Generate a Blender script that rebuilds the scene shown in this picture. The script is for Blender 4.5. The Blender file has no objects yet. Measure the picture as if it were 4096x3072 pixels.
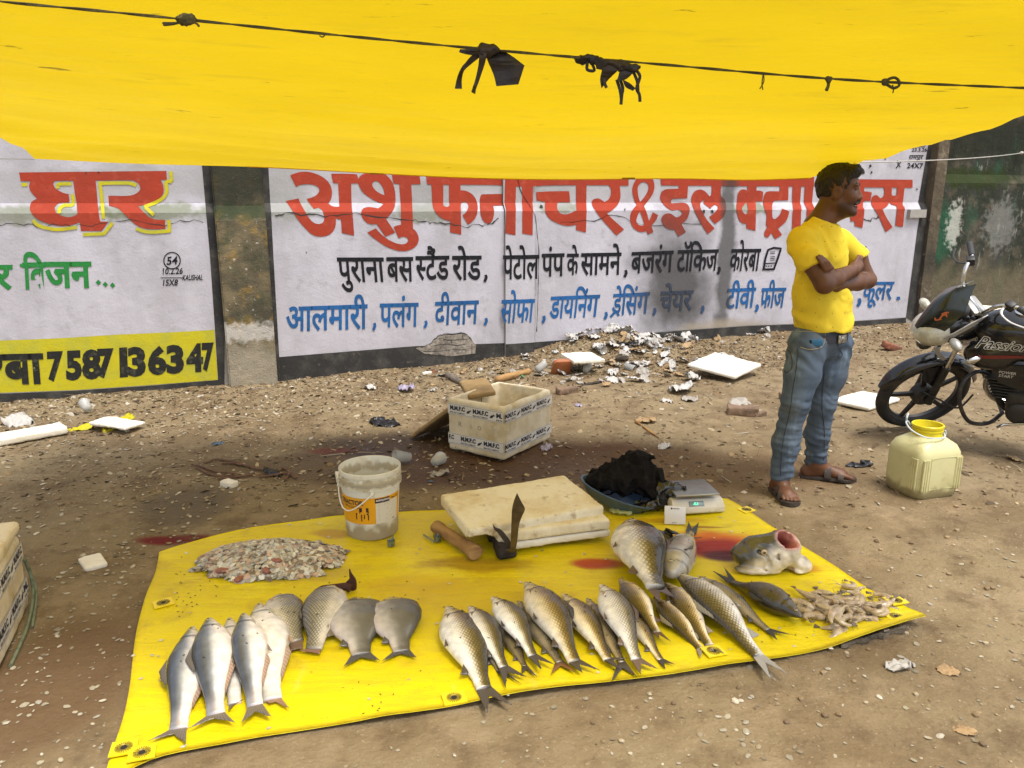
import bpy, bmesh, math, random
import numpy as np
from mathutils import Vector, Matrix, geometry
C = bpy.context.scene.collection
R = math.radians
random.seed(7); RNG = np.random.default_rng(11)

# ---------------------------------------------------------------- camera, sky, sun, exposure
CAM_H, PITCH, FOC = 1.52, R(13.5), 0.746 * 4096
cam = bpy.data.cameras.new('camera'); cam.sensor_width = 36; cam.lens = 0.746 * 36
cam.clip_start = 0.05; cam.clip_end = 2000
camo = bpy.data.objects.new('camera', cam); C.objects.link(camo)
camo.location = (0, 0, CAM_H); camo.rotation_euler = (R(90) - PITCH, 0, 0)
bpy.context.scene.camera = camo
SUN_EL, SUN_AZ = 68.0, 138.0            # azimuth clockwise from +Y (north)
sd = Vector((math.sin(R(SUN_AZ)) * math.cos(R(SUN_EL)), math.cos(R(SUN_AZ)) * math.cos(R(SUN_EL)), math.sin(R(SUN_EL))))
w = bpy.data.worlds.new('World'); bpy.context.scene.world = w; w.use_nodes = True
nt = w.node_tree; nt.nodes.clear()
sk = nt.nodes.new('ShaderNodeTexSky'); sk.sky_type = 'NISHITA'; sk.sun_disc = False
sk.sun_elevation = R(SUN_EL); sk.sun_rotation = R(SUN_AZ); sk.dust_density = 4.0; sk.air_density = 1.0; sk.ozone_density = 1.0
hs = nt.nodes.new('ShaderNodeHueSaturation'); hs.inputs['Saturation'].default_value = 0.45   # hazy white sky
bg = nt.nodes.new('ShaderNodeBackground'); bg.inputs[1].default_value = 0.15
out = nt.nodes.new('ShaderNodeOutputWorld')
nt.links.new(sk.outputs[0], hs.inputs['Color']); nt.links.new(hs.outputs[0], bg.inputs[0]); nt.links.new(bg.outputs[0], out.inputs[0])
sl = bpy.data.lights.new('sun', 'SUN'); sl.energy = 1.3; sl.angle = R(14); sl.color = (1, .95, .87)
so = bpy.data.objects.new('sun', sl); C.objects.link(so); so.location = (0, 0, 20)
so.rotation_euler = sd.to_track_quat('Z', 'Y').to_euler()
vs = bpy.context.scene.view_settings; vs.view_transform = 'Standard'; vs.look = 'None'; vs.gamma = 1; vs.exposure = 0.92
bpy.context.scene.cycles.max_bounces = 8; bpy.context.scene.cycles.transparent_max_bounces = 8

# ---------------------------------------------------------------- places read from the photograph (source pixels, 4096 wide)
SP, CP = math.sin(PITCH), math.cos(PITCH)
def ray(sx, sy):
    a = (sx - 2048) / FOC; b = -(sy - 1536) / FOC
    return Vector((a, CP + b * SP, -SP + b * CP))
def G(sx, sy, z=0.0):                     # the point of the level z under a pixel
    d = ray(sx, sy); t = (z - CAM_H) / d.z
    return Vector((0, 0, CAM_H)) + d * t
def AtY(sx, sy, y):                       # the point at a given distance
    d = ray(sx, sy); return Vector((0, 0, CAM_H)) + d * (y / d.y)
def fr(x0, y0, k): return lambda x, y: (x0 + x * k, y0 + y * k)
DD = fr(0, 0, 1.8517)
def GD(x, y, z=0.0): return G(*DD(x, y), z)
WA = R(20.0); WU = Vector((math.cos(WA), math.sin(WA), 0)); WN = Vector((math.sin(WA), -math.cos(WA), 0)); W0 = Vector((-2.07, 6.55, 0))
Z1, Z2, REC = 1.425, 1.50, 0.055          # ledge: lower wall, chamfer, recessed upper wall
def woff(z):                              # how far the wall face stands in front of W0's plane
    return 0.0 if z <= Z1 else (-REC if z >= Z2 else -REC * (z - Z1) / (Z2 - Z1))
def wuz(sx, sy, off=0.0):
    d = ray(sx, sy); o = Vector((0, 0, CAM_H)); e = off
    for _ in range(6):
        t = (W0 + WN * e - o).dot(WN) / d.dot(WN); p = o + d * t; e = off + woff(p.z)
    return (p - W0).dot(WU), p.z
def wpt(u, z, off=0.0): return W0 + WU * u + Vector((0, 0, z)) + WN * off

# ---------------------------------------------------------------- numpy noise and an implicit-surface mesher
_perm = RNG.random((64, 64, 64)).astype(np.float32)
def vnoise(x, y, z):
    x, y, z = np.broadcast_arrays(np.asarray(x, np.float32), np.asarray(y, np.float32), np.asarray(z, np.float32))
    xi, yi, zi = np.floor(x).astype(int), np.floor(y).astype(int), np.floor(z).astype(int)
    fx, fy, fz = x - xi, y - yi, z - zi
    fx = fx * fx * (3 - 2 * fx); fy = fy * fy * (3 - 2 * fy); fz = fz * fz * (3 - 2 * fz)
    g = lambda a, b, c: _perm[(xi + a) & 63, (yi + b) & 63, (zi + c) & 63]
    l = lambda p, q, t: p + (q - p) * t
    return l(l(l(g(0,0,0), g(1,0,0), fx), l(g(0,1,0), g(1,1,0), fx), fy), l(l(g(0,0,1), g(1,0,1), fx), l(g(0,1,1), g(1,1,1), fx), fy), fz) - .5
def fbm(x, y, z, o=3):
    s = 0; a = 1.0; f = 1.0
    for i in range(o):
        s = s + a * vnoise(x * f + 7.3 * i, y * f + 3.1 * i, z * f + 5.7 * i); a *= .5; f *= 2.03
    return s
class SDF:
    def __init__(s, lo, hi, h):
        s.lo = np.array(lo, float) - 3 * h; s.h = h
        s.n = np.ceil((np.array(hi, float) + 3 * h - s.lo) / h).astype(int) + 1
        s.v = np.full(s.n, 1e3, np.float32)
        s.ax = [(s.lo[i] + h * np.arange(s.n[i])).astype(np.float32) for i in range(3)]
    def reg(s, lo, hi):
        sl = []
        for i in range(3):
            a = int(max(0, math.floor((lo[i] - s.lo[i]) / s.h))); b = int(min(s.n[i], math.ceil((hi[i] - s.lo[i]) / s.h) + 1)); sl.append(slice(a, max(a, b)))
        sl = tuple(sl)
        X = s.ax[0][sl[0]][:, None, None]; Y = s.ax[1][sl[1]][None, :, None]; Z = s.ax[2][sl[2]][None, None, :]
        return sl, X, Y, Z
    def mix(s, sl, d, k):
        a = s.v[sl]
        if k <= 0: s.v[sl] = np.minimum(a, d)
        else:
            h = np.clip(.5 + .5 * (a - d) / k, 0, 1); s.v[sl] = a * (1 - h) + d * h - k * h * (1 - h)
    def cut(s, sl, d, k):                 # smooth subtraction of the solid d<0
        a = s.v[sl]
        if k <= 0: s.v[sl] = np.maximum(a, -d)
        else:
            h = np.clip(.5 - .5 * (a + d) / k, 0, 1); s.v[sl] = a * (1 - h) + (-d) * h + k * h * (1 - h)
    def cone(s, a, b, ra, rb, k=.02, sub=False, flat=None):
        a = np.array(a, float); b = np.array(b, float); r = max(ra, rb) + k + 3 * s.h
        sl, X, Y, Z = s.reg(np.minimum(a, b) - r, np.maximum(a, b) + r)
        d = b - a; L = max(1e-9, d @ d)
        t = np.clip(((X - a[0]) * d[0] + (Y - a[1]) * d[1] + (Z - a[2]) * d[2]) / L, 0, 1)
        px, py, pz = X - a[0] - t * d[0], Y - a[1] - t * d[1], Z - a[2] - t * d[2]
        if flat is not None:              # squash along a direction: (unit vector, factor)
            n, f = flat; q = px * n[0] + py * n[1] + pz * n[2]
            dd = np.sqrt(np.maximum(px * px + py * py + pz * pz - q * q, 0) + (q * f) ** 2)
        else: dd = np.sqrt(px * px + py * py + pz * pz)
        dd = dd - (ra + (rb - ra) * t)
        (s.cut if sub else s.mix)(sl, dd.astype(np.float32), k)
    def ell(s, c, r, M=None, k=.02, sub=False):
        c = np.array(c, float); r = np.array(r, float); m = r.max() + k + 3 * s.h
        sl, X, Y, Z = s.reg(c - m, c + m); x, y, z = X - c[0], Y - c[1], Z - c[2]
        if M is not None:                 # M columns = axes
            x, y, z = [x * M[0][i] + y * M[1][i] + z * M[2][i] for i in range(3)]
        k0 = np.sqrt((x / r[0]) ** 2 + (y / r[1]) ** 2 + (z / r[2]) ** 2); k1 = np.sqrt((x / r[0] ** 2) ** 2 + (y / r[1] ** 2) ** 2 + (z / r[2] ** 2) ** 2) + 1e-9
        (s.cut if sub else s.mix)(sl, (k0 * (k0 - 1) / k1).astype(np.float32), k)
    def box(s, c, hs, r=.01, M=None, k=0, sub=False):
        c = np.array(c, float); hs = np.array(hs, float) - r; m = np.linalg.norm(hs) + r + k + 3 * s.h
        sl, X, Y, Z = s.reg(c - m, c + m); x, y, z = X - c[0], Y - c[1], Z - c[2]
        if M is not None: x, y, z = [x * M[0][i] + y * M[1][i] + z * M[2][i] for i in range(3)]
        x, y, z = np.broadcast_arrays(np.abs(x) - hs[0], np.abs(y) - hs[1], np.abs(z) - hs[2])
        d = np.sqrt(np.maximum(x, 0) ** 2 + np.maximum(y, 0) ** 2 + np.maximum(z, 0) ** 2) + np.minimum(np.maximum(x, np.maximum(y, z)), 0) - r
        (s.cut if sub else s.mix)(sl, d.astype(np.float32), k)
    def grid(s): return s.ax[0][:, None, None], s.ax[1][None, :, None], s.ax[2][None, None, :]
    def noise(s, f, a, o=2, st=(1, 1, 1)):
        m = np.abs(s.v) < max(6 * abs(a), 4 * s.h); i, j, k = np.nonzero(m)
        s.v[m] += a * fbm(s.ax[0][i] * f * st[0], s.ax[1][j] * f * st[1], s.ax[2][k] * f * st[2], o).astype(np.float32)
    def plane(s, p, n):                   # keep the side n points away from
        X, Y, Z = s.grid(); d = (X - p[0]) * n[0] + (Y - p[1]) * n[1] + (Z - p[2]) * n[2]
        s.v = np.maximum(s.v, d.astype(np.float32))
    def mesh(s):                          # naive surface nets
        v = s.v; ins = v < 0; n = np.array(v.shape)
        c = [ins[dx:n[0]-1+dx, dy:n[1]-1+dy, dz:n[2]-1+dz] for dx in (0,1) for dy in (0,1) for dz in (0,1)]
        cnt = sum(a.astype(np.int8) for a in c); act = (cnt > 0) & (cnt < 8); I = np.argwhere(act)
        idx = -np.ones(act.shape, int); idx[act] = np.arange(len(I))
        acc = np.zeros((len(I), 3)); num = np.zeros(len(I))
        co = [(dx, dy, dz) for dx in (0,1) for dy in (0,1) for dz in (0,1)]
        for a in range(8):
            for b in range(a + 1, 8):
                if sum(abs(co[a][q] - co[b][q]) for q in range(3)) != 1: continue
                va = v[I[:,0]+co[a][0], I[:,1]+co[a][1], I[:,2]+co[a][2]]; vb = v[I[:,0]+co[b][0], I[:,1]+co[b][1], I[:,2]+co[b][2]]
                m = (va < 0) != (vb < 0); t = np.where(m, va / np.where(m, va - vb, 1), 0)
                acc += m[:, None] * (np.array(co[a]) + t[:, None] * (np.array(co[b]) - np.array(co[a]))); num += m
        P = s.lo + s.h * (I + acc / num[:, None]); F = []
        for ax in range(3):
            o1, o2 = [(1, 2), (2, 0), (0, 1)][ax]
            a = np.take(ins, range(0, n[ax]-1), ax); b = np.take(ins, range(1, n[ax]), ax); E = np.argwhere(a != b)
            E = E[(E[:, o1] > 0) & (E[:, o2] > 0) & (E[:, o1] < n[o1]-1) & (E[:, o2] < n[o2]-1)]
            def g(d1, d2):
                e = E.copy(); e[:, o1] += d1; e[:, o2] += d2; return idx[e[:,0], e[:,1], e[:,2]]
            q = np.stack([g(-1,-1), g(0,-1), g(0,0), g(-1,0)], 1); fl = ~ins[E[:,0], E[:,1], E[:,2]]
            q[fl] = q[fl][:, ::-1]; F.append(q)
        F = np.concatenate(F); F = F[(F >= 0).all(1)]
        return P, F

# ---------------------------------------------------------------- objects
def mesh(name, V, F, uv=None, col=None, smooth=True):
    me = bpy.data.meshes.new(name)
    if len(V) and isinstance(F, np.ndarray) and F.ndim == 2:
        V = np.asarray(V, np.float32); me.vertices.add(len(V)); me.vertices.foreach_set('co', V.ravel())
        k = F.shape[1]; me.loops.add(F.size); me.loops.foreach_set('vertex_index', F.astype(np.int32).ravel())
        me.polygons.add(len(F)); me.polygons.foreach_set('loop_start', np.arange(0, F.size, k, dtype=np.int32)); me.polygons.foreach_set('loop_total', np.full(len(F), k, np.int32))
        me.update(calc_edges=True); me.validate()
    else:
        me.from_pydata([tuple(v) for v in V], [], [tuple(int(i) for i in f) for f in F]); me.update()
    if smooth: me.shade_smooth()
    if uv is not None:
        l = me.uv_layers.new(name='UVMap'); vi = np.empty(len(me.loops), np.int32); me.loops.foreach_get('vertex_index', vi)
        l.data.foreach_set('uv', np.asarray(uv, np.float32)[vi].ravel())
    if col is not None:
        a = me.color_attributes.new('Col', 'FLOAT_COLOR', 'POINT'); a.data.foreach_set('color', np.asarray(col, np.float32).ravel())
    return me
def link(name, me, m, parent=None):
    if m is not None: me.materials.append(m)
    o = bpy.data.objects.new(name, me); C.objects.link(o)
    if parent is not None: o.parent = parent
    return o
def tag(o, label=None, cat=None, group=None, kind=None):
    if label: o['label'] = label
    if cat: o['category'] = cat
    if group: o['group'] = group
    if kind: o['kind'] = kind
    return o
def thing(name, label, cat, loc=(0, 0, 0), rot=(0, 0, 0), group=None):
    o = bpy.data.objects.new(name, None); C.objects.link(o); o.location = loc; o.rotation_euler = rot; o.empty_display_size = .05
    return tag(o, label, cat, group)
def copy_tree(o, parent=None):
    c = o.copy(); C.objects.link(c)
    if parent is not None: c.parent = parent
    for ch in list(o.children): copy_tree(ch, c)
    return c
def sdf_obj(name, s, m, parent=None, col=None):
    P, F = s.mesh()
    return link(name, mesh(name, P, F, col=None if col is None else col(P)), m, parent)
def frame_from(z, x=None):                # 3x3 whose columns are axes, z given
    z = Vector(z).normalized(); x = Vector(x) if x is not None else (Vector((1,0,0)) if abs(z.x) < .9 else Vector((0,1,0)))
    y = z.cross(x).normalized(); x = y.cross(z); return Matrix((x, y, z)).transposed()
class MB:
    def __init__(s): s.V = []; s.F = []; s.UV = []; s.COL = []
    def add(s, V, F, M=None):
        b = len(s.V); s.V += [(M @ Vector(v)) if M is not None else Vector(v) for v in V]; s.F += [[b + i for i in f] for f in F]; return s
    def rings(s, rings, cap=True, closed=False, M=None):
        n = len(rings[0]); V = [p for r in rings for p in r]; F = []
        m = len(rings)
        for i in range(m if closed else m - 1):
            for j in range(n):
                a = i * n + j; b = i * n + (j + 1) % n; c = ((i + 1) % m) * n + (j + 1) % n; d = ((i + 1) % m) * n + j; F.append((a, b, c, d))
        if cap and not closed: F.append(tuple(range(n - 1, -1, -1))); F.append(tuple(range((m - 1) * n, m * n)))
        return s.add(V, F, M)
    def tube(s, pts, r, n=8, cap=True, M=None, sq=1.0, closed=False):
        pts = [Vector(p) for p in pts]; R_ = r if isinstance(r, (list, tuple)) else [r] * len(pts); rings = []; px = None
        for i, p in enumerate(pts):
            t = (pts[(i + 1) % len(pts)] - pts[i - 1]) if closed else (pts[min(i + 1, len(pts) - 1)] - pts[max(i - 1, 0)])
            m = frame_from(t, px); px = m.col[0]
            rings.append([p + m @ Vector((math.cos(2*math.pi*j/n) * R_[i], math.sin(2*math.pi*j/n) * R_[i] * sq, 0)) for j in range(n)])
        return s.rings(rings, cap, closed, M)
    def lathe(s, prof, n=24, M=None, cap=True, ph=0):
        return s.rings([[Vector((r * math.cos(2*math.pi*j/n + ph), r * math.sin(2*math.pi*j/n + ph), z)) for j in range(n)] for r, z in prof], cap, False, M)
    def box(s, c, size, M=None, bev=0, seg=2):
        bm = bmesh.new(); bmesh.ops.create_cube(bm, size=1)
        for v in bm.verts: v.co = Vector((v.co.x * size[0], v.co.y * size[1], v.co.z * size[2]))
        if bev > 0: bmesh.ops.bevel(bm, geom=list(bm.edges), offset=bev, segments=seg, profile=.5, affect='EDGES')
        bm.verts.index_update(); T = (M if M is not None else Matrix()) @ Matrix.Translation(Vector(c)) if True else None
        s.add([v.co.copy() for v in bm.verts], [[v.index for v in f.verts] for f in bm.faces], T); bm.free(); return s
    def ball(s, c, r, M=None, nu=14, nv=9):
        r = (r, r, r) if not isinstance(r, (list, tuple)) else r
        pr = []
        for i in range(nv + 1):
            a = math.pi * i / nv; a = min(max(a, .06), math.pi - .06)
            pr.append([Vector((c[0] + r[0]*math.sin(a)*math.cos(2*math.pi*j/nu), c[1] + r[1]*math.sin(a)*math.sin(2*math.pi*j/nu), c[2] - r[2]*math.cos(a))) for j in range(nu)])
        return s.rings(pr, True, False, M)
    def prism(s, pts, d, M=None):         # 2-D outline (x,y) extruded from z=0 to z=d
        n = len(pts); tri = geometry.tessellate_polygon([[Vector((p[0], p[1], 0)) for p in pts]])
        V = [Vector((p[0], p[1], 0)) for p in pts] + [Vector((p[0], p[1], d)) for p in pts]; F = []
        for t in tri: F.append((t[0], t[1], t[2])); F.append((t[2] + n, t[1] + n, t[0] + n))
        F += [(i, (i + 1) % n, (i + 1) % n + n, i + n) for i in range(n)]
        b = len(s.V); s.add(V, F, M); return s
    def build(s, name, m, parent=None, smooth=True, sharp=None):
        me = mesh(name, s.V, s.F, smooth=smooth)
        bm = bmesh.new(); bm.from_mesh(me); bmesh.ops.recalc_face_normals(bm, faces=bm.faces)
        if smooth:
            for e in bm.edges:
                if len(e.link_faces) == 2 and e.calc_face_angle(0) > R(sharp or 38): e.smooth = False
        bm.to_mesh(me); bm.free()
        return link(name, me, m, parent)
def spline(pts, n=6, closed=False):       # Catmull-Rom through points
    P = [Vector(p) if len(p) == 3 else Vector((p[0], p[1], 0)) for p in pts]; out = []; N = len(P)
    for i in range(N if closed else N - 1):
        a, b, c, d = (P[(i-1) % N], P[i], P[(i+1) % N], P[(i+2) % N]) if closed else (P[max(i-1, 0)], P[i], P[i+1], P[min(i+2, N-1)])
        for j in range(n):
            t = j / n; out.append(.5 * ((2*b) + (c-a)*t + (2*a-5*b+4*c-d)*t*t + (3*b-a-3*c+d)*t**3))
    if not closed: out.append(P[-1])
    return out

# ---------------------------------------------------------------- materials
def mat(name, col, rough=.75, metal=0.0, var=(), bump=(), spec=.5, vcol=False, trans=None, coat=0, alpha=1.0, transm=0, coord='Object', emit=None, sss=0):
    m = bpy.data.materials.new(name); m.use_nodes = True; t = m.node_tree; N = t.nodes; L = t.links; N.clear()
    o = N.new('ShaderNodeOutputMaterial'); b = N.new('ShaderNodeBsdfPrincipled'); L.new(b.outputs[0], o.inputs[0])
    tc = N.new('ShaderNodeTexCoord').outputs[coord]
    if vcol:
        a = N.new('ShaderNodeVertexColor'); a.layer_name = 'Col'; cur = a.outputs['Color']
    else:
        a = N.new('ShaderNodeRGB'); a.outputs[0].default_value = (*col, 1); cur = a.outputs[0]
    for v in var:                         # (colour, scale, lo, hi[, strength, stretch])
        c2, sc, lo, hi = v[:4]; st = v[4] if len(v) > 4 else 1.0; stretch = v[5] if len(v) > 5 else None
        n = N.new('ShaderNodeTexNoise'); n.inputs['Scale'].default_value = sc; n.inputs['Detail'].default_value = 6; n.inputs['Roughness'].default_value = .62
        if stretch:
            mp = N.new('ShaderNodeMapping'); mp.inputs['Scale'].default_value = stretch; L.new(tc, mp.inputs[0]); L.new(mp.outputs[0], n.inputs['Vector'])
        else: L.new(tc, n.inputs['Vector'])
        mr = N.new('ShaderNodeMapRange'); mr.inputs[1].default_value = lo; mr.inputs[2].default_value = hi; mr.inputs[4].default_value = st; L.new(n.outputs[0], mr.inputs[0])
        mx = N.new('ShaderNodeMix'); mx.data_type = 'RGBA'; L.new(mr.outputs[0], mx.inputs[0]); L.new(cur, mx.inputs[6]); mx.inputs[7].default_value = (*c2, 1); cur = mx.outputs[2]
    L.new(cur, b.inputs['Base Color']); b.inputs['Roughness'].default_value = rough; b.inputs['Metallic'].default_value = metal
    b.inputs['Specular IOR Level'].default_value = spec; b.inputs['Coat Weight'].default_value = coat; b.inputs['Alpha'].default_value = alpha; b.inputs['Transmission Weight'].default_value = transm
    if sss: b.inputs['Subsurface Weight'].default_value = sss; b.inputs['Subsurface Radius'].default_value = (.01, .005, .003); b.inputs['Subsurface Scale'].default_value = 1
    if emit: b.inputs['Emission Color'].default_value = (*emit[0], 1); b.inputs['Emission Strength'].default_value = emit[1]
    nrm = None
    for bp in bump:                       # (scale, strength, distance[, stretch])
        n = N.new('ShaderNodeTexNoise'); n.inputs['Scale'].default_value = bp[0]; n.inputs['Detail'].default_value = 5
        if len(bp) > 3:
            mp = N.new('ShaderNodeMapping'); mp.inputs['Scale'].default_value = bp[3]; L.new(tc, mp.inputs[0]); L.new(mp.outputs[0], n.inputs['Vector'])
        else: L.new(tc, n.inputs['Vector'])
        bu = N.new('ShaderNodeBump'); bu.inputs['Strength'].default_value = bp[1]; bu.inputs['Distance'].default_value = bp[2]; L.new(n.outputs[0], bu.inputs['Height'])
        if nrm is not None: L.new(nrm, bu.inputs['Normal'])
        nrm = bu.outputs[0]
    if nrm is not None: L.new(nrm, b.inputs['Normal'])
    if trans is not None:                 # translucent sheet: (colour, fraction)
        tr = N.new('ShaderNodeBsdfTranslucent'); mx2 = N.new('ShaderNodeMixShader'); mx2.inputs[0].default_value = trans[1]
        mc = N.new('ShaderNodeMix'); mc.data_type = 'RGBA'; mc.blend_type = 'MULTIPLY'; mc.inputs[0].default_value = 0
        tr.inputs[0].default_value = (*trans[0], 1)
        if len(trans) > 2: L.new(cur, tr.inputs[0])
        L.new(b.outputs[0], mx2.inputs[1]); L.new(tr.outputs[0], mx2.inputs[2]); L.new(mx2.outputs[0], o.inputs[0])
    m.diffuse_color = (*col, 1)
    return m
def nd(m, kind, **kw):
    n = m.node_tree.nodes.new(kind)
    for k, v in kw.items(): setattr(n, k, v)
    return n
def mask_var(m, col, centre, radii, strength=1.0, scale=6.0, amt=.5, coord='Object'):
    """a stain of its own shape: soft ellipsoid round a place in object space, edge broken by noise"""
    t = m.node_tree; L = t.links; b = next(n for n in t.nodes if n.type == 'BSDF_PRINCIPLED')
    src = b.inputs['Base Color'].links[0].from_socket; tc = nd(m, 'ShaderNodeTexCoord').outputs[coord]
    s1 = nd(m, 'ShaderNodeVectorMath', operation='SUBTRACT'); L.new(tc, s1.inputs[0]); s1.inputs[1].default_value = centre
    s2 = nd(m, 'ShaderNodeVectorMath', operation='DIVIDE'); L.new(s1.outputs[0], s2.inputs[0]); s2.inputs[1].default_value = radii
    ln = nd(m, 'ShaderNodeVectorMath', operation='LENGTH'); L.new(s2.outputs[0], ln.inputs[0])
    n = nd(m, 'ShaderNodeTexNoise'); n.inputs['Scale'].default_value = scale; n.inputs['Detail'].default_value = 6; L.new(tc, n.inputs['Vector'])
    ma = nd(m, 'ShaderNodeMath', operation='MULTIPLY_ADD'); L.new(n.outputs[0], ma.inputs[0]); ma.inputs[1].default_value = amt * 2; L.new(ln.outputs['Value'], ma.inputs[2])
    mr = nd(m, 'ShaderNodeMapRange'); mr.interpolation_type = 'SMOOTHSTEP'; mr.inputs[1].default_value = .45 + amt; mr.inputs[2].default_value = 1 + amt; mr.inputs[3].default_value = strength; mr.inputs[4].default_value = 0; L.new(ma.outputs[0], mr.inputs[0])
    mx = nd(m, 'ShaderNodeMix', data_type='RGBA'); L.new(mr.outputs[0], mx.inputs[0]); L.new(src, mx.inputs[6]); mx.inputs[7].default_value = (*col, 1)
    L.new(mx.outputs[2], b.inputs['Base Color']); return mr.outputs[0]
def text2d(s, offset=0.0, shear=0.0, res=3):
    c = bpy.data.curves.new('t', 'FONT'); c.body = s; c.offset = offset; c.shear = shear; c.resolution_u = res; c.fill_mode = 'BOTH'
    o = bpy.data.objects.new('t', c); C.objects.link(o); bpy.context.view_layer.update()
    me = bpy.data.meshes.new_from_object(o.evaluated_get(bpy.context.evaluated_depsgraph_get()))
    V = np.array([v.co[:2] for v in me.vertices]) if len(me.vertices) else np.zeros((0, 2)); F = [list(p.vertices) for p in me.polygons]
    bpy.data.objects.remove(o); bpy.data.curves.remove(c); bpy.data.meshes.remove(me); return V, F
def fill2d(outer, holes=(), sub=4, ang=42):
    """fill a traced outline; smooth where it bends gently, sharp at corners"""
    def sm(pts):
        P = [Vector((p[0], p[1])) for p in pts]; n = len(P); cor = []
        for i in range(n):
            a = P[i] - P[i-1]; b = P[(i+1) % n] - P[i]; cor.append(a.length < 1e-6 or b.length < 1e-6 or abs(a.angle(b)) > R(ang))
        o = []
        for i in range(n):
            b, c = P[i], P[(i+1) % n]; a = P[i-1] if not cor[i] else b; d = P[(i+2) % n] if not cor[(i+1) % n] else c
            if cor[i] and cor[(i+1) % n]: o.append(b); continue
            for j in range(sub):
                t = j / sub; o.append(.5 * ((2*b) + (c-a)*t + (2*a-5*b+4*c-d)*t*t + (3*b-a-3*c+d)*t**3))
        return o
    loops = [sm(outer)] + [sm(h) for h in holes]
    tri = geometry.tessellate_polygon([[Vector((p.x, p.y, 0)) for p in l] for l in loops])
    V = np.array([[p.x, p.y] for l in loops for p in l]); return V, [list(t) for t in tri]
def stroke2d(pts, wd, n=5, closed=False):
    P = spline(pts, n, closed); L, Rr = [], []; N = len(P)
    for i, p in enumerate(P):
        t = (P[(i+1) % N] - P[i-1]) if closed else (P[min(i+1, N-1)] - P[max(i-1, 0)]); t = t.normalized() if t.length > 1e-9 else Vector((1, 0, 0)); q = Vector((-t.y, t.x, 0)) * wd / 2
        L.append(p + q); Rr.append(p - q)
    V = np.array([[v.x, v.y] for v in L + Rr]); F = [[i, (i+1) % N, (i+1) % N + N, i + N] for i in range(N if closed else N - 1)]
    return V, F
# ================================================================ ground
HEAP = GD(1330, 775)
def gz(x, y):
    x = np.asarray(x, float); y = np.asarray(y, float)
    u = (x - W0.x) * WU.x + (y - W0.y) * WU.y; dw = (x - W0.x) * WN.x + (y - W0.y) * WN.y
    near = np.exp(-np.clip(dw, 0, 50) / .75)
    h = (-.03 + .14 * np.clip((u + .2) / 5.5, 0, 1)) * near
    h = h + .17 * np.exp(-((x - HEAP.x + .1) / .75) ** 2 - ((y - HEAP.y - .12) / .38) ** 2) + .05 * np.exp(-((x + 4.3) / .5) ** 2 - ((y - 5.55) / .16) ** 2)
    n = .028 * fbm(x * .9, y * .9, 0 * x, 3) + .022 * fbm(x * 6, y * 6, 0 * x + 3, 4)
    flat = 1 / (1 + np.exp(-(np.maximum(np.abs(x - .0) - 1.75, np.abs(y - 2.75) - 1.15)) * 9))
    return h + n * (.25 + .75 * flat) * (np.abs(dw) < 30) - .004
gx = np.concatenate([[-400, -150, -60, -25, -12, -8], np.arange(-6, 8.01, .035), [9, 12, 25, 60, 150, 400]])
gy = np.concatenate([[-400, -150, -60, -20, -8, -3, -1, 0], np.arange(.6, 10.8, .035), [12, 16, 30, 80, 200, 600]])
XX, YY = np.meshgrid(gx, gy, indexing='ij'); ZZ = gz(XX, YY)
def gz1(x, y):                            # height of the ground, read from its grid
    i = int(np.clip(np.searchsorted(gx, x) - 1, 0, len(gx) - 2)); j = int(np.clip(np.searchsorted(gy, y) - 1, 0, len(gy) - 2)); a = (x - gx[i]) / (gx[i+1] - gx[i]); b_ = (y - gy[j]) / (gy[j+1] - gy[j])
    return float((ZZ[i, j] * (1-a) + ZZ[i+1, j] * a) * (1-b_) + (ZZ[i, j+1] * (1-a) + ZZ[i+1, j+1] * a) * b_)
nx, ny = XX.shape; ii = np.arange(nx * ny).reshape(nx, ny)
GF = np.stack([ii[:-1, :-1].ravel(), ii[1:, :-1].ravel(), ii[1:, 1:].ravel(), ii[:-1, 1:].ravel()], 1)
m_ground = mat('soil', (.228, .174, .098), rough=.9, spec=.25, var=[((.15, .102, .053), 1.3, .42, .62, .8), ((.30, .225, .135), 3.5, .5, .72, .7), ((.11, .072, .038), 5, .50, .68, .8), ((.42, .34, .22), 60, .6, .75, .7), ((.10, .07, .04), 110, .60, .72, .6)],
               bump=[(14, .55, .03), (70, .6, .010), (260, .5, .004)])
WET = (.05, .03, .016)
wet = []
for (px, py, rx, ry, col, st) in [(900, 975, .75, .45, WET, .9), (1000, 1010, 1.1, .35, (.075, .04, .02), .9), (1230, 985, .95, .36, (.085, .045, .022), .9), (640, 1010, .7, .22, (.12, .083, .045), .8), (1560, 1015, .9, .4, (.14, .088, .044), .75),
                                  (400, 1090, .25, .30, (.115, .09, .062), .8), (350, 1165, .13, .05, (.13, .012, .012), .9), (410, 1160, .11, .05, (.11, .018, .014), .8), (720, 975, .18, .05, (.13, .018, .014), .55), (100, 1480, .30, .45, (.12, .07, .035), .75), (800, 985, .12, .10, (.06, .035, .04), .7), (380, 640, .1, .1, WET, 0)]:
    if st: p = GD(px, py); wet.append(mask_var(m_ground, col, (p.x, p.y, 0), (rx * 1.25, ry * 1.25, 5), min(1, st * 1.08), 5, .3))
b = next(n for n in m_ground.node_tree.nodes if n.type == 'BSDF_PRINCIPLED')
mrx = nd(m_ground, 'ShaderNodeMath', operation='MAXIMUM'); m_ground.node_tree.links.new(wet[0], mrx.inputs[0]); m_ground.node_tree.links.new(wet[1], mrx.inputs[1])
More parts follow.
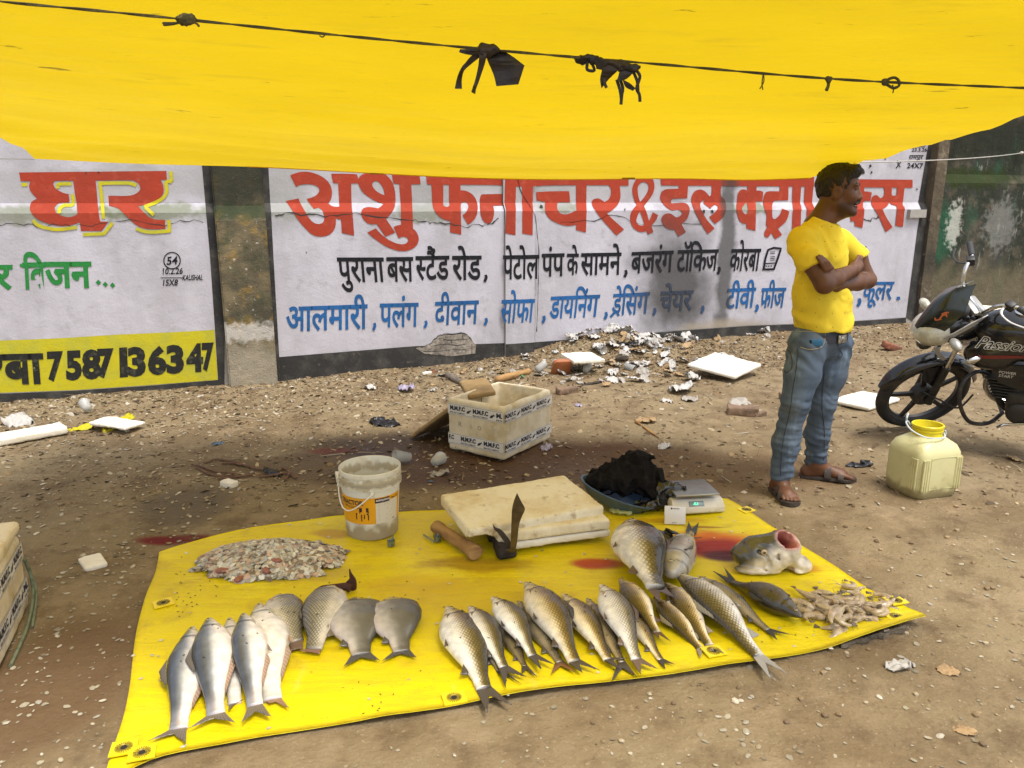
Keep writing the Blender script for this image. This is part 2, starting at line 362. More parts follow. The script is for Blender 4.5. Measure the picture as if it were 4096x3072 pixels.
mr2 = nd(m_ground, 'ShaderNodeMapRange'); mr2.inputs[3].default_value = .92; mr2.inputs[4].default_value = .5; m_ground.node_tree.links.new(mrx.outputs[0], mr2.inputs[0]); m_ground.node_tree.links.new(mr2.outputs[0], b.inputs['Roughness'])
g = link('ground', mesh('ground', np.stack([XX.ravel(), YY.ravel(), ZZ.ravel()], 1), GF), m_ground); tag(g, 'trodden brown earth with wet patches and fish scales', kind='structure'); g['category'] = 'ground'

# ================================================================ walls
TRASHC = (.58, .57, .60)
def wallmat(name, col, extra=(), rough=.9, soot=True, grime=1.0):
    m = mat(name, col, rough=rough, spec=.2, var=list(extra), bump=[(9, .3, .02), (60, .35, .006), (240, .3, .003)])
    return m
m_plaster = wallmat('old_plaster', (.33, .31, .28), [((.16, .15, .12), 2.5, .45, .65), ((.10, .12, .05), 5, .55, .7, .7)])
m_white = wallmat('whitewash', (.475, .46, .505), [((.36, .345, .365), 2.2, .45, .68, .8, (1, 1, .35)), ((.27, .26, .265), 7, .58, .74, .6), ((.55, .54, .58), 4, .5, .7, .5), ((.16, .15, .14), 34, .70, .78, .7)])
m_red = wallmat('red_paint', (.35, .047, .024), [((.29, .045, .026), 2.5, .45, .65, .7), ((.46, .10, .06), 12, .55, .75, .6)])
m_blue = wallmat('blue_paint', (.022, .11, .30), [((.02, .07, .17), 3, .45, .65, .7), ((.12, .2, .36), 40, .62, .75, .6)])
m_black = wallmat('black_paint', (.014, .014, .017), [((.05, .05, .055), 30, .6, .75, .8)])
m_blackband = wallmat('black_band_paint', (.035, .034, .033), [((.09, .085, .075), 6, .45, .7, .9), ((.16, .14, .11), 25, .6, .75, .7)])
m_green = wallmat('green_paint', (.025, .20, .045), [((.05, .28, .08), 20, .55, .75, .7)])
m_yel = wallmat('yellow_wall_paint', (.50, .44, .02), [((.38, .38, .05), 5, .45, .65, .7), ((.30, .26, .12), 22, .6, .76, .6)])
m_num = wallmat('worn_black_paint', (.022, .022, .02), [((.10, .10, .06), 18, .55, .7, .8), ((.5, .45, .3), 50, .69, .75, .7)])
m_crack = mat('crack', (.035, .032, .028), rough=1)
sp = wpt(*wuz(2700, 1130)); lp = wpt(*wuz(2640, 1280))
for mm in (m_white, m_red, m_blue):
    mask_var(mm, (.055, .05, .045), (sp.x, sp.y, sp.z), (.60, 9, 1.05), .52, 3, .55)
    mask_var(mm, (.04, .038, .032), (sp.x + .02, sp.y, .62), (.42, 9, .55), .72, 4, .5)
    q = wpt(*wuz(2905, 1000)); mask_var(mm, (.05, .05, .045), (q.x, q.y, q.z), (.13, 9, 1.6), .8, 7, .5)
for (px, py, rx, rz, st) in [(620, 850, .55, .10, .85), (60, 860, .8, .10, .75), (1180, 840, .3, .10, .6), (1700, 850, .35, .12, .75), (2230, 830, .3, .08, .8), (3010, 832, .3, .07, .8), (560, 690, .15, .08, .5)]:
    q = wpt(*wuz(px, py)); mask_var(m_white, (.115, .14, .045), (q.x, q.y, q.z), (rx, 9, rz), st * .8, 14, .6)
for (px, py, rx, rz, st, cc) in [(900, 720, 1.6, .2, .65, (.38, .37, .38)), (2200, 720, 2.0, .26, .65, (.36, .35, .345)), (2900, 1330, 1.0, .18, .8, (.33, .28, .21)), (3400, 1350, .9, .15, .7, (.36, .30, .22)), (300, 735, 1.5, .17, .65, (.38, .37, .38)), (2250, 1420, .8, .12, .5, (.38, .33, .27)),
                             (1150, 770, .22, .35, .7, (.34, .34, .33)), (1700, 780, .3, .2, .75, (.30, .30, .29)), (2150, 780, .5, .2, .55, (.34, .34, .34))]:
    q = wpt(*wuz(px, py)); mask_var(m_white, cc, (q.x, q.y, q.z), (rx, 9, rz), st, 3, .6)

def conform(V2, F, off, pil=None):
    """2-D outlines in photo pixels -> vertices lying on the wall face (bent over its ledge)"""
    UZ = np.array([wuz(x, y) for x, y in V2])
    bm = bmesh.new(); vs_ = [bm.verts.new((a, 0, c)) for a, c in UZ]
    for f in F:
        try: bm.faces.new([vs_[i] for i in f])
        except ValueError: pass
    for z in (Z1, Z2):
        bmesh.ops.bisect_plane(bm, geom=list(bm.verts) + list(bm.edges) + list(bm.faces), plane_co=(0, 0, z), plane_no=(0, 0, 1), dist=1e-5)
    bm.verts.index_update(); V = []
    for v in bm.verts:
        o = woff(v.co.z) + off
        V.append(wpt(v.co.x, v.co.z, o))
    fs = []
    for f in bm.faces:
        ix = [v.index for v in f.verts]; n = (V[ix[1]] - V[ix[0]]).cross(V[ix[2]] - V[ix[0]])
        fs.append(ix if n.dot(WN) > 0 else ix[::-1])
    bm.free(); return V, fs
def paint(name, shapes, m, parent, off=.004, label=None, step=.0002, xf=None):
    mb = MB()
    for k, (V, F) in enumerate(shapes):
        V3, F3 = conform(V, F, off + step * k)
        if xf: V3 = [xf(v) for v in V3]
        mb.add(V3, F3)
    o = link(name, mesh(name, mb.V, mb.F, smooth=False), m, parent)
    if label: o['label'] = label
    return o
def px(fr_, V): return np.array([fr_(x, y) for x, y in V])
def poly(fr_, outer, holes=(), sub=4):
    V, F = fill2d(outer, holes, sub); return px(fr_, V), F
def strk(fr_, pts, wd, n=5): V, F = stroke2d(pts, wd, n); return px(fr_, V), F
def raw(fr_, pts):
    tri = geometry.tessellate_polygon([[Vector((p[0], p[1], 0)) for p in pts]]); return px(fr_, pts), [list(t) for t in tri]
def word(fr_, s, p0, p1, down, bold=.018, top=.622):
    V, F = text2d(s, bold); x0, x1 = V[:, 0].min(), V[:, 0].max(); t = (V[:, 0] - x0) / (x1 - x0); q = (top - V[:, 1]) / top
    P = np.stack([p0[0] + t * (p1[0] - p0[0]) + q * down[0], p0[1] + t * (p1[1] - p0[1]) + q * down[1]], 1); return px(fr_, P), F
def halfword(fr_, s, p0, p1, down, keep, bold=.018):
    """a letter with its right-hand upright left off (a half form)"""
    V, F = text2d(s, bold); bm = bmesh.new(); vs_ = [bm.verts.new((a, b, 0)) for a, b in V]
    for f in F: bm.faces.new([vs_[i] for i in f])
    xm = V[:, 0].min() + keep * (V[:, 0].max() - V[:, 0].min()); bmesh.ops.bisect_plane(bm, geom=list(bm.verts) + list(bm.edges) + list(bm.faces), plane_co=(xm, 0, 0), plane_no=(1, 0, 0), clear_outer=True)
    bm.verts.index_update(); V = np.array([[v.co.x, v.co.y] for v in bm.verts]); F = [[v.index for v in f.verts] for f in bm.faces]; bm.free()
    t = (V[:, 0] - V[:, 0].min()) / (V[:, 0].max() - V[:, 0].min()); q = (.622 - V[:, 1]) / .622
    return px(fr_, np.stack([p0[0] + t * (p1[0] - p0[0]) + q * down[0], p0[1] + t * (p1[1] - p0[1]) + q * down[1]], 1)), F
def wall_section(name, u0, u1, m, top, proud=0.0, prof=None, du=None, back=.30):
    mb = MB(); pr = prof or [(0, -.3), (0, Z1), (-REC, Z2), (-REC, top), (-back, top), (-back, -.3)]
    us = np.linspace(u0, u1, 2 if not du else max(2, int((u1 - u0) / du)))
    mb.rings([[wpt(u, z, o + proud) for o, z in pr] for u in us], True)
    return mb.build(name, m, None, smooth=False)

ID = fr(0, 0, 1); Z1F = fr(0, 600, 1200 / 1810); Z2F = fr(1100, 600, .54241); Z3F = fr(2100, 600, .54241); Z4F = fr(2900, 500, .60282)
FA_ = fr(1100, 660, .27125); FB_ = fr(1650, 660, .27125); FC_ = fr(2200, 660, .27125); FD_ = fr(2750, 660, .27125); FE_ = fr(3300, 540, .27125); FF_ = fr(0, 660, .33906); FN_ = fr(0, 1300, 900 / 2212)
uPL = wuz(880, 1100)[0]; uPR = wuz(1078, 1100)[0]; uRE = wuz(3690, 1000)[0]
# ---- left wall
wl = wall_section('boundary_wall', -6.5, uPL, m_plaster, 2.55)
tag(wl, 'whitewashed boundary wall with red and green lettering above a yellow phone number band, left of the dark pillar', 'wall')
paint('painted_panel', [raw(ID, [(-500, 450), (0, 450), (740, 450), (792, 455), (808, 665), (838, 1000), (862, 1319), (873, 1520), (500, 1560), (0, 1574), (-500, 1590)])], m_white, wl, .002)
paint('yellow_band', [raw(ID, [(-500, 1372), (0, 1362), (250, 1352), (470, 1338), (700, 1328), (858, 1319), (871, 1519), (600, 1540), (300, 1560), (0, 1571), (-500, 1590)])], m_yel, wl, .004)
paint('black_border', [raw(ID, [(800, 500), (898, 500), (898, 1650), (888, 1640), (872, 1519), (860, 1319), (838, 1000), (808, 665)]), raw(ID, [(-500, 1590), (0, 1574), (300, 1562), (600, 1542), (890, 1518), (890, 1548), (600, 1578), (250, 1602), (-500, 1632)])], m_blackband, wl, .005)
GH = [(228,88),(1962,70),(1970,175),(1893,175),(1925,240),(1930,320),(1890,390),(1820,440),(1630,485),(1700,560),(1770,620),(1850,645),(1945,645),(1955,752),(1850,758),(1720,750),(1620,715),(1530,640),(1450,560),(1390,510),(1285,480),(1280,360),(1450,365),(1560,355),(1630,320),(1658,275),(1640,225),(1590,190),(1520,180),(1130,183),(1150,400),(1170,600),(1185,665),(1280,668),(1200,778),(955,778),(945,690),(930,675),(860,705),(740,720),(600,700),(480,655),(400,600),(360,540),(355,490),(375,435),(440,395),(370,320),(345,250),(362,190),(245,190)]
GHh = [(635,200),(670,186),(865,186),(885,330),(905,450),(915,575),(880,600),(800,615),(720,595),(660,560),(645,500),(680,460),(740,445),(822,440),(812,345),(740,325),(660,280),(632,230)]
paint('red_lettering', [poly(FF_, GH, [GHh])], m_red, wl, .006, 'large red painted word with yellow drop shadow')
ys = [[(255,232),(322,230)], [(845,222),(700,225),(685,250),(690,275)], [(855,345),(862,465),(760,475),(705,520),(705,570)], [(1222,635),(1205,430),(1183,222)], [(1165,215),(1400,212),(1530,215),(1610,240)], [(2015,75),(2025,195)], [(2030,198),(1962,202),(1965,330),(1880,420),(1700,495)], [(1720,500),(1740,520),(1815,590)], [(390,650),(450,710),(560,745),(700,760),(910,735)], [(980,820),(1230,810)], [(1225,815),(1330,680)], [(1605,750),(1720,785),(1850,790),(2015,775)], [(2000,780),(1993,650)]]
paint('yellow_drop_shadow', [strk(FF_, s, 42, 4) for s in ys], m_yel, wl, .0062)
paint('green_lettering', [word(FF_, 'र', (-75, 1190), (150, 1190), (0, 265), .03), word(FF_, 'िव', (262, 1165), (540, 1160), (15, 290), .03), word(FF_, 'जन', (520, 1155), (1078, 1152), (15, 285), .03), raw(FF_, [(232, 1168), (540, 1158), (548, 1195), (240, 1200)])] +
      [raw(FF_, [(x, y - 35), (x + 32, y), (x + 4, y + 32), (x - 30, y)]) for x, y in ((1160, 1385), (1242, 1408), (1328, 1418))], m_green, wl, .006)
def arab(fr_, s, p0, p1, up, bold=.03):
    V, F = text2d(s, bold); x0, x1 = V[:, 0].min(), V[:, 0].max(); t = (V[:, 0] - x0) / (x1 - x0); y0, y1 = V[:, 1].min(), V[:, 1].max(); q = (V[:, 1] - y0) / (y1 - y0)
    return px(fr_, np.stack([p0[0] + t * (p1[0] - p0[0]) + q * up[0], p0[1] + t * (p1[1] - p0[1]) + q * up[1]], 1)), F
digs = [('7', 462, 632, 260, 560), ('5', 645, 812, 252, 548), ('8', 802, 1000, 240, 538), ('7', 955, 1128, 232, 525), ('1', 1172, 1262, 222, 515), ('3', 1252, 1440, 215, 510), ('6', 1450, 1645, 205, 495), ('3', 1632, 1815, 195, 482), ('4', 1828, 2005, 182, 465), ('7', 1982, 2112, 175, 458)]
paint('phone_number', [arab(FN_, d, (x0 + 8, y1), (x1 - 3, y1 - 6), (-8, y0 - y1), .055) for d, x0, x1, y0, y1 in digs] + [word(FN_, 'रबा', (-160, 305), (425, 290), (22, 272), .035)], m_num, wl, .0062)
cir = [(2030 + 97 * math.cos(a), 1127 + 97 * math.sin(a)) for a in np.linspace(0, 2 * math.pi, 24)[:-1]]
V, F = stroke2d(cir, 13, 2, True)
paint('black_note', [(px(FF_, V), F), arab(FF_, '54', (1965, 1180), (2092, 1172), (8, -98), .02), arab(FF_, '10.2.26', (1918, 1290), (2155, 1285), (6, -75), .018), strk(FF_, [(1895, 1330), (2160, 1330)], 9), arab(FF_, '15X8', (1922, 1425), (2095, 1422), (8, -75), .02), arab(Z1F, 'KAUSHAL', (1100, 787), (1222, 785), (5, -34), .02)], m_black, wl, .006)
cr = [(-20, 900), (60, 893), (150, 905), (250, 898), (330, 905), (420, 895), (520, 880), (640, 905), (740, 880), (830, 888)]
def crack(name, pts, wd, parent, fr_=ID, off=.007, seed=1):
    r = random.Random(seed); P = []
    for i in range(len(pts) - 1):
        for j in range(5): t = j / 5; P.append((pts[i][0] * (1-t) + pts[i+1][0] * t, pts[i][1] * (1-t) + pts[i+1][1] * t + r.uniform(-6, 6)))
    V, F = stroke2d(P, wd, 1); n = len(V) // 2
    for i in range(n):
        k = r.uniform(.15, 1); c = (V[i] + V[n+i]) / 2; V[i] = c + (V[i] - c) * k; V[n+i] = c + (V[n+i] - c) * k
    return paint(name, [(px(fr_, V), F)], m_crack, parent, off)
crack('plaster_crack', cr, 4, wl)
m_mud = mat('mud_plinth', (.17, .125, .075), rough=.95, var=[((.09, .065, .04), 5, .45, .7), ((.28, .22, .14), 15, .55, .75, .7)], bump=[(12, .7, .04), (60, .5, .01)])
def wbox(mb, u0, u1, z0, z1, o0, o1):
    V = [wpt(u, z, o) for o in (o0, o1) for u in (u0, u1) for z in (z0, z1)]
    mb.add(V, [(0, 1, 3, 2), (4, 6, 7, 5), (0, 4, 5, 1), (2, 3, 7, 6), (0, 2, 6, 4), (1, 5, 7, 3)]); return mb
ud0, zd0 = wuz(410, 1640); ud1, zd1 = wuz(488, 1612)
mb = MB(); wbox(mb, -6.5, ud0, -.2, zd1 + .045, .0, .035); wbox(mb, ud1, uPL - .02, -.2, zd1 + .05, .0, .03); wbox(mb, ud0, ud1, zd1 - .005, zd1 + .047, .0, .033); wbox(mb, ud0, ud1, -.2, zd0, .0, .03)
mb.build('muddy_plinth', m_mud, wl, smooth=False)
mb = MB(); wbox(mb, ud0 - .01, ud1 + .01, zd0 - .01, zd1, .0, .004); mb.build('drain_hole', m_crack, wl, smooth=False)
# ---- pillar
m_pillar = mat('mossy_concrete', (.17, .135, .075), rough=.95, var=[((.05, .045, .028), 3, .42, .62, .9), ((.32, .19, .03), 4.5, .55, .66, .7), ((.05, .06, .03), 8, .5, .68, .7), ((.52, .50, .46), 26, .63, .70, .8)], bump=[(10, .5, .03), (80, .5, .008)])
q = wpt(*wuz(985, 800)); mask_var(m_pillar, (.022, .024, .014), (q.x, q.y, q.z + .25), (2, 9, .42), .92, 5, .5)
q = wpt(*wuz(990, 845)); mask_var(m_pillar, (.022, .036, .010), (q.x, q.y, q.z), (2, 9, .08), .7, 14, .9)
q = wpt(*wuz(985, 1480)); mask_var(m_pillar, (.33, .29, .22), (q.x, q.y, q.z), (2, 9, .30), .75, 7, .6)
q = wpt(*wuz(1000, 1320)); mask_var(m_pillar, (.50, .48, .44), (q.x, q.y, q.z), (.5, 9, .10), .75, 22, .8)
PP = .09
pil = wall_section('concrete_pillar', uPL, uPR, m_pillar, 2.6, prof=[(PP, -.3), (PP + .006, 1.36), (PP - .01, 1.40), (PP - .05, 1.48), (PP - .05, 2.6), (-.36, 2.6), (-.36, -.3)])
bm = bmesh.new(); bm.from_mesh(pil.data); bmesh.ops.bevel(bm, geom=[e for e in bm.edges if abs((e.verts[0].co - e.verts[1].co).normalized().z) > .3], offset=.012, segments=2, affect='EDGES'); bm.to_mesh(pil.data); bm.free()
tag(pil, 'dark mossy concrete pillar with flaking white and ochre paint between the two lettered walls', 'pillar')
# ---- right wall
wr = wall_section('shop_sign_wall', uPR, uRE, m_plaster, 2.6)
tag(wr, 'whitewashed boundary wall with large red shop name and black and blue lines of lettering, behind the rubbish heap', 'wall')
uM0, uM1 = wuz(2017, 1000)[0], wuz(2135, 1000)[0]
paint('painted_panel', [raw(ID, [(1060, 500), (1074, 676), (1095, 1050), (1117, 1428), (1650, 1385), (1990, 1373), (2150, 1368), (2500, 1340), (2700, 1322), (3000, 1301), (3300, 1292), (3623, 1269), (3668, 920), (3714, 566), (3730, 440), (2500, 440)])], m_white, wr, .002)
paint('black_band', [raw(ID, [(1060, 500), (1074, 676), (1095, 1050), (1117, 1428), (1115, 1600), (1060, 1600), (1040, 500)]), raw(ID, [(1117, 1428), (1650, 1385), (1990, 1373), (2150, 1368), (2500, 1342), (2700, 1324), (3000, 1303), (3300, 1294), (3623, 1271), (3623, 1400), (2500, 1480), (2150, 1500), (1117, 1560)]), raw(ID, [(3623, 1269), (3668, 920), (3714, 566), (3730, 440), (3762, 440), (3742, 566), (3700, 920), (3657, 1290)])], m_blackband, wr, .005)
HA1 = [(225,150),(330,112),(440,98),(560,115),(680,165),(780,245),(830,340),(838,430),(825,500),(785,565),(830,600),(890,615),(948,612),(940,440),(930,268),(860,268),(842,200),(828,128),(1000,128),(1205,135),(1228,210),(1228,272),(1122,272),(1128,560),(1150,810),(1166,1042),(985,1002),(978,900),(970,803),(930,798),(898,785),(893,880),(865,960),(800,1025),(700,1055),(600,1045),(520,1005),(420,905),(330,795),(260,680),(200,590),(160,530),(345,492),(380,575),(440,680),(500,780),(570,850),(650,870),(705,850),(725,800),(720,730),(690,665),(640,628),(570,648),(520,580),(465,500),(560,472),(620,435),(655,380),(645,335),(590,300),(510,283),(420,285),(350,300),(310,322)]
HA2 = [(1228,210),(1255,165),(1310,130),(1440,110),(1560,118),(1640,150),(1710,225),(1750,310),(1772,430),(1772,560),(1750,650),(1700,725),(1635,795),(1700,890),(1770,995),(1625,1055),(1560,960),(1495,868),(1430,875),(1350,850),(1295,790),(1270,720),(1280,665),(1320,630),(1400,620),(1520,638),(1560,610),(1598,572),(1500,540),(1380,470),(1290,395),(1240,310),(1228,272)]
HA2h = [(1432,265),(1470,238),(1510,240),(1560,285),(1600,360),(1615,445),(1560,425),(1490,380),(1440,320)]
HA3 = [(1720,135),(2130,150),(2145,282),(2008,285),(2020,560),(2028,760),(2032,935),(2080,985),(2115,1060),(2112,1130),(2070,1200),(1990,1250),(1890,1268),(1780,1255),(1640,1200),(1500,1110),(1410,1040),(1360,995),(1485,932),(1545,1000),(1640,1080),(1750,1140),(1850,1167),(1920,1160),(1962,1125),(1955,1085),(1920,1060),(1870,1060),(1822,1082),(1790,1010),(1745,912),(1800,890),(1858,882),(1850,560),(1830,282),(1745,272)]
HB1 = [(195,145),(1350,175),(1350,308),(1200,295),(705,290),(705,373),(780,380),(870,425),(930,500),(958,600),(950,710),(915,790),(860,850),(815,878),(775,810),(735,742),(790,690),(820,620),(815,575),(780,548),(735,550),(708,575),(712,800),(718,1025),(552,992),(552,822),(470,805),(380,745),(320,670),(292,580),(285,440),(275,287),(215,285)]
HB1h = [(450,290),(535,290),(545,590),(525,612),(495,616),(460,600),(452,570)]
HB2 = [(1020,432),(1200,428),(1350,425),(1350,595),(1185,600),(1200,680),(1190,770),(1160,840),(1115,865),(1060,845),(1015,770),(995,680),(988,560),(995,470)]
HB3 = [(1350,175),(1820,190),(1820,305),(1755,318),(1755,600),(1752,1032),(1600,1008),(1600,700),(1595,315),(1505,320),(1502,700),(1500,1032),(1350,1005)]
HC1 = [(-208,165),(1155,170),(1155,303),(1025,305),(1035,420),(1030,500),(990,590),(920,660),(835,712),(900,780),(1000,870),(1088,948),(975,1040),(880,935),(760,800),(670,680),(620,600),(610,540),(640,505),(700,492),(750,510),(800,545),(860,505),(890,440),(895,370),(880,325),(855,298),(535,298),(532,560),(535,700),(525,997),(378,958),(382,880),(300,895),(200,890),(100,855),(0,800),(-60,720),(-78,640),(-75,545),(-200,520),(-208,400),(0,388),(275,385),(285,440),(290,550),(110,550),(100,600),(110,660),(150,710),(210,728),(290,712),(385,668),(380,480),(382,298),(0,300),(-208,310)]
HC2 = [(1390,165),(1460,175),(1510,210),(1535,300),(1520,400),(1470,490),(1380,605),(1420,700),(1455,820),(1480,770),(1510,695),(1590,738),(1560,810),(1490,895),(1520,988),(1440,1025),(1415,972),(1360,988),(1290,975),(1220,920),(1185,840),(1180,760),(1200,680),(1270,590),(1235,510),(1212,400),(1218,310),(1260,220),(1320,180)]
HC2h = [[(1325,545),(1300,470),(1287,370),(1295,310),(1340,260),(1390,250),(1430,275),(1450,320),(1430,400),(1380,480)], [(1320,685),(1290,740),(1268,820),(1285,865),(1330,893),(1385,885),(1365,800)]]
HC3 = [(1622,160),(2035,160),(2030,310),(2018,490),(1880,493),(1800,500),(1772,535),(1790,565),(1870,560),(1960,555),(2020,580),(2055,640),(2045,720),(2010,800),(1935,872),(1960,920),(2000,988),(1888,1055),(1830,955),(1760,948),(1690,910),(1650,850),(1640,790),(1665,740),(1720,715),(1780,720),(1850,772),(1900,760),(1945,715),(1930,680),(1880,660),(1780,665),(1700,615),(1640,540),(1618,470),(1640,395),(1700,360),(1790,352),(1893,350),(1893,303),(1635,300)]
HD0 = [(-10,162),(900,150),(1860,150),(1860,318),(900,312),(-10,303)]
HD1 = [(352,290),(495,290),(485,440),(540,510),(565,600),(550,710),(500,790),(400,870),(355,820),(315,765),(390,705),(435,650),(435,605),(400,585),(360,610),(330,645),(280,605),(230,570),(235,535),(245,515),(200,535),(180,580),(190,640),(240,740),(300,830),(395,935),(292,1018),(220,910),(140,760),(80,640),(50,530),(60,450),(100,390),(170,362),(230,375),(280,415),(318,462),(345,430)]
HD2 = [(875,300),(1012,300),(1010,378),(1060,378),(1112,395),(1105,460),(1098,540),(1060,535),(1010,540),(1000,570),(1003,700),(995,970),(865,935),(862,865),(800,858),(750,800),(725,710),(712,620),(725,520),(735,430),(770,375),(820,358),(860,370),(878,392)]
HD2h = [(868,552),(840,570),(805,620),(800,660),(815,700),(850,725),(872,720)]
HD3 = [(1352,300),(1485,300),(1478,520),(1340,522),(1270,530),(1245,580),(1240,660),(1245,750),(1255,790),(1290,795),(1340,750),(1375,690),(1385,640),(1495,685),(1470,780),(1430,850),(1325,940),(1390,1028),(1288,1095),(1230,1000),(1175,1075),(1128,1045),(1130,985),(1172,905),(1150,880),(1160,740),(1130,650),(1108,570),(1110,520),(1130,430),(1180,390),(1352,388)]
HD4 = [(1545,300),(1670,300),(1655,560),(1668,620),(1660,980),(1535,960),(1545,620),(1538,540)]
HD5 = [(1725,300),(1850,300),(1850,980),(1735,960)]
HE1 = [(170,650),(1282,660),(1282,778),(170,768)]
HE2 = [(460,760),(575,765),(568,830),(620,835),(682,848),(660,975),(600,970),(555,985),(552,1060),(572,1120),(545,1370),(430,1340),(432,1275),(370,1270),(365,1130),(440,1140),(465,1090),(445,1040),(440,990),(380,980),(340,900),(380,820),(420,820),(458,830)]
HE3 = [(855,765),(975,768),(975,885),(1010,895),(1050,885),(1055,770),(1165,775),(1140,1030),(1165,1075),(1142,1355),(1030,1338),(1050,1090),(1030,1040),(975,1025),(940,990),(910,1045),(840,1095),(900,1220),(988,1358),(890,1432),(835,1310),(760,1150),(690,1055),(672,990),(680,930),(710,895),(755,885),(780,905),(805,935),(850,905),(870,850),(865,800)]
paint('red_lettering', [poly(FA_, HA1), poly(FA_, HA2, [HA2h]), poly(FA_, HA3), poly(FB_, HB1, [HB1h]), poly(FB_, HB2), poly(FC_, HC1), poly(FC_, HC2, HC2h), poly(FC_, HC3), poly(FD_, HD0), poly(FD_, HD1), poly(FD_, HD2, [HD2h]), poly(FD_, HD3), poly(FD_, HD4), poly(FD_, HD5), poly(FE_, HE1), poly(FE_, HE2), poly(FE_, HE3)], m_red, wr, .006, 'large red shop name')
# pilaster standing 3 cm proud of the wall, with its own strip of whitewash, band and letter
PR = .03
mb = MB(); mb.rings([[wpt(u, z, o) for o, z in [(PR, -.3), (PR, Z1), (PR - REC, Z2), (PR - REC, 2.6), (-.1, 2.6), (-.1, -.3)]] for u in (uM0, uM1)], True); mb.build('pilaster', m_plaster, wr, smooth=False)
pl = lambda v: v
zb0 = wuz(2075, 1371)[1]
def strip(name, z0, z1, m, off):
    mb = MB(); zs = [z0] + [z for z in (Z1, Z2) if z0 < z < z1] + [z1]
    mb.add([wpt(u, z, woff(z) + PR + off) for z in zs for u in (uM0 + .001, uM1 - .001)], [(2*i, 2*i+1, 2*i+3, 2*i+2) for i in range(len(zs) - 1)]); return link(name, mesh(name, mb.V, mb.F, smooth=False), m, wr)
strip('painted_panel', zb0, 2.55, m_white, .002); strip('black_band', -.1, zb0, m_blackband, .002)
paint('red_lettering', [poly(FB_, HB3)], m_red, wr, PR + .006, 'two red uprights of the shop name on the pilaster')
STA = halfword(Z2F, 'स', (1035, 787), (1108, 786), (3, 168), .70)
blk = [word(Z2F, 'पुराना', (455, 797), (800, 797), (15, 172)), word(Z2F, 'बस', (820, 795), (1018, 793), (5, 172)), STA, word(Z2F, 'टैंड', (1108, 786), (1285, 783), (0, 168)), word(Z2F, 'रोड', (1305, 785), (1522, 783), (0, 170)), word(Z3F, 'पंप', (122, 770), (290, 765), (-3, 160)), word(Z3F, 'के', (308, 768), (395, 768), (-3, 150)), word(Z3F, 'सामने', (412, 765), (710, 760), (-6, 155)),
       word(Z3F, 'बजरंग', (785, 757), (1095, 745), (-10, 150)), word(Z3F, 'टॉ', (1125, 742), (1225, 740), (-12, 150)), word(Z3F, 'िक', (1212, 740), (1350, 738), (-15, 150)), word(Z3F, 'ज', (1340, 738), (1427, 735), (-16, 150)), word(Z3F, 'कोरबा', (1520, 735), (1740, 732), (-20, 155))]
com = lambda f, x, y: strk(f, [(x, y), (x + 6, y + 22), (x - 8, y + 52)], 20, 3)
blk += [com(Z2F, 1550, 920), com(Z3F, 738, 885), com(Z3F, 1425, 862)]
ph = [(1790, 735), (1870, 725), (1880, 740), (1835, 868), (1825, 878), (1762, 880), (1758, 868)]
Vp, Fp = stroke2d(ph, 15, 2, True); blk += [(px(Z3F, Vp), Fp), strk(Z3F, [(1766, 838), (1838, 833)], 8)] + [strk(Z3F, [(1805, 752 + 12 * i), (1840, 750 + 12 * i)], 5, 2) for i in (0, 1, 3, 4, 5)] + [strk(Z3F, [(1770 + 18 * i, 856), (1780 + 18 * i, 856)], 9, 2) for i in range(3)] + [raw(Z4F, [(905, 805), (934, 805), (932, 826), (908, 826)])]
paint('black_lettering', blk, m_black, wr, .006, 'black address line')
paint('black_lettering', [word(Z2F, 'पेटोल', (1672, 780), (1940, 776), (-3, 168))], m_black, wr, PR + .006, 'black word of the address line on the pilaster')
blue = [word(Z2F, 'आलमारी', (82, 1162), (682, 1142), (0, 172)), word(Z2F, 'पलंग', (772, 1137), (1058, 1130), (-3, 168)), word(Z2F, 'दीवान', (1180, 1124), (1503, 1112), (-8, 165)), word(Z3F, 'डाय', (190, 1085), (370, 1078), (-16, 155)), word(Z3F, 'िनं', (366, 1078), (470, 1074), (-18, 155)), word(Z3F, 'ग', (462, 1074), (553, 1070), (-18, 155)),
        word(Z3F, 'डे', (650, 1065), (722, 1062), (-16, 140)), strk(Z3F, [(628, 1232), (668, 1192), (690, 1222)], 16, 3), word(Z3F, 'िसं', (715, 1062), (838, 1056), (-15, 152)), word(Z3F, 'ग', (832, 1056), (920, 1050), (-15, 150)), word(Z3F, 'चेयर', (1000, 1048), (1242, 1037), (-15, 140)), word(Z3F, 'टीवी', (1490, 1027), (1703, 1018), (-18, 140)), word(Z3F, 'फी', (1745, 1022), (1850, 1020), (-20, 140)), strk(Z3F, [(1795, 1090), (1760, 1120), (1742, 1142)], 15, 3), word(Z3F, 'ज', (1842, 1020), (1925, 1018), (-20, 140)),
        word(Z4F, 'कूलर', (925, 1045), (1122, 1042), (-20, 115)), com(Z2F, 730, 1275), com(Z2F, 1108, 1258), com(Z2F, 1552, 1238), com(Z2F, 1978, 1222), com(Z3F, 592, 1195), com(Z3F, 950, 1165), com(Z3F, 1305, 1148), com(Z3F, 1705, 1140), com(Z4F, 885, 1150), strk(Z4F, [(1146, 1138), (1147, 1160)], 22, 2)]
paint('blue_lettering', blue, m_blue, wr, .006, 'blue line naming furniture')
paint('blue_lettering', [word(Z2F, 'सोफा', (1662, 1107), (1908, 1100), (-15, 162))], m_blue, wr, PR + .006, 'blue word on the pilaster')
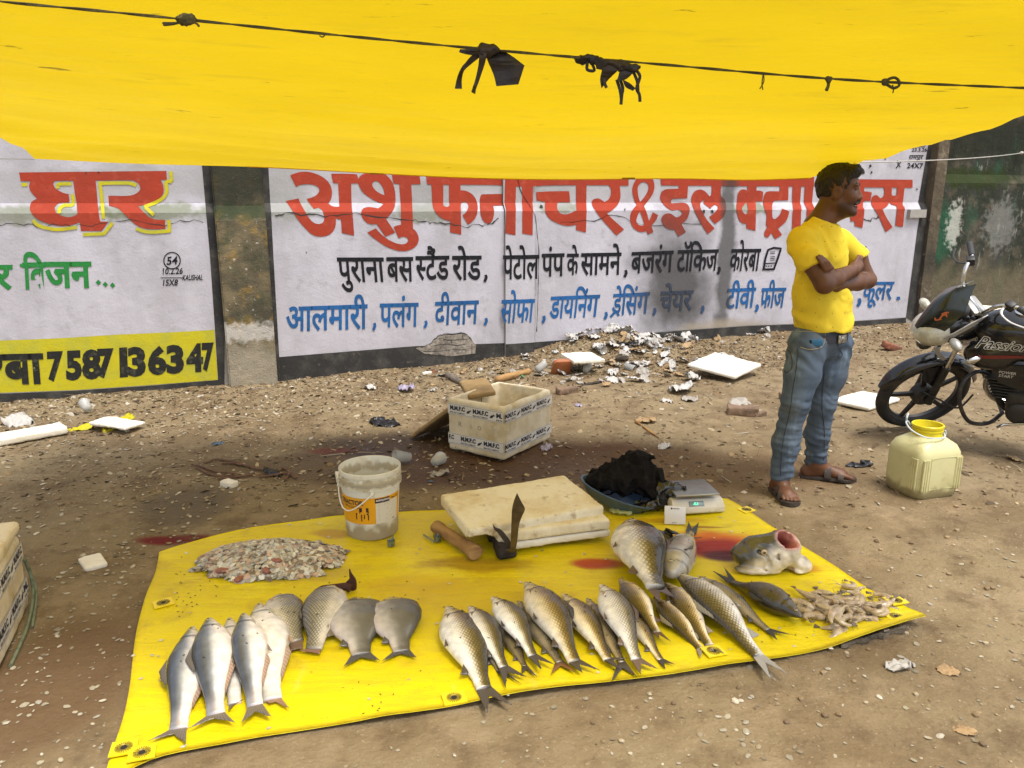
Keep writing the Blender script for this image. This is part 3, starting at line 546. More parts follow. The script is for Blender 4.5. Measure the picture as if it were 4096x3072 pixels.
paint('black_note', [arab(FE_, '23.3.26', (1270, 248), (1495, 245), (8, -58), .02), strk(FE_, [(1300, 172), (1470, 175)], 11, 2), word(FE_, 'राज', (1310, 92), (1500, 88), (-10, 68), .02), word(FE_, 'रामपुर', (1240, 300), (1452, 298), (-22, 55), .02), strk(FE_, [(1215, 380), (1435, 385)], 11, 2), arab(FE_, '24X7', (1200, 492), (1435, 495), (10, -80), .022), strk(FE_, [(1120, 385), (1080, 440), (1040, 490)], 14), strk(FE_, [(1062, 372), (1080, 440), (1105, 475)], 14)], m_black, wr, .006)
crack('plaster_crack', [(1100, 865), (1140, 855), (1300, 862), (1420, 855), (1650, 880), (1710, 890), (1760, 888), (1860, 905), (1930, 900), (1970, 895), (2000, 860)], 6, wr, seed=3)
crack('plaster_crack', [(2240, 895), (2360, 885), (2440, 860), (2520, 880), (2600, 905), (2700, 890), (2860, 900)], 5, wr, seed=4)
crack('plaster_crack', [(3440, 870), (3480, 880), (3520, 862)], 9, wr, seed=5)
crack('plaster_crack', [(2062, 640), (2062, 700), (2075, 760), (2135, 860), (2150, 1000), (2146, 1200), (2140, 1360)], 5, wr, seed=6, off=.036)
m_brick = mat('exposed_masonry', (.25, .22, .18), rough=.95, var=[((.14, .12, .10), 9, .45, .65), ((.36, .32, .27), 30, .5, .7)], bump=[(25, .8, .02)])
paint('broken_plaster', [raw(Z2F, [(1025, 1455), (1075, 1450), (1140, 1430), (1200, 1370), (1250, 1355), (1400, 1352), (1445, 1395), (1480, 1440), (1475, 1500), (1300, 1520), (1100, 1500)])], m_brick, wr, .0075)
for k, ps in enumerate([[(1025, 1455), (1075, 1450), (1140, 1430), (1200, 1370), (1250, 1355), (1400, 1352), (1460, 1410)], [(1240, 1400), (1460, 1395)], [(1150, 1440), (1470, 1432)], [(1090, 1480), (1470, 1470)], [(1300, 1400), (1300, 1435)], [(1380, 1360), (1385, 1395)], [(1220, 1440), (1222, 1475)], [(1450, 1430), (1450, 1560)]]):
    crack('plaster_crack', ps, 10 if k == 0 else 7, wr, Z2F, .009, 20 + k)  # first ribbon is painted shade along the broken edge, for a recessed look
for k, (x, y, r) in enumerate([(3447, 686, 14), (3479, 664, 7), (3484, 690, 5), (3540, 632, 6), (2814, 846, 7), (2848, 846, 8), (2164, 826, 9), (395, 690, 5), (345, 692, 4), (2498, 838, 4), (1225, 1010, 3), (3666, 757, 4)]):
    pts = [(x + r * (1 + .3 * math.sin(3 * a + k)) * math.cos(a) * .7, y + r * (1 + .3 * math.cos(2 * a + k)) * math.sin(a)) for a in np.linspace(0, 6.28, 10)[:-1]]
    paint('chipped_hole', [raw(ID, pts)], m_crack, wr if x > 1100 else wl, .0085)
# broken end of the ledge and rubble foot
mb = MB(); 
u0, z0 = wuz(3640, 830); wbox(mb, u0 - .05, u0 + .19, 1.33, 1.42, 0.0, .05); o = mb.build('ledge_stub', m_plaster, wr, smooth=False)
# ---- dark mossy wall to the right
m_moss = mat('black_mossy_wall', (.05, .05, .042), rough=.95, spec=.2, var=[((.025, .03, .02), 1.8, .42, .6, .95, (1, 1, .5)), ((.15, .12, .085), 3.2, .5, .68, .8), ((.022, .085, .045), 2.6, .56, .66, .7, (1, 1, .5)), ((.26, .26, .235), 13, .61, .69, .7, (1, 1, .35)), ((.34, .34, .32), 60, .67, .72, .7)], bump=[(8, .6, .03), (50, .5, .01)])
L1, L2 = 1.72, 1.82
wm = wall_section('mossy_wall', uRE + .06, uRE + 5, m_moss, 2.9, prof=[(.0, -.3), (.0, L1), (-.07, L2), (-.07, 2.9), (-.35, 2.9), (-.35, -.3)])
q = wpt(*wuz(3830, 735)); mask_var(m_moss, (.026, .038, .008), (q.x + .2, q.y, 1.78), (.9, 9, .16), .8, 9, .7)
q = wpt(*wuz(3800, 930)); mask_var(m_moss, (.02, .085, .045), (q.x - .1, q.y, q.z), (.26, 9, .45), .8, 5, .6); mask_var(m_moss, (.40, .41, .36), (q.x + .05, q.y, q.z + .08), (.14, 9, .33), .85, 20, .9)
mask_var(m_moss, (.15, .125, .075), (q.x, q.y, .35), (9, 9, .55), .7, 4, .6)
mask_var(m_moss, (.018, .02, .012), (q.x, q.y, 2.25), (9, 9, .36), .8, 4, .6)
q = wpt(*wuz(4000, 900)); mask_var(m_moss, (.23, .23, .21), (q.x, q.y, q.z), (.30, 9, .40), .55, 16, .9)
tag(wm, 'black mossy boundary wall with flaking green and grey paint behind the motorcycle', 'wall')
m_pier = mat('stained_pier', (.10, .075, .045), rough=.95, var=[((.035, .03, .02), 3, .42, .62), ((.22, .18, .12), 12, .55, .7, .8)], bump=[(12, .6, .03)])
pier = wall_section('narrow_pier', uRE - .0, uRE + .16, m_pier, 2.85, prof=[(.05, -.3), (.05, 2.85), (-.34, 2.85), (-.34, -.3)])
tag(pier, 'narrow brown stained pier where the lettered wall meets the mossy wall', 'pillar')
# ================================================================ yellow tarpaulin awning overhead
m_tarp = mat('yellow_tarpaulin', (.86, .62, .012), rough=.55, spec=.3, var=[((.70, .49, .012), .9, .38, .68, .75, (.4, 1.6, 1)), ((.60, .42, .02), 5, .58, .74, .5, (.5, 3, 1)), ((.20, .13, .01), 9, .685, .72, .75, (.5, 2.4, 1)), ((.26, .18, .02), 24, .67, .73, .6, (.30, 2, 1))], bump=[(3, .5, .05, (.6, 2, 1)), (11, .4, .015, (.5, 2, 1)), (300, .2, .002)], trans=((.9, .6, .02), .40, 1))  # broadest darker mottling paints uneven light through the sheet into its colour
far = [(75, 343, 4.20), (300, 354, 4.27), (560, 361, 4.33), (800, 374, 4.38), (1000, 384, 4.40), (1200, 388, 4.42), (1450, 386, 4.42), (1600, 389, 4.40), (1700, 387, 4.38), (1748, 385, 4.36)]
farP = spline([AtY(*DD(x, y), d) for x, y, d in far], 6)
def resample(P, n):
    L = [0]
    for a, b in zip(P, P[1:]): L.append(L[-1] + (b - a).length)
    o = []
    for i in range(n):
        t = L[-1] * i / (n - 1); j = min(max(k for k in range(len(L)) if L[k] <= t + 1e-9), len(P) - 2); o.append(P[j].lerp(P[j+1], (t - L[j]) / max(1e-9, L[j+1] - L[j])))
    return o
NU, NV = 70, 46
farP = resample(farP, NU)
sideL = resample(spline([farP[0], AtY(*DD(0, 298), 3.86), Vector((-2.55, 3.0, 1.97)), Vector((-2.6, 2.3, 2.08)), Vector((-2.6, 1.7, 2.15))], 8), NV)
sideR = resample(spline([farP[-1], AtY(*DD(1830, 359), 4.05), AtY(*DD(2000, 311), 3.38), AtY(*DD(2212, 250), 2.68), Vector((1.95, 2.0, 1.99)), Vector((2.0, 1.7, 2.04))], 8), NV)
V = []
for j in range(NV):
    for i in range(NU):
        s = i / (NU - 1); t = j / (NV - 1)
        p = sideL[j].lerp(sideR[j], s); base = sideL[0].lerp(sideR[0], s); q = farP[i] - base
        p = p + q * (1 - t) ** 2
        sag = math.sin(math.pi * s) * math.sin(math.pi * min(1, t * 1.1)) * .10
        n = float(vnoise(s * 5, t * 6, 1.3)) * .03 * min(1, 6 * t) + .010 * float(vnoise(s * 14, t * 40, 5.3)) * min(1, 8 * t) + .014 * math.sin(46 * t + 12 * s) * math.exp(-((t - .12) / .14) ** 2) * min(1, 9 * t) + .012 * math.exp(-((s) / .12) ** 2) * math.sin(18 * t + 30 * s) * min(1, 8 * t)
        V.append(p + Vector((0, 0, -sag + n)))
F = [(j * NU + i, j * NU + i + 1, (j + 1) * NU + i + 1, (j + 1) * NU + i) for j in range(NV - 1) for i in range(NU - 1)]
aw = thing('tarpaulin_awning', 'large translucent bright yellow tarpaulin stretched overhead as an awning', 'awning', (0, 2.3, 0))
def sub(V, o): return [Vector(v) - Vector(o.location) for v in V]
ts = link('sheet', mesh('sheet', sub(V, aw), F), m_tarp, aw)
m_hem = mat('tarpaulin_hem', (.72, .46, .012), rough=.55, var=[((.5, .33, .02), 9, .5, .75, .7)], trans=((.75, .45, .02), .45, 1))
mb = MB(); he = [farP[i] for i in range(NU)]
mb.rings([[p + Vector((0, .012, -.001)), p + Vector((0, .002, .030)), p + Vector((0, -.010, .031)), p + Vector((0, -.012, -.003))] for p in [h - aw.location for h in he[18:]]])
mb.build('hem', m_hem, aw)
m_patch = mat('tape_patch', (.30, .17, .02), rough=.6)
for k, (x0, x1, y) in enumerate([(1482, 1535, 691), (2488, 2540, 712)]):
    mb = MB(); a = AtY(x0, y, 4.365); b_ = AtY(x1, y + 1, 4.365); mb.box((a + b_) / 2 - aw.location, ((b_ - a).length, .004, .016)); mb.build('tape_patch', m_patch, aw)
# ropes ------------------------------------------------------------
m_rope = mat('jute_rope', (.075, .062, .02), rough=.95, var=[((.15, .12, .035), 60, .5, .7), ((.03, .03, .012), 9, .5, .7, .8)], bump=[(220, .8, .004, (1, 1, .3))])
def rope(name, pts, r, m, parent, n=8, twist=60):
    P = resample(pts, max(40, int(sum((b - a).length for a, b in zip(pts, pts[1:])) / .02))); mb = MB()
    for ph in (0, math.pi):
        q = []
        for i, p in enumerate(P):
            a = i * .55 + ph; q.append(p + Vector((0, math.sin(a) * r * .5, math.cos(a) * r * .5)))
        mb.tube(q, r * .62, 6)
    return mb.build(name, m, parent)
def RY(s): return 1.72 + .30 * s        # the rope runs below the sheet, a little farther off at the right
rp = [(-60, -8), (0, 3), (200, 22), (400, 42), (690, 72), (1000, 102), (1270, 126), (1450, 141), (1640, 158), (1780, 169), (1930, 178), (2212, 190), (2290, 193)]
def rpt(x, y, dz=0): return AtY(*DD(x, y), RY((x + 60) / 2350) ) + Vector((0, 0, dz))
rt = thing('awning_rope', 'frayed brown rope with knots and a loop running under the yellow awning', 'rope', rpt(1106, 112))
P = [p - rt.location for p in spline([rpt(x, y) for x, y in rp], 10)]
for o_ in [rope('rope_strand', P, .0031, m_rope, rt)]: pass
def knot(x, y, r, sx=1.0, tail=()):
    c = rpt(x, y) - rt.location; s = SDF(c - Vector((.06, .06, .06)), c + Vector((.06, .06, .06)), .0025); s.ell(c, (r * sx, r * .8, r), k=.002); s.noise(160, .006, 2); P_, F_ = s.mesh(); link('knot', mesh('knot', P_, F_), m_rope, rt)
    for t in tail: mb = MB(); mb.tube(spline([rpt(a, b) - rt.location for a, b in t], 5), [.0028] * (5 * (len(t) - 1)) + [.0012], 6); mb.build('frayed_end', m_rope, rt)
knot(402, 42, .013, 1.7, [[(395, 45), (380, 50), (350, 50)], [(398, 46), (372, 52), (352, 54)], [(412, 45), (426, 52), (430, 58)]])
knot(1790, 172, .009, 1, [[(1789, 176), (1788, 186), (1783, 196)], [(1790, 176), (1790, 186), (1786, 197)]])
knot(1912, 177, .0085, 1.2, [])
mb = MB(); mb.tube(spline([rpt(x, y) - rt.location for x, y in [(1912, 178), (1922, 170), (1934, 168), (1942, 176), (1941, 186), (1930, 190), (1918, 184)]], 5, True), .0035, 6, closed=True); mb.build('rope_loop', m_rope, rt)
for q in ([(1928, 183), (1930, 192), (1929, 201)], [(1649, 158), (1650, 176), (1641, 192)], [(1649, 158), (1646, 180), (1648, 194)], [(704, 73), (697, 80), (690, 77)]):
    mb = MB(); mb.tube(spline([rpt(x, y) - rt.location for x, y in q], 4), .0015, 5); mb.build('loose_thread', m_rope, rt)
m_rag = mat('black_plastic_rag', (.018, .013, .010), rough=.5, var=[((.07, .04, .015), 12, .5, .7, .8)], bump=[(30, .6, .01)], trans=((.10, .05, .012), .25))
def ragsheet(name, polys, parent, wob=.012):
    for k, pl_ in enumerate(polys):
        V, F = fill2d(pl_, (), 3); P3 = [rpt(x, y) for x, y in V]; V2 = []
        for i, p in enumerate(P3): V2.append(p + Vector((0, wob * (float(vnoise(V[i][0] * .06, V[i][1] * .04, k * 3.1)) * 2) - .004 * k, 0)) - parent.location)
        n = len(V2); th = Vector((0, .0015, 0)); mb = MB(); mb.add(V2 + [v + th for v in V2], [list(f) for f in F] + [[i + n for i in f][::-1] for f in F] + [(i, (i + 1) % n, (i + 1) % n + n, i + n) for i in range(n)]); mb.build(name, m_rag, parent)
rg = thing('tied_rag', 'black plastic rag with a wide flap and ribbon ends tied on the awning rope', 'rag', rpt(1050, 112))
ragsheet('rag_strip', [[(1046, 105), (1066, 106), (1098, 114), (1133, 142), (1120, 182), (1072, 186), (1066, 160), (1052, 128)], [(1040, 108), (1052, 112), (1030, 130), (1008, 148), (998, 168), (998, 192), (982, 191), (988, 165), (1006, 136), (1026, 116)], [(1036, 112), (1052, 112), (1050, 130), (1040, 160), (1030, 190), (1027, 205), (1018, 199), (1026, 176), (1034, 140)], [(994, 108), (1008, 108), (1034, 112), (1046, 120), (1020, 121), (1000, 117), (992, 114)]], rg)
c = rpt(1052, 109) - rg.location; s = SDF(c - Vector((.05,)*3), c + Vector((.05,)*3), .003); s.ell(c, (.030, .014, .014)); s.noise(110, .008, 2); sdf_obj('rag_knot', s, m_rag, rg)
rg = thing('tied_rag', 'small bundle of shredded black plastic with dangling strings tied on the rope', 'rag', rpt(1325, 135))
ragsheet('rag_strip', [[(1300, 134), (1340, 136), (1335, 152), (1318, 168), (1300, 190), (1296, 172), (1300, 150)], [(1338, 136), (1374, 140), (1372, 152), (1352, 172), (1330, 178), (1336, 160)], [(1344, 172), (1358, 180), (1372, 192), (1366, 197), (1350, 188)], [(1282, 130), (1306, 134), (1302, 152), (1288, 150)]], rg)
for pts in ([(1270, 128), (1268, 150), (1284, 152), (1276, 132)], [(1338, 168), (1345, 190), (1343, 205), (1341, 226)], [(1332, 172), (1339, 195), (1342, 215)], [(1372, 150), (1382, 165), (1375, 190), (1381, 205), (1382, 220)], [(1366, 152), (1376, 175), (1378, 200)], [(1303, 168), (1306, 180), (1310, 190)]): mb = MB(); mb.tube(spline([rpt(x, y) - rg.location for x, y in pts], 5), .004, 5, sq=.4); mb.build('dangling_string', m_rag, rg)
c = rpt(1310, 134) - rg.location; s = SDF(c - Vector((.09,)*3), c + Vector((.09,)*3), .003); s.cone(c - Vector((.06, 0, -.005)), c + Vector((.07, 0, -.012)), .010, .010); s.noise(100, .014, 2); sdf_obj('rag_knot', s, m_rag, rg)
# guy lines
m_cord = mat('pale_cord', (.42, .40, .36), rough=.9)
def cord(name, label, a, b_, sag, r, m=m_cord):
    t = thing(name, label, 'cord', a); P = [a.lerp(b_, k / 20) + Vector((0, 0, -sag * 4 * (k / 20) * (1 - k / 20))) - a for k in range(21)]
    mb = MB(); mb.tube(P, r, 6); mb.build('cord', m, t); return t
a = AtY(3417, 650, 3.93); e = wpt(*wuz(4075, 612), off=-.02)
t = cord('guy_line', 'thin pale cord tied from the awning edge to the mossy wall, behind the man', a, e + WN * .03, .02, .0042)
s = SDF((e - a) - Vector((.06,)*3), (e - a) + Vector((.06,)*3), .004); s.ell(e - a, (.025, .02, .016)); s.noise(90, .01, 2); sdf_obj('knot', s, m_cord, t)
a = farP[0]; cord('guy_line', 'short cord at the left corner of the awning running to the lettered wall', a, wpt(*wuz(-40, 636), off=.01), .0, .004)
# ================================================================ yellow ground sheet
m_sheet = mat('yellow_plastic_sheet', (.67, .53, .004), rough=.42, spec=.32, coat=.0, var=[((.60, .47, .004), 1.6, .42, .68, .8), ((.76, .65, .015), 2.3, .52, .72, .7), ((.42, .29, .02), 7, .54, .72, .65), ((.68, .55, .12), 14, .62, .74, .45, (1, .3, 1)), ((.26, .17, .03), 40, .655, .72, .6)], bump=[(5, .5, .03), (9, .5, .02, (.3, 2.2, 1)), (30, .35, .006), (120, .2, .002)])
top = spline([GD(x, y) for x, y in [(340, 1200), (450, 1165), (600, 1138), (735, 1119), (850, 1112), (950, 1107), (1250, 1092), (1400, 1082), (1480, 1080), (1572, 1081)]], 6)
bot = spline([GD(x, y) for x, y in [(226, 1706), (361, 1641), (600, 1594), (830, 1559), (1000, 1530), (1250, 1490), (1500, 1460), (1700, 1425), (1850, 1394), (1997, 1354)]], 6)
MU, MVn = 120, 70; top = resample(top, MU); bot = resample(bot, MU)
def shz(x, y): return .012 + .003 * abs(math.sin(5 * (x * .9 - y * 1.3) + 4 * float(vnoise(x * 1.5, y * 1.5, 8)))) ** 6 + .003 * abs(math.sin(4 * (x * .6 + y * 1.1) + 5 * float(vnoise(x * 1.2, y * 1.7, 3)))) ** 8 + .006 * float(vnoise(x * 3, y * 3, 2.2)) + .003 * float(vnoise(x * 11, y * 5, 9.1)) + .0025 * math.sin(18 * (y + .35 * x) + 3 * float(vnoise(x * 2, y * 2, 5)))
V = []
for j in range(MVn):
    for i in range(MU):
        t = j / (MVn - 1); s = i / (MU - 1); p = top[i].lerp(bot[i], t)
        p = p + (bot[i] - top[i]).normalized() * 0 + Vector((.012 * math.sin(9 * t + 1) * (1 - s) ** 8, 0, 0))
        z = shz(p.x, p.y) + .030 * math.exp(-((s - .97) / .09) ** 2 - ((t - 1) / .12) ** 2) + .012 * math.exp(-((t - 1) / .03) ** 2) * (.5 + float(vnoise(s * 9, 0, 0)))
        z += .006 * math.exp(-((t - .90 - .01 * s) / .008) ** 2)          # welded hem
        V.append(Vector((p.x, p.y, z)))
n0 = len(V); V += [v - Vector((0, 0, .004)) for v in V]
F = [(j * MU + i, j * MU + i + 1, (j + 1) * MU + i + 1, (j + 1) * MU + i) for j in range(MVn - 1) for i in range(MU - 1)]
F += [tuple(n0 + k for k in f[::-1]) for f in F]
bd = [i for i in range(MU)] + [j * MU + MU - 1 for j in range(1, MVn)] + [(MVn - 1) * MU + i for i in range(MU - 2, -1, -1)] + [j * MU for j in range(MVn - 2, 0, -1)]
F += [(bd[k], bd[(k + 1) % len(bd)], bd[(k + 1) % len(bd)] + n0, bd[k] + n0) for k in range(len(bd))]
sh = thing('ground_sheet', 'bright yellow plastic sheet with eyelets spread on the earth under the fish', 'tarpaulin', (0, 2.75, 0))
o = link('sheet', mesh('sheet', sub(V, sh), F), m_sheet, sh)
def MZ(x, y): return shz(x, y)
for (px_, py_, rx, ry, col, st, sc) in [(1030, 1225, .30, .10, (.30, .16, .01), .7, 9), (1300, 1225, .16, .05, (.35, .12, .008), .85, 9), (1285, 1222, .13, .055, (.40, .05, .006), .95, 9), (1545, 1182, .32, .17, (.55, .12, .004), .95, 6), (1555, 1190, .25, .125, (.26, .010, .001), .97, 8), (1572, 1205, .15, .080, (.06, .001, .001), .98, 9), (1520, 1145, .13, .018, (.30, .10, .01), .8, 8), (720, 1160, .15, .06, (.36, .16, .02), .6, 9), (620, 1240, .4, .14, (.36, .26, .05), .6, 7), (1000, 1290, .5, .2, (.50, .34, .006), .6, 6), (1180, 1150, .25, .05, (.40, .26, .01), .6, 8), (1740, 1235, .1, .05, (.40, .10, .01), .6, 8), (1420, 1130, .3, .05, (.45, .22, .01), .55, 8), (900, 1270, .3, .1, (.55, .36, .006), .5, 6)]:
    p = GD(px_, py_) - sh.location; mask_var(m_sheet, col, (p.x, p.y, 0), (rx, ry, 3), st, sc, .22 if col[1] < .13 else .5)
m_eye = mat('eyelet_ring', (.30, .24, .03), rough=.4, metal=.3, var=[((.16, .12, .03), 200, .45, .6)]); m_dark = mat('eyelet_hole', (.02, .014, .008), rough=.9); m_tab = mat('eyelet_tab', (.80, .62, .01), rough=.35, coat=.2, var=[((.6, .45, .02), 12, .5, .7)])
for k, (ex, ey, ang) in enumerate([(270, 1634, 0), (309, 1644, 0), (354, 1312, .3), (981, 1520, 0), (1541, 1422, 0), (1932, 1318, 0), (1934, 1352, 0), (1612, 1109, .2)]):
    p = GD(ex, ey); z = MZ(p.x, p.y) + (.026 if ex > 1900 else .006 if ey > 1400 else .002); q = p - sh.location
    mb = MB(); a = R(18) + ang; M = Matrix.Translation((q.x, q.y, z)) @ Matrix.Rotation(a, 4, 'Z')
    mb.prism([(-.036, -.028), (.036, -.03), (.034, .03), (-.034, .032)], .004, M); mb.build('eyelet_tab', m_tab, sh, smooth=False)
    mb = MB()
    for j in range(22):
        aa = 2 * math.pi * j / 22; mb.box((.019, 0, .0052), (.010, .0022, .0016), M @ Matrix.Rotation(aa, 4, 'Z'))
    mb.lathe([(.0085, .004), (.0125, .0065), (.0135, .0045)], 20, M, cap=False); ey_ = mb.build('eyelet', m_eye, sh)
    mb = MB(); mb.lathe([(.009, .004), (.009, .0052)], 16, M); mb.build('eyelet_hole', m_dark, ey_)
# folded sacking under the lifted right corner
m_sack = mat('grey_sacking', (.13, .105, .07), rough=.95, var=[((.24, .2, .15), 40, .5, .7), ((.06, .05, .035), 8, .5, .7)], bump=[(90, .9, .01)])
mb = MB(); rr = []
for i, k in enumerate(range(int(MU * .85), MU - 3)):
    p = bot[k] + Vector((.0, .035, 0)); a = 1 - abs(i / (MU * .19 - 2) - .5) * 1.2; hgt = .016 + .020 * i / (MU * .19); w_ = .034 + .01 * math.sin(i * 1.7)
    rr.append([p + Vector((0, -w_, .002)), p + Vector((0, -w_ + .006 * math.sin(i * 2.3), hgt * .8)), p + Vector((0, -.02, hgt * .75)), p + Vector((0, -.02, 0))])
mb.rings(rr); o = mb.build('folded_sack', m_sack, None); tag(o, 'folded dirty grey sacking poking out under the right corner of the yellow ground sheet', 'sack')
# ================================================================ foam boxes, boards, bucket, tools, scale
m_foam = mat('dirty_foam', (.75, .69, .52), rough=.85, spec=.3, var=[((.56, .42, .19), 4, .45, .68, .85), ((.78, .73, .60), 7, .52, .72, .8), ((.30, .19, .07), 13, .58, .70, .7), ((.10, .07, .03), 60, .655, .70, .7)], bump=[(160, .5, .004), (20, .3, .006)])
m_foamw = mat('white_foam', (.74, .70, .60), rough=.85, spec=.3, var=[((.55, .46, .30), 5, .52, .72, .7), ((.22, .16, .09), 24, .66, .76, .6)], bump=[(160, .5, .004)])
m_foambrown = mat('brown_stained_foam', (.30, .20, .085), rough=.9, var=[((.16, .10, .045), 6, .45, .65, .9), ((.46, .36, .2), 12, .56, .74, .7)], bump=[(120, .5, .004)])
m_foambox = mat('foam_box_wall', (.66, .58, .42), rough=.85, spec=.3, var=[((.44, .34, .17), 5, .46, .7, .85, (1, 1, .5)), ((.70, .66, .56), 9, .54, .72, .8), ((.20, .14, .07), 26, .66, .74, .7, (1, 1, .45))], bump=[(160, .4, .004)])
m_tape = mat('printed_tape', (.66, .64, .60), rough=.3, spec=.5, var=[((.50, .44, .34), 8, .5, .72, .7)])
m_ink = mat('blue_black_ink', (.012, .014, .035), rough=.5)
def fitbox(c4):
    p0, p1, p2, p3 = [Vector(p) for p in c4]; c = (p0 + p1 + p2 + p3) / 4; ex = ((p1 - p0) + (p2 - p3)) / 2; ey = ((p3 - p0) + (p2 - p1)) / 2
    lx, ly = ex.length, ey.length; ex.normalize(); n = ex.cross(ey).normalized(); ey = n.cross(ex)
    if n.z < 0: n = -n; ey = -ey
    return c, ex, ey, n, lx, ly
def slab(name, label, cat, c4, th, m, chips=(), amp=.004, h=.0075, r=.012, group=None):
    c, ex, ey, n, lx, ly = fitbox(c4); s = SDF((-lx/2, -ly/2, -th), (lx/2, ly/2, .005), h); s.box((0, 0, -th/2), (lx/2, ly/2, th/2), r)
    for q in chips: s.ell(q[:3], q[3:6], k=.004, sub=True)
    s.noise(9, amp, 2); s.noise(60, amp * .7, 1)
    P, F = s.mesh(); o = link(name, mesh(name, P, F), m); M = Matrix((ex, ey, n)).transposed().to_4x4(); M.translation = c; o.matrix_world = M
    return tag(o, label, cat, group)
def oneletters(mb, s, ox, oy, hgt, M, bold=.03, wid=None, z=0.0012):
    V, F = text2d(s, bold); x0, x1 = V[:, 0].min(), V[:, 0].max(); y0, y1 = V[:, 1].min(), V[:, 1].max(); k = hgt / (y1 - y0); kx = (wid / (x1 - x0)) if wid else k
    mb.add([Vector((ox + (v[0] - x0) * kx, oy + (v[1] - y0) * k, z)) for v in V], F, M)
def fishmark(mb, ox, oy, L, M, z=.0012):
    pts = [(0, 0), (.25, .16), (.55, .18), (.8, .07), (1, .2), (.95, 0), (1, -.2), (.8, -.07), (.55, -.17), (.25, -.15)]
    V, F = fill2d([(x, y) for x, y in pts], (), 2); a = R(32); mb.add([Vector((ox + L * (v[0] * math.cos(a) - v[1] * math.sin(a)), oy + L * (v[0] * math.sin(a) + v[1] * math.cos(a)), z)) for v in V], F, M)
def foam_box(name, label, corner, ax, ay, lx, ly, hz, th=.03, open_=True, tapes=(), flip=False):
    """corner: bottom front corner; ax, ay: unit directions of its two visible faces"""
    t = thing(name, label, 'foam box', corner); ax = Vector((*ax, 0)).normalized(); ay = Vector((*ay, 0)).normalized()
    ay = (ay - ax * ay.dot(ax)).normalized(); M = Matrix((ax, ay, Vector((0, 0, 1)))).transposed()
    s = SDF((0, 0, 0), (lx, ly, hz), .0085) ; s.box((lx/2, ly/2, hz/2), (lx/2, ly/2, hz/2), .022)
    if open_: s.box((lx/2, ly/2, hz/2 + th), (lx/2 - th, ly/2 - th, hz/2), .012, sub=True)
    s.ell((lx * .3, 0, .0), (.1, .02, .012), k=.006, sub=True); s.noise(8, .006, 2); s.noise(45, .003, 1)
    P, F = s.mesh(); ob = link('box_shell', mesh('box_shell', P, F), m_foambox, t); ob.matrix_local = M.to_4x4()
    for z0, z1, sa, sb in tapes:          # a printed tape band on both visible faces; letters are children of the tape
        for face in (0, 1):
            L = lx if face == 0 else ly; e = .004
            if face == 0: B = Matrix(((1, 0, 0), (0, 0, -1), (0, 1, 0))).to_4x4() @ Matrix.Translation((0, 0, e)); flipx = False
            else: B = Matrix(((0, 0, -1), (1, 0, 0), (0, 1, 0))).to_4x4() @ Matrix.Translation((0, 0, e)); flipx = True
            mb = MB(); mb.add([(.006, z0, 0), (L - .006, z0, 0), (L - .006, z1, 0), (.006, z1, 0)], [(0, 1, 2, 3)]); bm_ = mb.build('tape_band', m_tape, ob, smooth=False); bm_.matrix_local = B
            hh = z1 - z0; mb = MB(); x = sa if face == 0 else sb; pitch = .175
            if flipx: FM = Matrix.Translation((L, 0, 0)) @ Matrix.Scale(-1, 4, (1, 0, 0))
            else: FM = Matrix()
            while x < L - .02:
                w_ = min(.115, L - .012 - x)
                if w_ > .03:
                    full = w_ >= .112; txt = 'M.M.F.C' if full else ('M.M.' if w_ > .06 else 'M.')
                    oneletters(mb, txt, x, z0 + hh * .40, hh * .42, FM, .055, w_); oneletters(mb, 'M.M. FISH COMPANY' if full else 'M.M. FISH', x, z0 + hh * .13, hh * .15, FM, .01, w_)
                if x + .165 < L: fishmark(mb, x + .126, z0 + hh * .30, .042, FM)
                x += pitch
            if sa > .05 and face == 0: oneletters(mb, 'F.C', .012, z0 + hh * .40, hh * .42, FM, .055, .04)
            mb.add([(.008, z0 + hh * .06, .0008), (L - .008, z0 + hh * .06, .0008), (L - .008, z0 + hh * .08, .0008), (.008, z0 + hh * .08, .0008), (.008, z0 + hh * .93, .0008), (L - .008, z0 + hh * .93, .0008), (L - .008, z0 + hh * .95, .0008), (.008, z0 + hh * .95, .0008)], [(0, 1, 2, 3), (4, 5, 6, 7)], FM)
            mb.build('tape_lettering', m_ink, bm_, smooth=False)
    return t, M, ob
# --- open box in the middle. local x runs along the left visible face (read left to right), local y along the right one
cf = GD(1090, 997); cl = GD(955, 981); axd = Vector((.83, -.56)); cl = cf - Vector((.83, -.56, 0)) * .43
bx, BM_, bs = foam_box('foam_box', 'open dirty foam fish box with printed tape on the wet earth', cl, (.83, -.56), (.56, .83), .43, .54, .335, tapes=[(.235, .305, .025, 0), (.045, .115, .105, 0)])
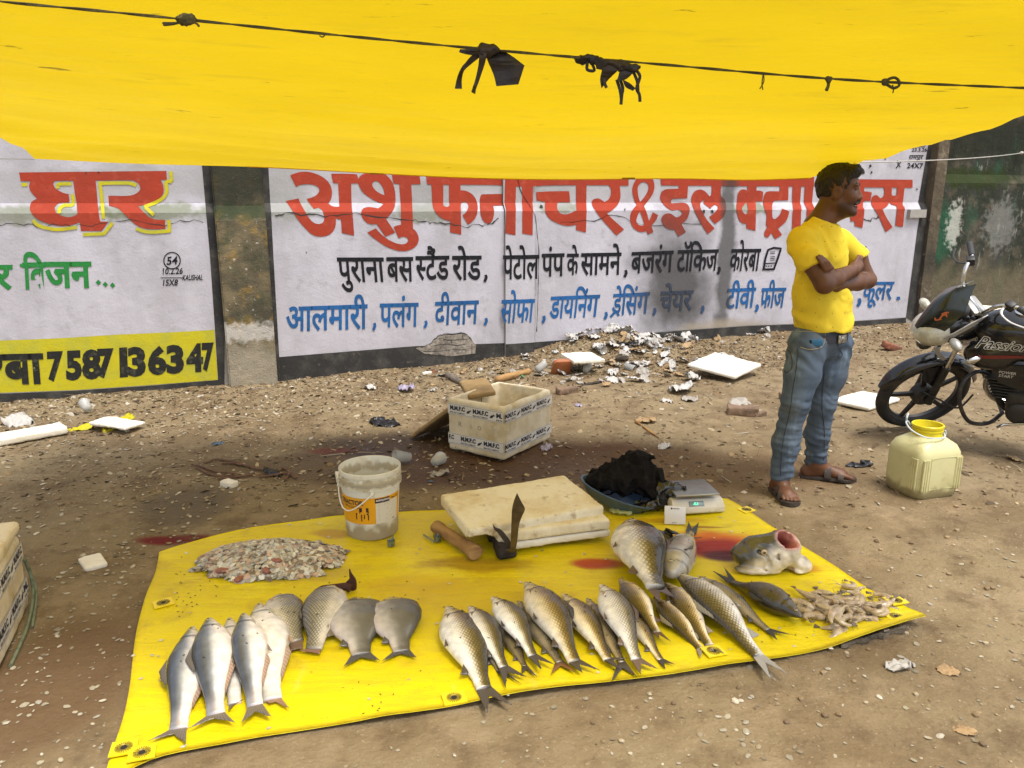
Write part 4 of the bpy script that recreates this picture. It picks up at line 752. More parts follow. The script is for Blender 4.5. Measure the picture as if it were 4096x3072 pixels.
# right visible face is x = L side: rebuild its bands there
for ch in list(bs.children):
    if abs(ch.matrix_local.to_3x3()[1][0]) > .5:
        Bf = Matrix(((0, 0, 1), (1, 0, 0), (0, 1, 0))).to_4x4(); Bf.translation = (.43 + .004, 0, 0); ch.matrix_local = Bf
        for c2 in ch.children:
            for v in c2.data.vertices: v.co.x = .54 - v.co.x
            c2.data.flip_normals() if False else None
mb = MB(); M0 = Matrix(((1, 0, 0), (0, 0, -1), (0, 1, 0))).to_4x4(); M0.translation = (0, -.004, 0)
m_pencil = mat('pencil_mark', (.16, .17, .13), rough=.8)
for s_, x, sz in (('R', .09, .03), ('J', .18, .028), ('O', .235, .026)): mb = MB(); oneletters(mb, s_, x, .165, sz, M0, -.013); mb.build('pencil_mark', m_pencil, bs, smooth=False)
mb = MB(); mb.tube([Vector((.04, .31, .325)), Vector((.034, .312, .26)), Vector((.04, .30, .19)), Vector((.033, .305, .10))], .0018, 5); mb.build('wall_crack', m_crack, bs)
# lid leaning at its left, dirty board leaning over its back rim
rd = Vector((.56, .83, 0)); ld = Vector((-.83, .56, 0))
g0 = GD(884, 946); tp = cl + Vector((0, 0, .27)) + ld * .012 + rd * .02
slab('foam_slab', 'brown stained foam lid leaning against the left side of the open foam box', 'foam lid', [g0 + Vector((0, 0, .02)), tp, tp + rd * .46, g0 + rd * .46 + Vector((0, 0, .02))], .03, m_foambrown, r=.01)
a0, a1, a2 = AtY(1823, 1583, 4.72), AtY(1881, 1518, 4.97), AtY(1978, 1506, 5.06)
slab('foam_board', 'dirty tan broken foam board resting across the back rim of the open foam box', 'foam board', [a0, a0 + Vector((.20, .0, .03)), a2, a1], .035, m_foambrown, r=.008, amp=.007)
# --- closed box cut by the left edge of the picture
pc = GD(66, 1306); pn = GD(0, 1447); vd = (pc - pn).normalized()
nb = pn - vd * .12
side = Vector((-vd.y, vd.x, 0)); L_ = .52
t2, M2, bs2 = foam_box('foam_box', 'closed foam fish box with green cord at the left edge of the photo', pc - vd * L_, (vd.x, vd.y), (side.x, side.y), L_, .40, .30, open_=False, tapes=[(.20, .27, .035, 0), (.055, .125, .10, 0)])
s = SDF((0, 0, 0), (L_ + .02, .42, .05), .0085); s.box((L_/2, .20, .022), (L_/2 + .008, .208, .022), .014); s.noise(9, .006, 2)
P, F = s.mesh(); o = link('lid', mesh('lid', P, F), m_foambox, t2); Mx = M2.to_4x4(); Mx.translation = Vector((0, 0, .305)); o.matrix_local = Mx
m_gcord = mat('green_cord', (.16, .19, .12), rough=.8, var=[((.05, .07, .04), 40, .5, .7)])
mb = MB(); mb.tube(spline([(L_ - .02, -.008, .20), (L_ + .008, -.012, .13), (L_ - .03, -.022, .06), (L_ - .2, -.03, .012), (L_ - .45, -.03, .006)], 6), .006, 6); mb.tube(spline([(L_ - .01, -.01, .19), (L_ + .016, -.014, .12), (L_ - .02, -.03, .05), (L_ - .2, -.045, .008)], 6), .005, 6); o = mb.build('green_cord', m_gcord, t2); o.matrix_local = M2.to_4x4()
# --- stacked foam boards and what lies round them
ZS = MZ(0, 3.2)
f0, f1 = G(2050, 2218, ZS), G(2443, 2164, ZS); dd = (f1 - f0).normalized(); bk = Vector((-dd.y, dd.x, 0)); f0 = f1 - dd * .52; T_ = .05
slab('foam_board', 'lowest thin dirty foam board of the stack on the yellow sheet', 'foam board', [p + Vector((0, 0, ZS + .034)) for p in [f0, f1, f1 + bk * .36, f0 + bk * .36]], .034, m_foamw, r=.008, amp=.005)
slab('foam_board', 'middle foam board of the stack, under the wide top board', 'foam board', [p + Vector((0, 0, ZS + .088)) for p in [f0 - dd * .02, f1 - dd * .01, f1 + bk * .37, f0 + bk * .37]], .052, m_foam, r=.009)
zt = ZS + .150
slab('foam_board', 'wide yellowed foam board on top of the stack with a bitten front edge', 'foam board', [G(1891, 2126, zt - .015), G(2426, 2016, zt), G(2251, 1906, zt + .005), G(1748, 1974, zt + .01)], .055, m_foam, chips=[(-.20, -.28, -.04, .10, .03, .035), (-.28, -.2, -.055, .06, .06, .02), (.1, -.275, -.055, .12, .012, .01)], r=.009, amp=.004)
m_block = mat('charred_wood', (.035, .026, .02), rough=.8, var=[((.012, .009, .007), 10, .45, .65), ((.16, .08, .06), 20, .62, .74, .8)], bump=[(30, .7, .012)])
m_blade = mat('dull_steel', (.15, .115, .065), rough=.38, metal=.75, var=[((.05, .035, .02), 9, .45, .66, .9), ((.24, .14, .06), 22, .58, .72, .7)])
kb = thing('fish_knife', 'upright curved fish cutting blade fixed in a charred wooden block before the foam boards', 'knife', G(2010, 2225, ZS))
q = lambda x, y, z=0: G(1650 + x * .6103, 1800 + y * .6103, ZS + z) - kb.location
s = SDF((-.16, -.12, -.005), (.12, .28, .12), .005); a = q(618, 700) + Vector((0, 0, .03)); b_ = q(490, 560) + Vector((0, .10, .035)); dv = (b_ - a).normalized()
s.box((a + b_) / 2, ((b_ - a).length / 2 + .02, .036, .033), .01, Matrix((dv, Vector((-dv.y, dv.x, 0)).normalized(), Vector((0, 0, 1)))).transposed()); s.noise(18, .016, 2); s.noise(60, .008, 1); sdf_obj('wooden_block', s, m_block, kb)
yb = (q(655, 735) + kb.location).y
bo = [(612, 655), (640, 650), (645, 560), (648, 470), (652, 390), (664, 335), (684, 283), (692, 300), (712, 340), (733, 378), (733, 402), (712, 448), (698, 492), (691, 545), (684, 610), (672, 668), (640, 672)]
Vb, Fb = fill2d(bo, (), 4); Pb = [AtY(1650 + x * .6103, 1800 + y * .6103, yb + .0006 * (x - 655)) - kb.location for x, y in Vb]; n = len(Pb); mb = MB(); mb.add(Pb + [p + Vector((.001, .005, 0)) for p in Pb], [list(f) for f in Fb] + [[i + n for i in f] for f in Fb] + [(i, (i+1) % n, (i+1) % n + n, i + n) for i in range(n)]); mb.build('blade', m_blade, kb)
hk = [(526, 488), (545, 512), (585, 530), (640, 600), (640, 640), (600, 600), (560, 545), (535, 520)]
Vb, Fb = fill2d(hk, (), 3); Pb = [AtY(1650 + x * .6103, 1800 + y * .6103, yb + .01) - kb.location for x, y in Vb]; n = len(Pb); mb = MB(); mb.add(Pb + [p + Vector((0, .008, 0)) for p in Pb], [list(f) for f in Fb] + [[i + n for i in f] for f in Fb] + [(i, (i+1) % n, (i+1) % n + n, i + n) for i in range(n)]); mb.build('hook', m_block, kb)
m_guts = mat('fish_guts', (.28, .10, .07), rough=.35, var=[((.10, .015, .012), 20, .45, .65), ((.45, .28, .2), 30, .55, .7, .7)], bump=[(60, .5, .005)], coat=.3)
s = SDF((-.06, -.05, 0), (.10, .10, .12), .004); c = q(590, 610) + Vector((0, .02, .062)); s.ell(c, (.03, .03, .014)); s.ell(c + Vector((.018, -.02, -.008)), (.02, .02, .014)); s.noise(70, .012, 2); sdf_obj('gut_scrap', s, m_guts, kb)
m_log = mat('bare_wood', (.36, .21, .075), rough=.8, var=[((.20, .10, .035), 5, .45, .65, .9, (1, 1, 6)), ((.06, .035, .015), 16, .62, .74, .7)], bump=[(10, .6, .012), (60, .4, .004)])
a = G(1745, 2105, ZS + .03); b_ = G(1902, 2212, ZS + .03); dv = (b_ - a); s = SDF(np.minimum(a, b_) - .045 - np.array(a), np.maximum(a, b_) + .045 - np.array(a), .0055); s.cone((0, 0, 0), dv, .028, .031, 0); s.plane(dv, dv.normalized()); s.plane((0, 0, 0), -dv.normalized()); s.noise(16, .012, 2)
o = sdf_obj('wooden_club', s, m_log); o.location = a; tag(o, 'bare brown wooden club lying on the yellow sheet left of the foam boards', 'club')
m_cap = mat('bottle_cap_tin', (.22, .26, .22), rough=.45, metal=.6, var=[((.10, .07, .03), 40, .5, .7)]); m_stick = mat('grey_stick', (.20, .22, .14), rough=.8)
for k, (cx_, cy_, lab, st) in enumerate([(845, 1178, 'toothed bottle cap fish scaler standing in front of the bucket', [(836, 1160), (852, 1140)]), (945, 1168, 'toothed bottle cap fish scaler with its stick lying by the wooden club', [(915, 1155), (938, 1170)])]):
    t = thing('fish_scaler', lab, 'fish scaler', GD(cx_, cy_, ZS)); mb = MB(); r_ = .0165; n = 20; rr = []
    for z, rad in ((0, r_), (.016, r_)): rr.append([Vector((rad * math.cos(2*math.pi*j/n), rad * math.sin(2*math.pi*j/n), z)) for j in range(n)])
    rr.append([Vector((r_ * 1.08 * math.cos(2*math.pi*j/n), r_ * 1.08 * math.sin(2*math.pi*j/n), .019 + .011 * (j % 2))) for j in range(n)]); rr.append([Vector((r_ * .9 * math.cos(2*math.pi*j/n), r_ * .9 * math.sin(2*math.pi*j/n), .016)) for j in range(n)]); rr.append([Vector((r_ * .9 * math.cos(2*math.pi*j/n), r_ * .9 * math.sin(2*math.pi*j/n), .004)) for j in range(n)])
    mb.rings(rr); mb.build('toothed_cap', m_cap, t)
    a, b_ = [GD(x, y, ZS + .008) - t.location for x, y in st]; mb = MB(); mb.tube([a, b_] if k else [b_ * .55, Vector((0, .016, .004))], .0045, 6); mb.build('stick', m_stick, t)
m_rust = mat('rusty_iron', (.085, .030, .016), rough=.75, metal=.2, var=[((.04, .012, .008), 14, .45, .65), ((.17, .07, .03), 30, .6, .74, .7)], bump=[(80, .4, .003)])
fh = fr(500, 2200, .5877)
kn = thing('rusty_cutter', 'rusty iron cutter with a pointed upright blade lying behind the tilapia', 'cutter', G(*fh(1450, 265), ZS)); q2 = lambda x, y, z=0: G(*fh(x, y), ZS + z) - kn.location
mb = MB(); mb.tube([q2(1295, 285, .02), q2(1340, 262, .03), q2(1500, 248, .028), q2(1535, 262, .022)], [.010, .012, .016, .018], 8, sq=.8); mb.build('handle', m_rust, kn)
yk = (q2(1540, 275) + kn.location).y; bo = [(1500, 262), (1497, 225), (1527, 195), (1524, 130), (1540, 165), (1565, 200), (1573, 240), (1570, 272), (1552, 278), (1520, 272)]
Vb, Fb = fill2d(bo, (), 3); Pb = [AtY(*fh(x, y), yk) - kn.location for x, y in Vb]; n = len(Pb); mb = MB(); mb.add(Pb + [p + Vector((.002, .006, 0)) for p in Pb], [list(f) for f in Fb] + [[i + n for i in f] for f in Fb] + [(i, (i+1) % n, (i+1) % n + n, i + n) for i in range(n)]); mb.build('blade', m_rust, kn)
# --- bucket
m_bucket = mat('white_bucket_plastic', (.66, .65, .57), rough=.45, spec=.5, var=[((.48, .40, .26), 7, .52, .72, .8), ((.22, .16, .08), 24, .66, .75, .7)])
mask_var(m_bucket, (.25, .19, .10), (0, 0, .02), (.4, .4, .085), .8, 18, .9)
mask_var(m_bucket, (.30, .24, .13), (0, 0, .275), (.4, .4, .03), .7, 30, .9)
m_bin = mat('bucket_inside', (.55, .53, .45), rough=.6, var=[((.40, .36, .28), 6, .45, .7)])
m_olab = mat('orange_label', (.72, .34, .008), rough=.4, var=[((.5, .28, .05), 10, .56, .74, .7)]); m_wlab = mat('white_label', (.62, .58, .48), rough=.4, var=[((.4, .3, .15), 12, .56, .74, .7)]); m_purp = mat('dark_purple_print', (.035, .012, .03), rough=.5); m_wprint = mat('white_print', (.75, .73, .7), rough=.5); m_gprint = mat('grey_print', (.25, .24, .2), rough=.6)
bc = Vector((-.655, 3.33, 0)); bc.z = MZ(bc.x, bc.y) + .002
bk_ = thing('paint_bucket', 'white paint bucket with an orange label standing on the back edge of the yellow sheet', 'bucket', bc)
prof = [(.112, 0), (.118, .004), (.1215, .05), (.1325, .225), (.134, .245), (.143, .247), (.144, .262), (.137, .264), (.1375, .272), (.143, .274), (.1435, .288), (.138, .290), (.139, .302), (.1415, .305), (.1415, .322), (.138, .325), (.1355, .322), (.130, .22), (.116, .01), (.0, .009)]
mb = MB(); mb.lathe(prof[:-1] + [(.004, .009)], 56); mb.build('body', m_bucket, bk_)
def curved(name, a0, a1, z0, z1, m, par, off, n=20):
    mb = MB(); rad = lambda z: .1215 + (z - .05) * .0629 + off
    mb.add([Vector((rad(z) * math.sin(a), -rad(z) * math.cos(a), z)) for z in (z0, z1) for a in np.linspace(a0, a1, n)], [(i, i + 1, n + i + 1, n + i) for i in range(n - 1)]); return mb.build(name, m, par)
def curvetext(mb, s_, a0, z0, hgt, off, bold=.02, wid=None, xs=1.0):
    V, F = text2d(s_, bold); x0 = V[:, 0].min(); y0 = V[:, 1].min(); k = hgt / .7; rad = lambda z: .1215 + (z - .05) * .0629 + off; P = []
    for v in V:
        z = z0 + (v[1] - y0) * k; a = a0 + (v[0] - x0) * k * xs / .128; P.append(Vector((rad(z) * math.sin(a), -rad(z) * math.cos(a), z)))
    mb.add(P, F)
TW = R(11)                                 # the camera sees the bucket from its right: zero angle faces it
lab = curved('label', R(-120) + TW, R(72) + TW, .085, .212, m_olab, bk_, .0012, 40)
wl_ = curved('info_panel', R(8) + TW, R(62) + TW, .085, .190, m_wlab, lab, .002)
lg = curved('logo_panel', R(7) + TW, R(38) + TW, .186, .208, m_purp, lab, .0024)
mb = MB(); curvetext(mb, 'asianpaints', R(9) + TW, .191, .011, .003, .02, xs=.95); mb.build('logo_lettering', m_wprint, lg, smooth=False)
mb = MB(); curvetext(mb, 'TRACTOR', R(-72) + TW, .176, .022, .0024, .03, xs=.85); curvetext(mb, 'EMULSION', R(-62) + TW, .160, .012, .0024, 0.0); curvetext(mb, 'TRACTOR', R(41) + TW, .193, .008, .0028, .01); mb.build('label_lettering', m_purp, lab, smooth=False); mb = MB()
def cq(a0, a1, z0, z1): 
    rad = lambda z: .1215 + (z - .05) * .0629 + .0026
    mb.add([Vector((rad(z) * math.sin(a), -rad(z) * math.cos(a), z)) for z, a in ((z0, a0), (z0, a1), (z1, a1), (z1, a0))], [(0, 1, 2, 3)])
A = lambda d: R(d) + TW
cq(A(-25), A(-6), .145, .166); cq(A(-33), A(-7), .132, .139)
for d, z in ((-33, .108), (-22, .100), (-16, .112), (-8, .106)): cq(A(d), A(d + 2.2), z, .134)
for d in (-25, -8): cq(A(d), A(d + 2), .139, .165)
mb.build('chair_print', m_purp, lab, smooth=False)
mb = MB()
for i in range(9): cq(A(14), A(14 + random.uniform(18, 40)), .180 - .0098 * i, .1825 - .0098 * i)
cq(A(46), A(52), .092, .098); mb.build('small_print', m_gprint, wl_, smooth=False)
m_wire = mat('plastic_wire', (.75, .73, .66), rough=.5)
mb = MB(); e1 = Vector((.142 * math.sin(A(2)), -.142 * math.cos(A(2)), .236)); e2 = Vector((.142 * math.sin(A(-92)), -.142 * math.cos(A(-92)), .236))
hp = []
for i in range(22):
    t = i / 21; a = A(2 - 94 * t); z = .236 - .085 * math.sin(math.pi * t) ** 1.0 * (1 + .5 * (t - .5)); hp.append(Vector(((.150 - .006 * t) * math.sin(a), -(.150 - .006 * t) * math.cos(a), z)))
mb.tube(hp, .0032, 7); mb.build('handle', m_wire, bk_)
for e in (e1, e2): mb = MB(); mb.ball(e, (.010, .010, .012)); mb.build('handle_ear', m_bucket, bk_)
# --- tray, cloth, bags, scale, payment box
m_tray = mat('blue_plastic', (.075, .125, .20), rough=.4, var=[((.05, .09, .14), 9, .5, .7, .7), ((.2, .22, .2), 26, .62, .76, .5)])
tc_ = G(2468, 2018, ZS); 
t = thing('blue_tray', 'blue plastic tray tilted under the heap of black cloth', 'tray', tc_ + Vector((.0, .0, .045)), (R(-4), R(17), R(-14)))
mb = MB(); mb.lathe([(.004, -.03), (.155, -.03), (.165, -.024), (.205, .022), (.215, .026), (.215, .031), (.203, .030), (.160, -.018), (.004, -.022)], 44, Matrix.Diagonal((.96, .70, 1, 1))); mb.build('tray_body', m_tray, t)
m_cloth = mat('black_check_cloth', (.007, .006, .006), rough=.95, spec=.15, var=[((.02, .017, .015), 30, .5, .7, .7)], bump=[(90, .5, .006)])
cc = G(2512, 2008, ZS); s = SDF((-.24, -.16, .0), (.22, .16, .32), .0062)
for x, y, z, a, b_, c in [(-.12, 0, .12, .10, .09, .055), (-.02, .02, .14, .13, .10, .09), (.045, .03, .205, .085, .075, .065), (.07, 0, .13, .10, .09, .09), (-.15, -.02, .145, .055, .05, .035), (.13, -.03, .09, .07, .07, .06), (-.05, -.04, .12, .09, .06, .06)]: s.ell((x, y, z), (a, b_, c), k=.02)
m_ = np.abs(s.v) < .05; i, j, k = np.nonzero(m_); xx, yy, zz = s.ax[0][i], s.ax[1][j], s.ax[2][k]
wv = fbm(xx * 9, yy * 9, zz * 9, 2) * 2.2; s.v[m_] += (.019 * np.abs(np.sin(34 * (xx * .8 + zz * .6) + wv * 3)) + .017 * np.abs(np.sin(27 * (zz - xx * .5 + yy) + wv * 4)) - .018 + .012 * fbm(xx * 40, yy * 40, zz * 40, 2)).astype(np.float32)
o = sdf_obj('cloth_heap', s, m_cloth); o.location = cc; tag(o, 'crumpled heap of black checked cloth lying in the blue tray', 'cloth')
m_bag = mat('black_plastic_film', (.010, .010, .011), rough=.22, spec=.6, var=[((.03, .024, .018), 12, .55, .72, .7)], bump=[(22, .7, .012), (70, .5, .004)])
def bag(name, label, c, parts, m=m_bag, h=.005, f=26, amp=.014, cat='plastic bag', seed=0):
    P = np.array([p[:3] for p in parts]); Rr = np.array([p[3:6] for p in parts]); s = SDF((P - Rr).min(0) - .02, (P + Rr).max(0) + .02, h)
    for p in parts: s.ell(p[:3], p[3:6], k=.02)
    m_ = np.abs(s.v) < 5 * h + amp * 2; i, j, k = np.nonzero(m_); xx, yy, zz = s.ax[0][i] + seed, s.ax[1][j], s.ax[2][k]
    wv = fbm(xx * 14, yy * 14, zz * 14, 2) * 6; s.v[m_] += (amp * (np.abs(np.sin(f * (xx + .6 * zz) + wv)) + np.abs(np.sin(f * 1.2 * (yy - .7 * zz + .4 * xx) + wv * 1.3)) - .9)).astype(np.float32)
    o = sdf_obj(name, s, m); o.location = c; return tag(o, label, cat)
bag('plastic_bag', 'shiny black plastic bag between the black cloth and the weighing scale', G(2660, 2036, ZS), [(0, .03, .07, .075, .05, .075), (.06, .02, .075, .05, .04, .06), (-.06, -.01, .03, .07, .04, .03), (-.12, -.02, .02, .05, .03, .02)])
bag('plastic_bag', 'crumpled black plastic bag behind the biggest carp', G(2640, 2172, ZS), [(-.01, 0, .03, .085, .05, .034), (.06, -.02, .022, .045, .035, .022), (-.055, .05, .03, .03, .04, .025)], seed=4)
bag('plastic_bag', 'small crumpled black plastic bag on bare earth between the man and the yellow jerry can', GD(1855, 1010), [(-.02, 0, .014, .065, .035, .016), (.05, .02, .018, .045, .03, .018)], h=.004, amp=.008, seed=9)
m_gpl = mat('pale_green_film', (.46, .50, .20), rough=.25, alpha=.75, coat=.3, bump=[(40, .6, .006)])
bag('plastic_wrapper', 'pale green crumpled plastic wrapper on the sheet beside the foam boards', G(2475, 2050, ZS), [(0, 0, .01, .05, .028, .012), (.03, -.02, .01, .035, .02, .012)], m_gpl, .0035, 60, .006, 'wrapper', 3)
m_scw = mat('grimy_white_plastic', (.62, .58, .48), rough=.45, var=[((.40, .34, .22), 9, .5, .7, .8), ((.2, .15, .08), 30, .64, .75, .7)]); m_plat = mat('steel_platter', (.30, .29, .26), rough=.38, metal=.85, var=[((.20, .19, .16), 8, .5, .7, .7)]); m_lcd = mat('lcd_window', (.16, .24, .25), rough=.15, coat=.5); m_seg = mat('green_digits', (.05, .6, .25), emit=((.1, 1, .45), 1.0)); m_grey = mat('grey_plastic', (.18, .18, .17), rough=.5)
sa_, sb_ = G(2690, 2064, ZS), G(2899, 2052, ZS); sx = (sb_ - sa_).normalized(); sw_ = (sb_ - sa_).length
t = thing('weighing_scale', 'white electronic weighing scale with steel platter at the back of the sheet', 'weighing scale', (sa_ + sb_) / 2 + Vector((0, 0, .004)), (0, 0, math.atan2(sx.y, sx.x)))
mb = MB(); mb.rings([[Vector((x * k1, y, z)) for x, y in [(-sw_/2, y0), (sw_/2, y0), (sw_/2, y1), (-sw_/2, y1)]] for z, y0, y1, k1 in [(0, .004, .20, .97), (.008, -.002, .205, 1), (.030, .0, .205, 1), (.062, .028, .203, .97), (.066, .034, .198, .95)]]); b_ = mb.build('body', m_scw, t)
md = b_.modifiers.new('bevel', 'BEVEL'); md.width = .005; md.segments = 2
tilt = math.atan2(.032, .028)
Ml = Matrix.Translation((-.01, .013, .047)) @ Matrix.Rotation(math.atan2(.032, .028), 4, 'X')
mb = MB(); mb.box((0, 0, .001), (.075, .026, .004), Ml, .001); lc = mb.build('display', m_lcd, t); mb = MB(); mb.box((0, 0, .0028), (.048, .014, .0016), Ml); 
mb2 = MB(); V, F = text2d('-0.1', .03); 
for v in [0]: mb2.add([Vector((v_[0] * .018 - .018, v_[1] * .018 - .006, .0036)) for v_ in V], F, Ml)
mb2.build('digits', m_seg, lc, smooth=False)
mb = MB(); mb.box((.0, .11, .079), (.05, .05, .02)); mb.build('stem', m_grey, t)
mb = MB(); mb.box((-.008, .105, .094), (.225, .205, .012), None, .005, 3); mb.build('platter', m_plat, t)
m_boxw = mat('white_speaker_plastic', (.72, .70, .66), rough=.4); m_boxp = mat('purple_edge', (.10, .05, .06), rough=.5)
qa, qb = G(2655, 2098, ZS), G(2745, 2100, ZS); qx = (qb - qa).normalized()
t = thing('payment_box', 'small white payment speaker box standing in front of the weighing scale', 'payment box', (qa + qb) / 2, (R(-14), 0, math.atan2(qx.y, qx.x)))
mb = MB(); mb.box((0, .004, .044), (.100, .008, .086), None, .003); fp = mb.build('front_panel', m_boxw, t)
mb = MB(); mb.rings([[Vector((-.048, .008, .002)), Vector((.048, .008, .002)), Vector((.048, .008, .086)), Vector((-.048, .008, .086))], [Vector((-.045, .05, .002)), Vector((.045, .05, .002)), Vector((.045, .03, .086)), Vector((-.045, .03, .086))]]); mb.build('wedge_body', m_boxw, t, smooth=False)
mb = MB(); mb.add([(-.0489, .010, .004), (-.0462, .045, .004), (-.0462, .022, .084), (-.0489, .010, .084)], [(0, 1, 2, 3)]); mb.build('side_stripe', m_boxp, t, smooth=False)
Mq = Matrix(((1, 0, 0), (0, 0, -1), (0, 1, 0))).to_4x4(); Mq.translation = (0, -.0008, 0)
mb = MB(); oneletters(mb, 'PhonePe', -.009, .074, .006, Mq, .02); mb.lathe([(.0001, 0), (.0045, .0004)], 16, Mq @ Matrix.Translation((-.017, .077, .0004))); oneletters(mb, 'BHIM UPI', -.015, .0075, .004, Mq, .01); mb.build('print', m_purp, fp, smooth=False)
# --- yellow jerry can
m_can = mat('yellowed_translucent_plastic', (.58, .55, .29), rough=.4, spec=.45, var=[((.46, .42, .20), 5, .45, .7, .8), ((.30, .25, .12), 14, .60, .74, .6)], bump=[(30, .15, .004)], sss=.15)
mask_var(m_can, (.20, .16, .08), (0, 0, .0), (.5, .5, .085), .8, 16, .8); m_cany = mat('bright_yellow_neck', (.72, .60, .02), rough=.35, var=[((.55, .42, .03), 20, .5, .7, .7)])
jl, jb, jr = GD(1915, 1050), GD(1992, 1081), GD(2052, 1061); jc = Vector((2.19, 3.86, 0))
t = thing('jerry_can', 'yellowed square plastic jerry can with open neck and wire handle by the motorcycle', 'jerry can', jc, (0, 0, R(17)))
def sqring(w, d, z, r, n=7): 
    o_ = []
    for qx_, qy_, a0 in ((1, 1, 0), (-1, 1, 90), (-1, -1, 180), (1, -1, 270)):
        for i in range(n): a = R(a0 + 90 * i / (n - 1)); o_.append(Vector((qx_ * (w - r) + r * math.cos(a), qy_ * (d - r) + r * math.sin(a), z)))
    return o_
W_, D_ = .136, .126
prof = [(.80, 0, .05), (.90, .004, .05), (.97, .02, .045), (1.0, .05, .04), (1.0, .225, .04), (.985, .250, .042), (.88, .283, .045), (.62, .312, .05), (.52, .322, .06)]
s_rings = [sqring(W_ * k1, D_ * k1, z, r if k1 > .6 else r * .9) for k1, z, r in prof]
mb = MB(); mb.rings(s_rings); mb.build('body', m_can, t)
mb = MB()
for x0, y0, nx_, ny_ in ((-.105, -D_, 0, -1), (.105, -D_, 0, -1), (-W_, -.08, -1, 0), (W_, -.09, 1, 0)):
    for i in range(3):
        o_ = (i - 1) * .014
        a = Vector((x0 + (o_ if ny_ else 0), y0 + (o_ if nx_ else 0), .055)); mb = MB(); mb.tube([a, a + Vector((0, 0, .17))], .006, 8); mb.build('rib', m_can, t)
mb = MB(); mb.tube([Vector(p) for p in ((-.075, -D_, .06), (.085, -D_, .06), (.085, -D_, .23), (-.075, -D_, .23))], .003, 6, closed=True); mb.build('panel_rim', m_can, t)
mb = MB(); mb.lathe([(.074, .315), (.072, .330), (.072, .345), (.076, .347), (.076, .353), (.072, .355), (.072, .362), (.078, .364), (.079, .376), (.076, .379), (.069, .378), (.066, .33), (.06, .318)], 36, cap=False); mb.build('neck', m_cany, t)
mb = MB(); mb.lathe([(.068, .322), (.003, .322)], 24, cap=False); mb.build('dark_inside', mat('can_inside', (.30, .24, .04), rough=.6), t)
m_wr = mat('plastic_covered_wire', (.50, .55, .58), rough=.5)
mb = MB(); mb.tube(spline([(.066, -.045, .335), (.03, -.084, .325), (-.03, -.092, .328), (-.09, -.075, .335), (-.125, -.02, .36), (-.115, .03, .385), (-.085, .05, .385), (-.06, .055, .36)], 6), .0042, 7); mb.tube(spline([(.066, -.05, .35), (.074, -.05, .335), (.075, -.045, .31)], 5), .004, 6); mb.tube(spline([(-.10, .045, .39), (-.105, .04, .41), (-.09, .05, .43)], 5), .005, 6); mb.build('handle', m_wr, t)
mb = MB(); mb.box((-.118, -.08, .268), (.03, .02, .018), Matrix.Rotation(R(20), 4, 'Y'), .004); mb.build('dark_tear', m_dark, t)
# ================================================================ fish
def fish_material():
    m = mat('fish_skin', (.4, .35, .25), rough=.26, spec=.6, vcol=True, coat=.45, bump=[(90, .15, .002)])
    t = m.node_tree; L = t.links; b = next(n for n in t.nodes if n.type == 'BSDF_PRINCIPLED')
    vc = next(n for n in t.nodes if n.type == 'VERTEX_COLOR'); uv = nd(m, 'ShaderNodeUVMap'); uv.uv_map = 'UVMap'
    mp = nd(m, 'ShaderNodeMapping'); mp.inputs['Rotation'].default_value = (0, 0, R(45)); mp.inputs['Scale'].default_value = (1.0, 1.0, 1); L.new(uv.outputs[0], mp.inputs[0])
    vo = nd(m, 'ShaderNodeTexVoronoi'); vo.voronoi_dimensions = '2D'; vo.feature = 'DISTANCE_TO_EDGE'; vo.inputs['Randomness'].default_value = .12; vo.inputs['Scale'].default_value = 1; L.new(mp.outputs[0], vo.inputs['Vector'])
    mr = nd(m, 'ShaderNodeMapRange'); mr.inputs[1].default_value = .03; mr.inputs[2].default_value = .30; mr.inputs[3].default_value = .72; mr.inputs[4].default_value = 0; L.new(vo.outputs['Distance'], mr.inputs[0])
    ml = nd(m, 'ShaderNodeMath', operation='MULTIPLY'); L.new(mr.outputs[0], ml.inputs[0]); L.new(vc.outputs['Alpha'], ml.inputs[1])
    mx = nd(m, 'ShaderNodeMix', data_type='RGBA'); L.new(ml.outputs[0], mx.inputs[0]); L.new(vc.outputs['Color'], mx.inputs[6]); mx.inputs[7].default_value = (.035, .026, .012, 1)
    ns = nd(m, 'ShaderNodeTexNoise'); ns.inputs['Scale'].default_value = 28; ns.inputs['Detail'].default_value = 4; tc = nd(m, 'ShaderNodeTexCoord'); L.new(tc.outputs['Object'], ns.inputs['Vector'])
    mr2 = nd(m, 'ShaderNodeMapRange'); mr2.inputs[1].default_value = .35; mr2.inputs[2].default_value = .7; mr2.inputs[3].default_value = .78; mr2.inputs[4].default_value = 1.15; L.new(ns.outputs[0], mr2.inputs[0])
    mm = nd(m, 'ShaderNodeMix', data_type='RGBA'); mm.blend_type = 'MULTIPLY'; mm.inputs[0].default_value = 1; L.new(mx.outputs[2], mm.inputs[6]); L.new(mr2.outputs[0], mm.inputs[7]); L.new(mm.outputs[2], b.inputs['Base Color'])
    bu = nd(m, 'ShaderNodeBump'); bu.inputs['Strength'].default_value = .5; bu.inputs['Distance'].default_value = .003; mh = nd(m, 'ShaderNodeMath', operation='MULTIPLY'); L.new(vo.outputs['Distance'], mh.inputs[0]); L.new(vc.outputs['Alpha'], mh.inputs[1]); L.new(mh.outputs[0], bu.inputs['Height'])
    L.new(b.inputs['Normal'].links[0].from_socket, bu.inputs['Normal']); L.new(bu.outputs[0], b.inputs['Normal']); return m
m_fish = fish_material()
m_fin = mat('fish_fin', (.2, .15, .1), rough=.4, vcol=True, coat=.15)
m_fisheye = mat('fish_eye', (.02, .02, .02), rough=.1, vcol=True, coat=.6)
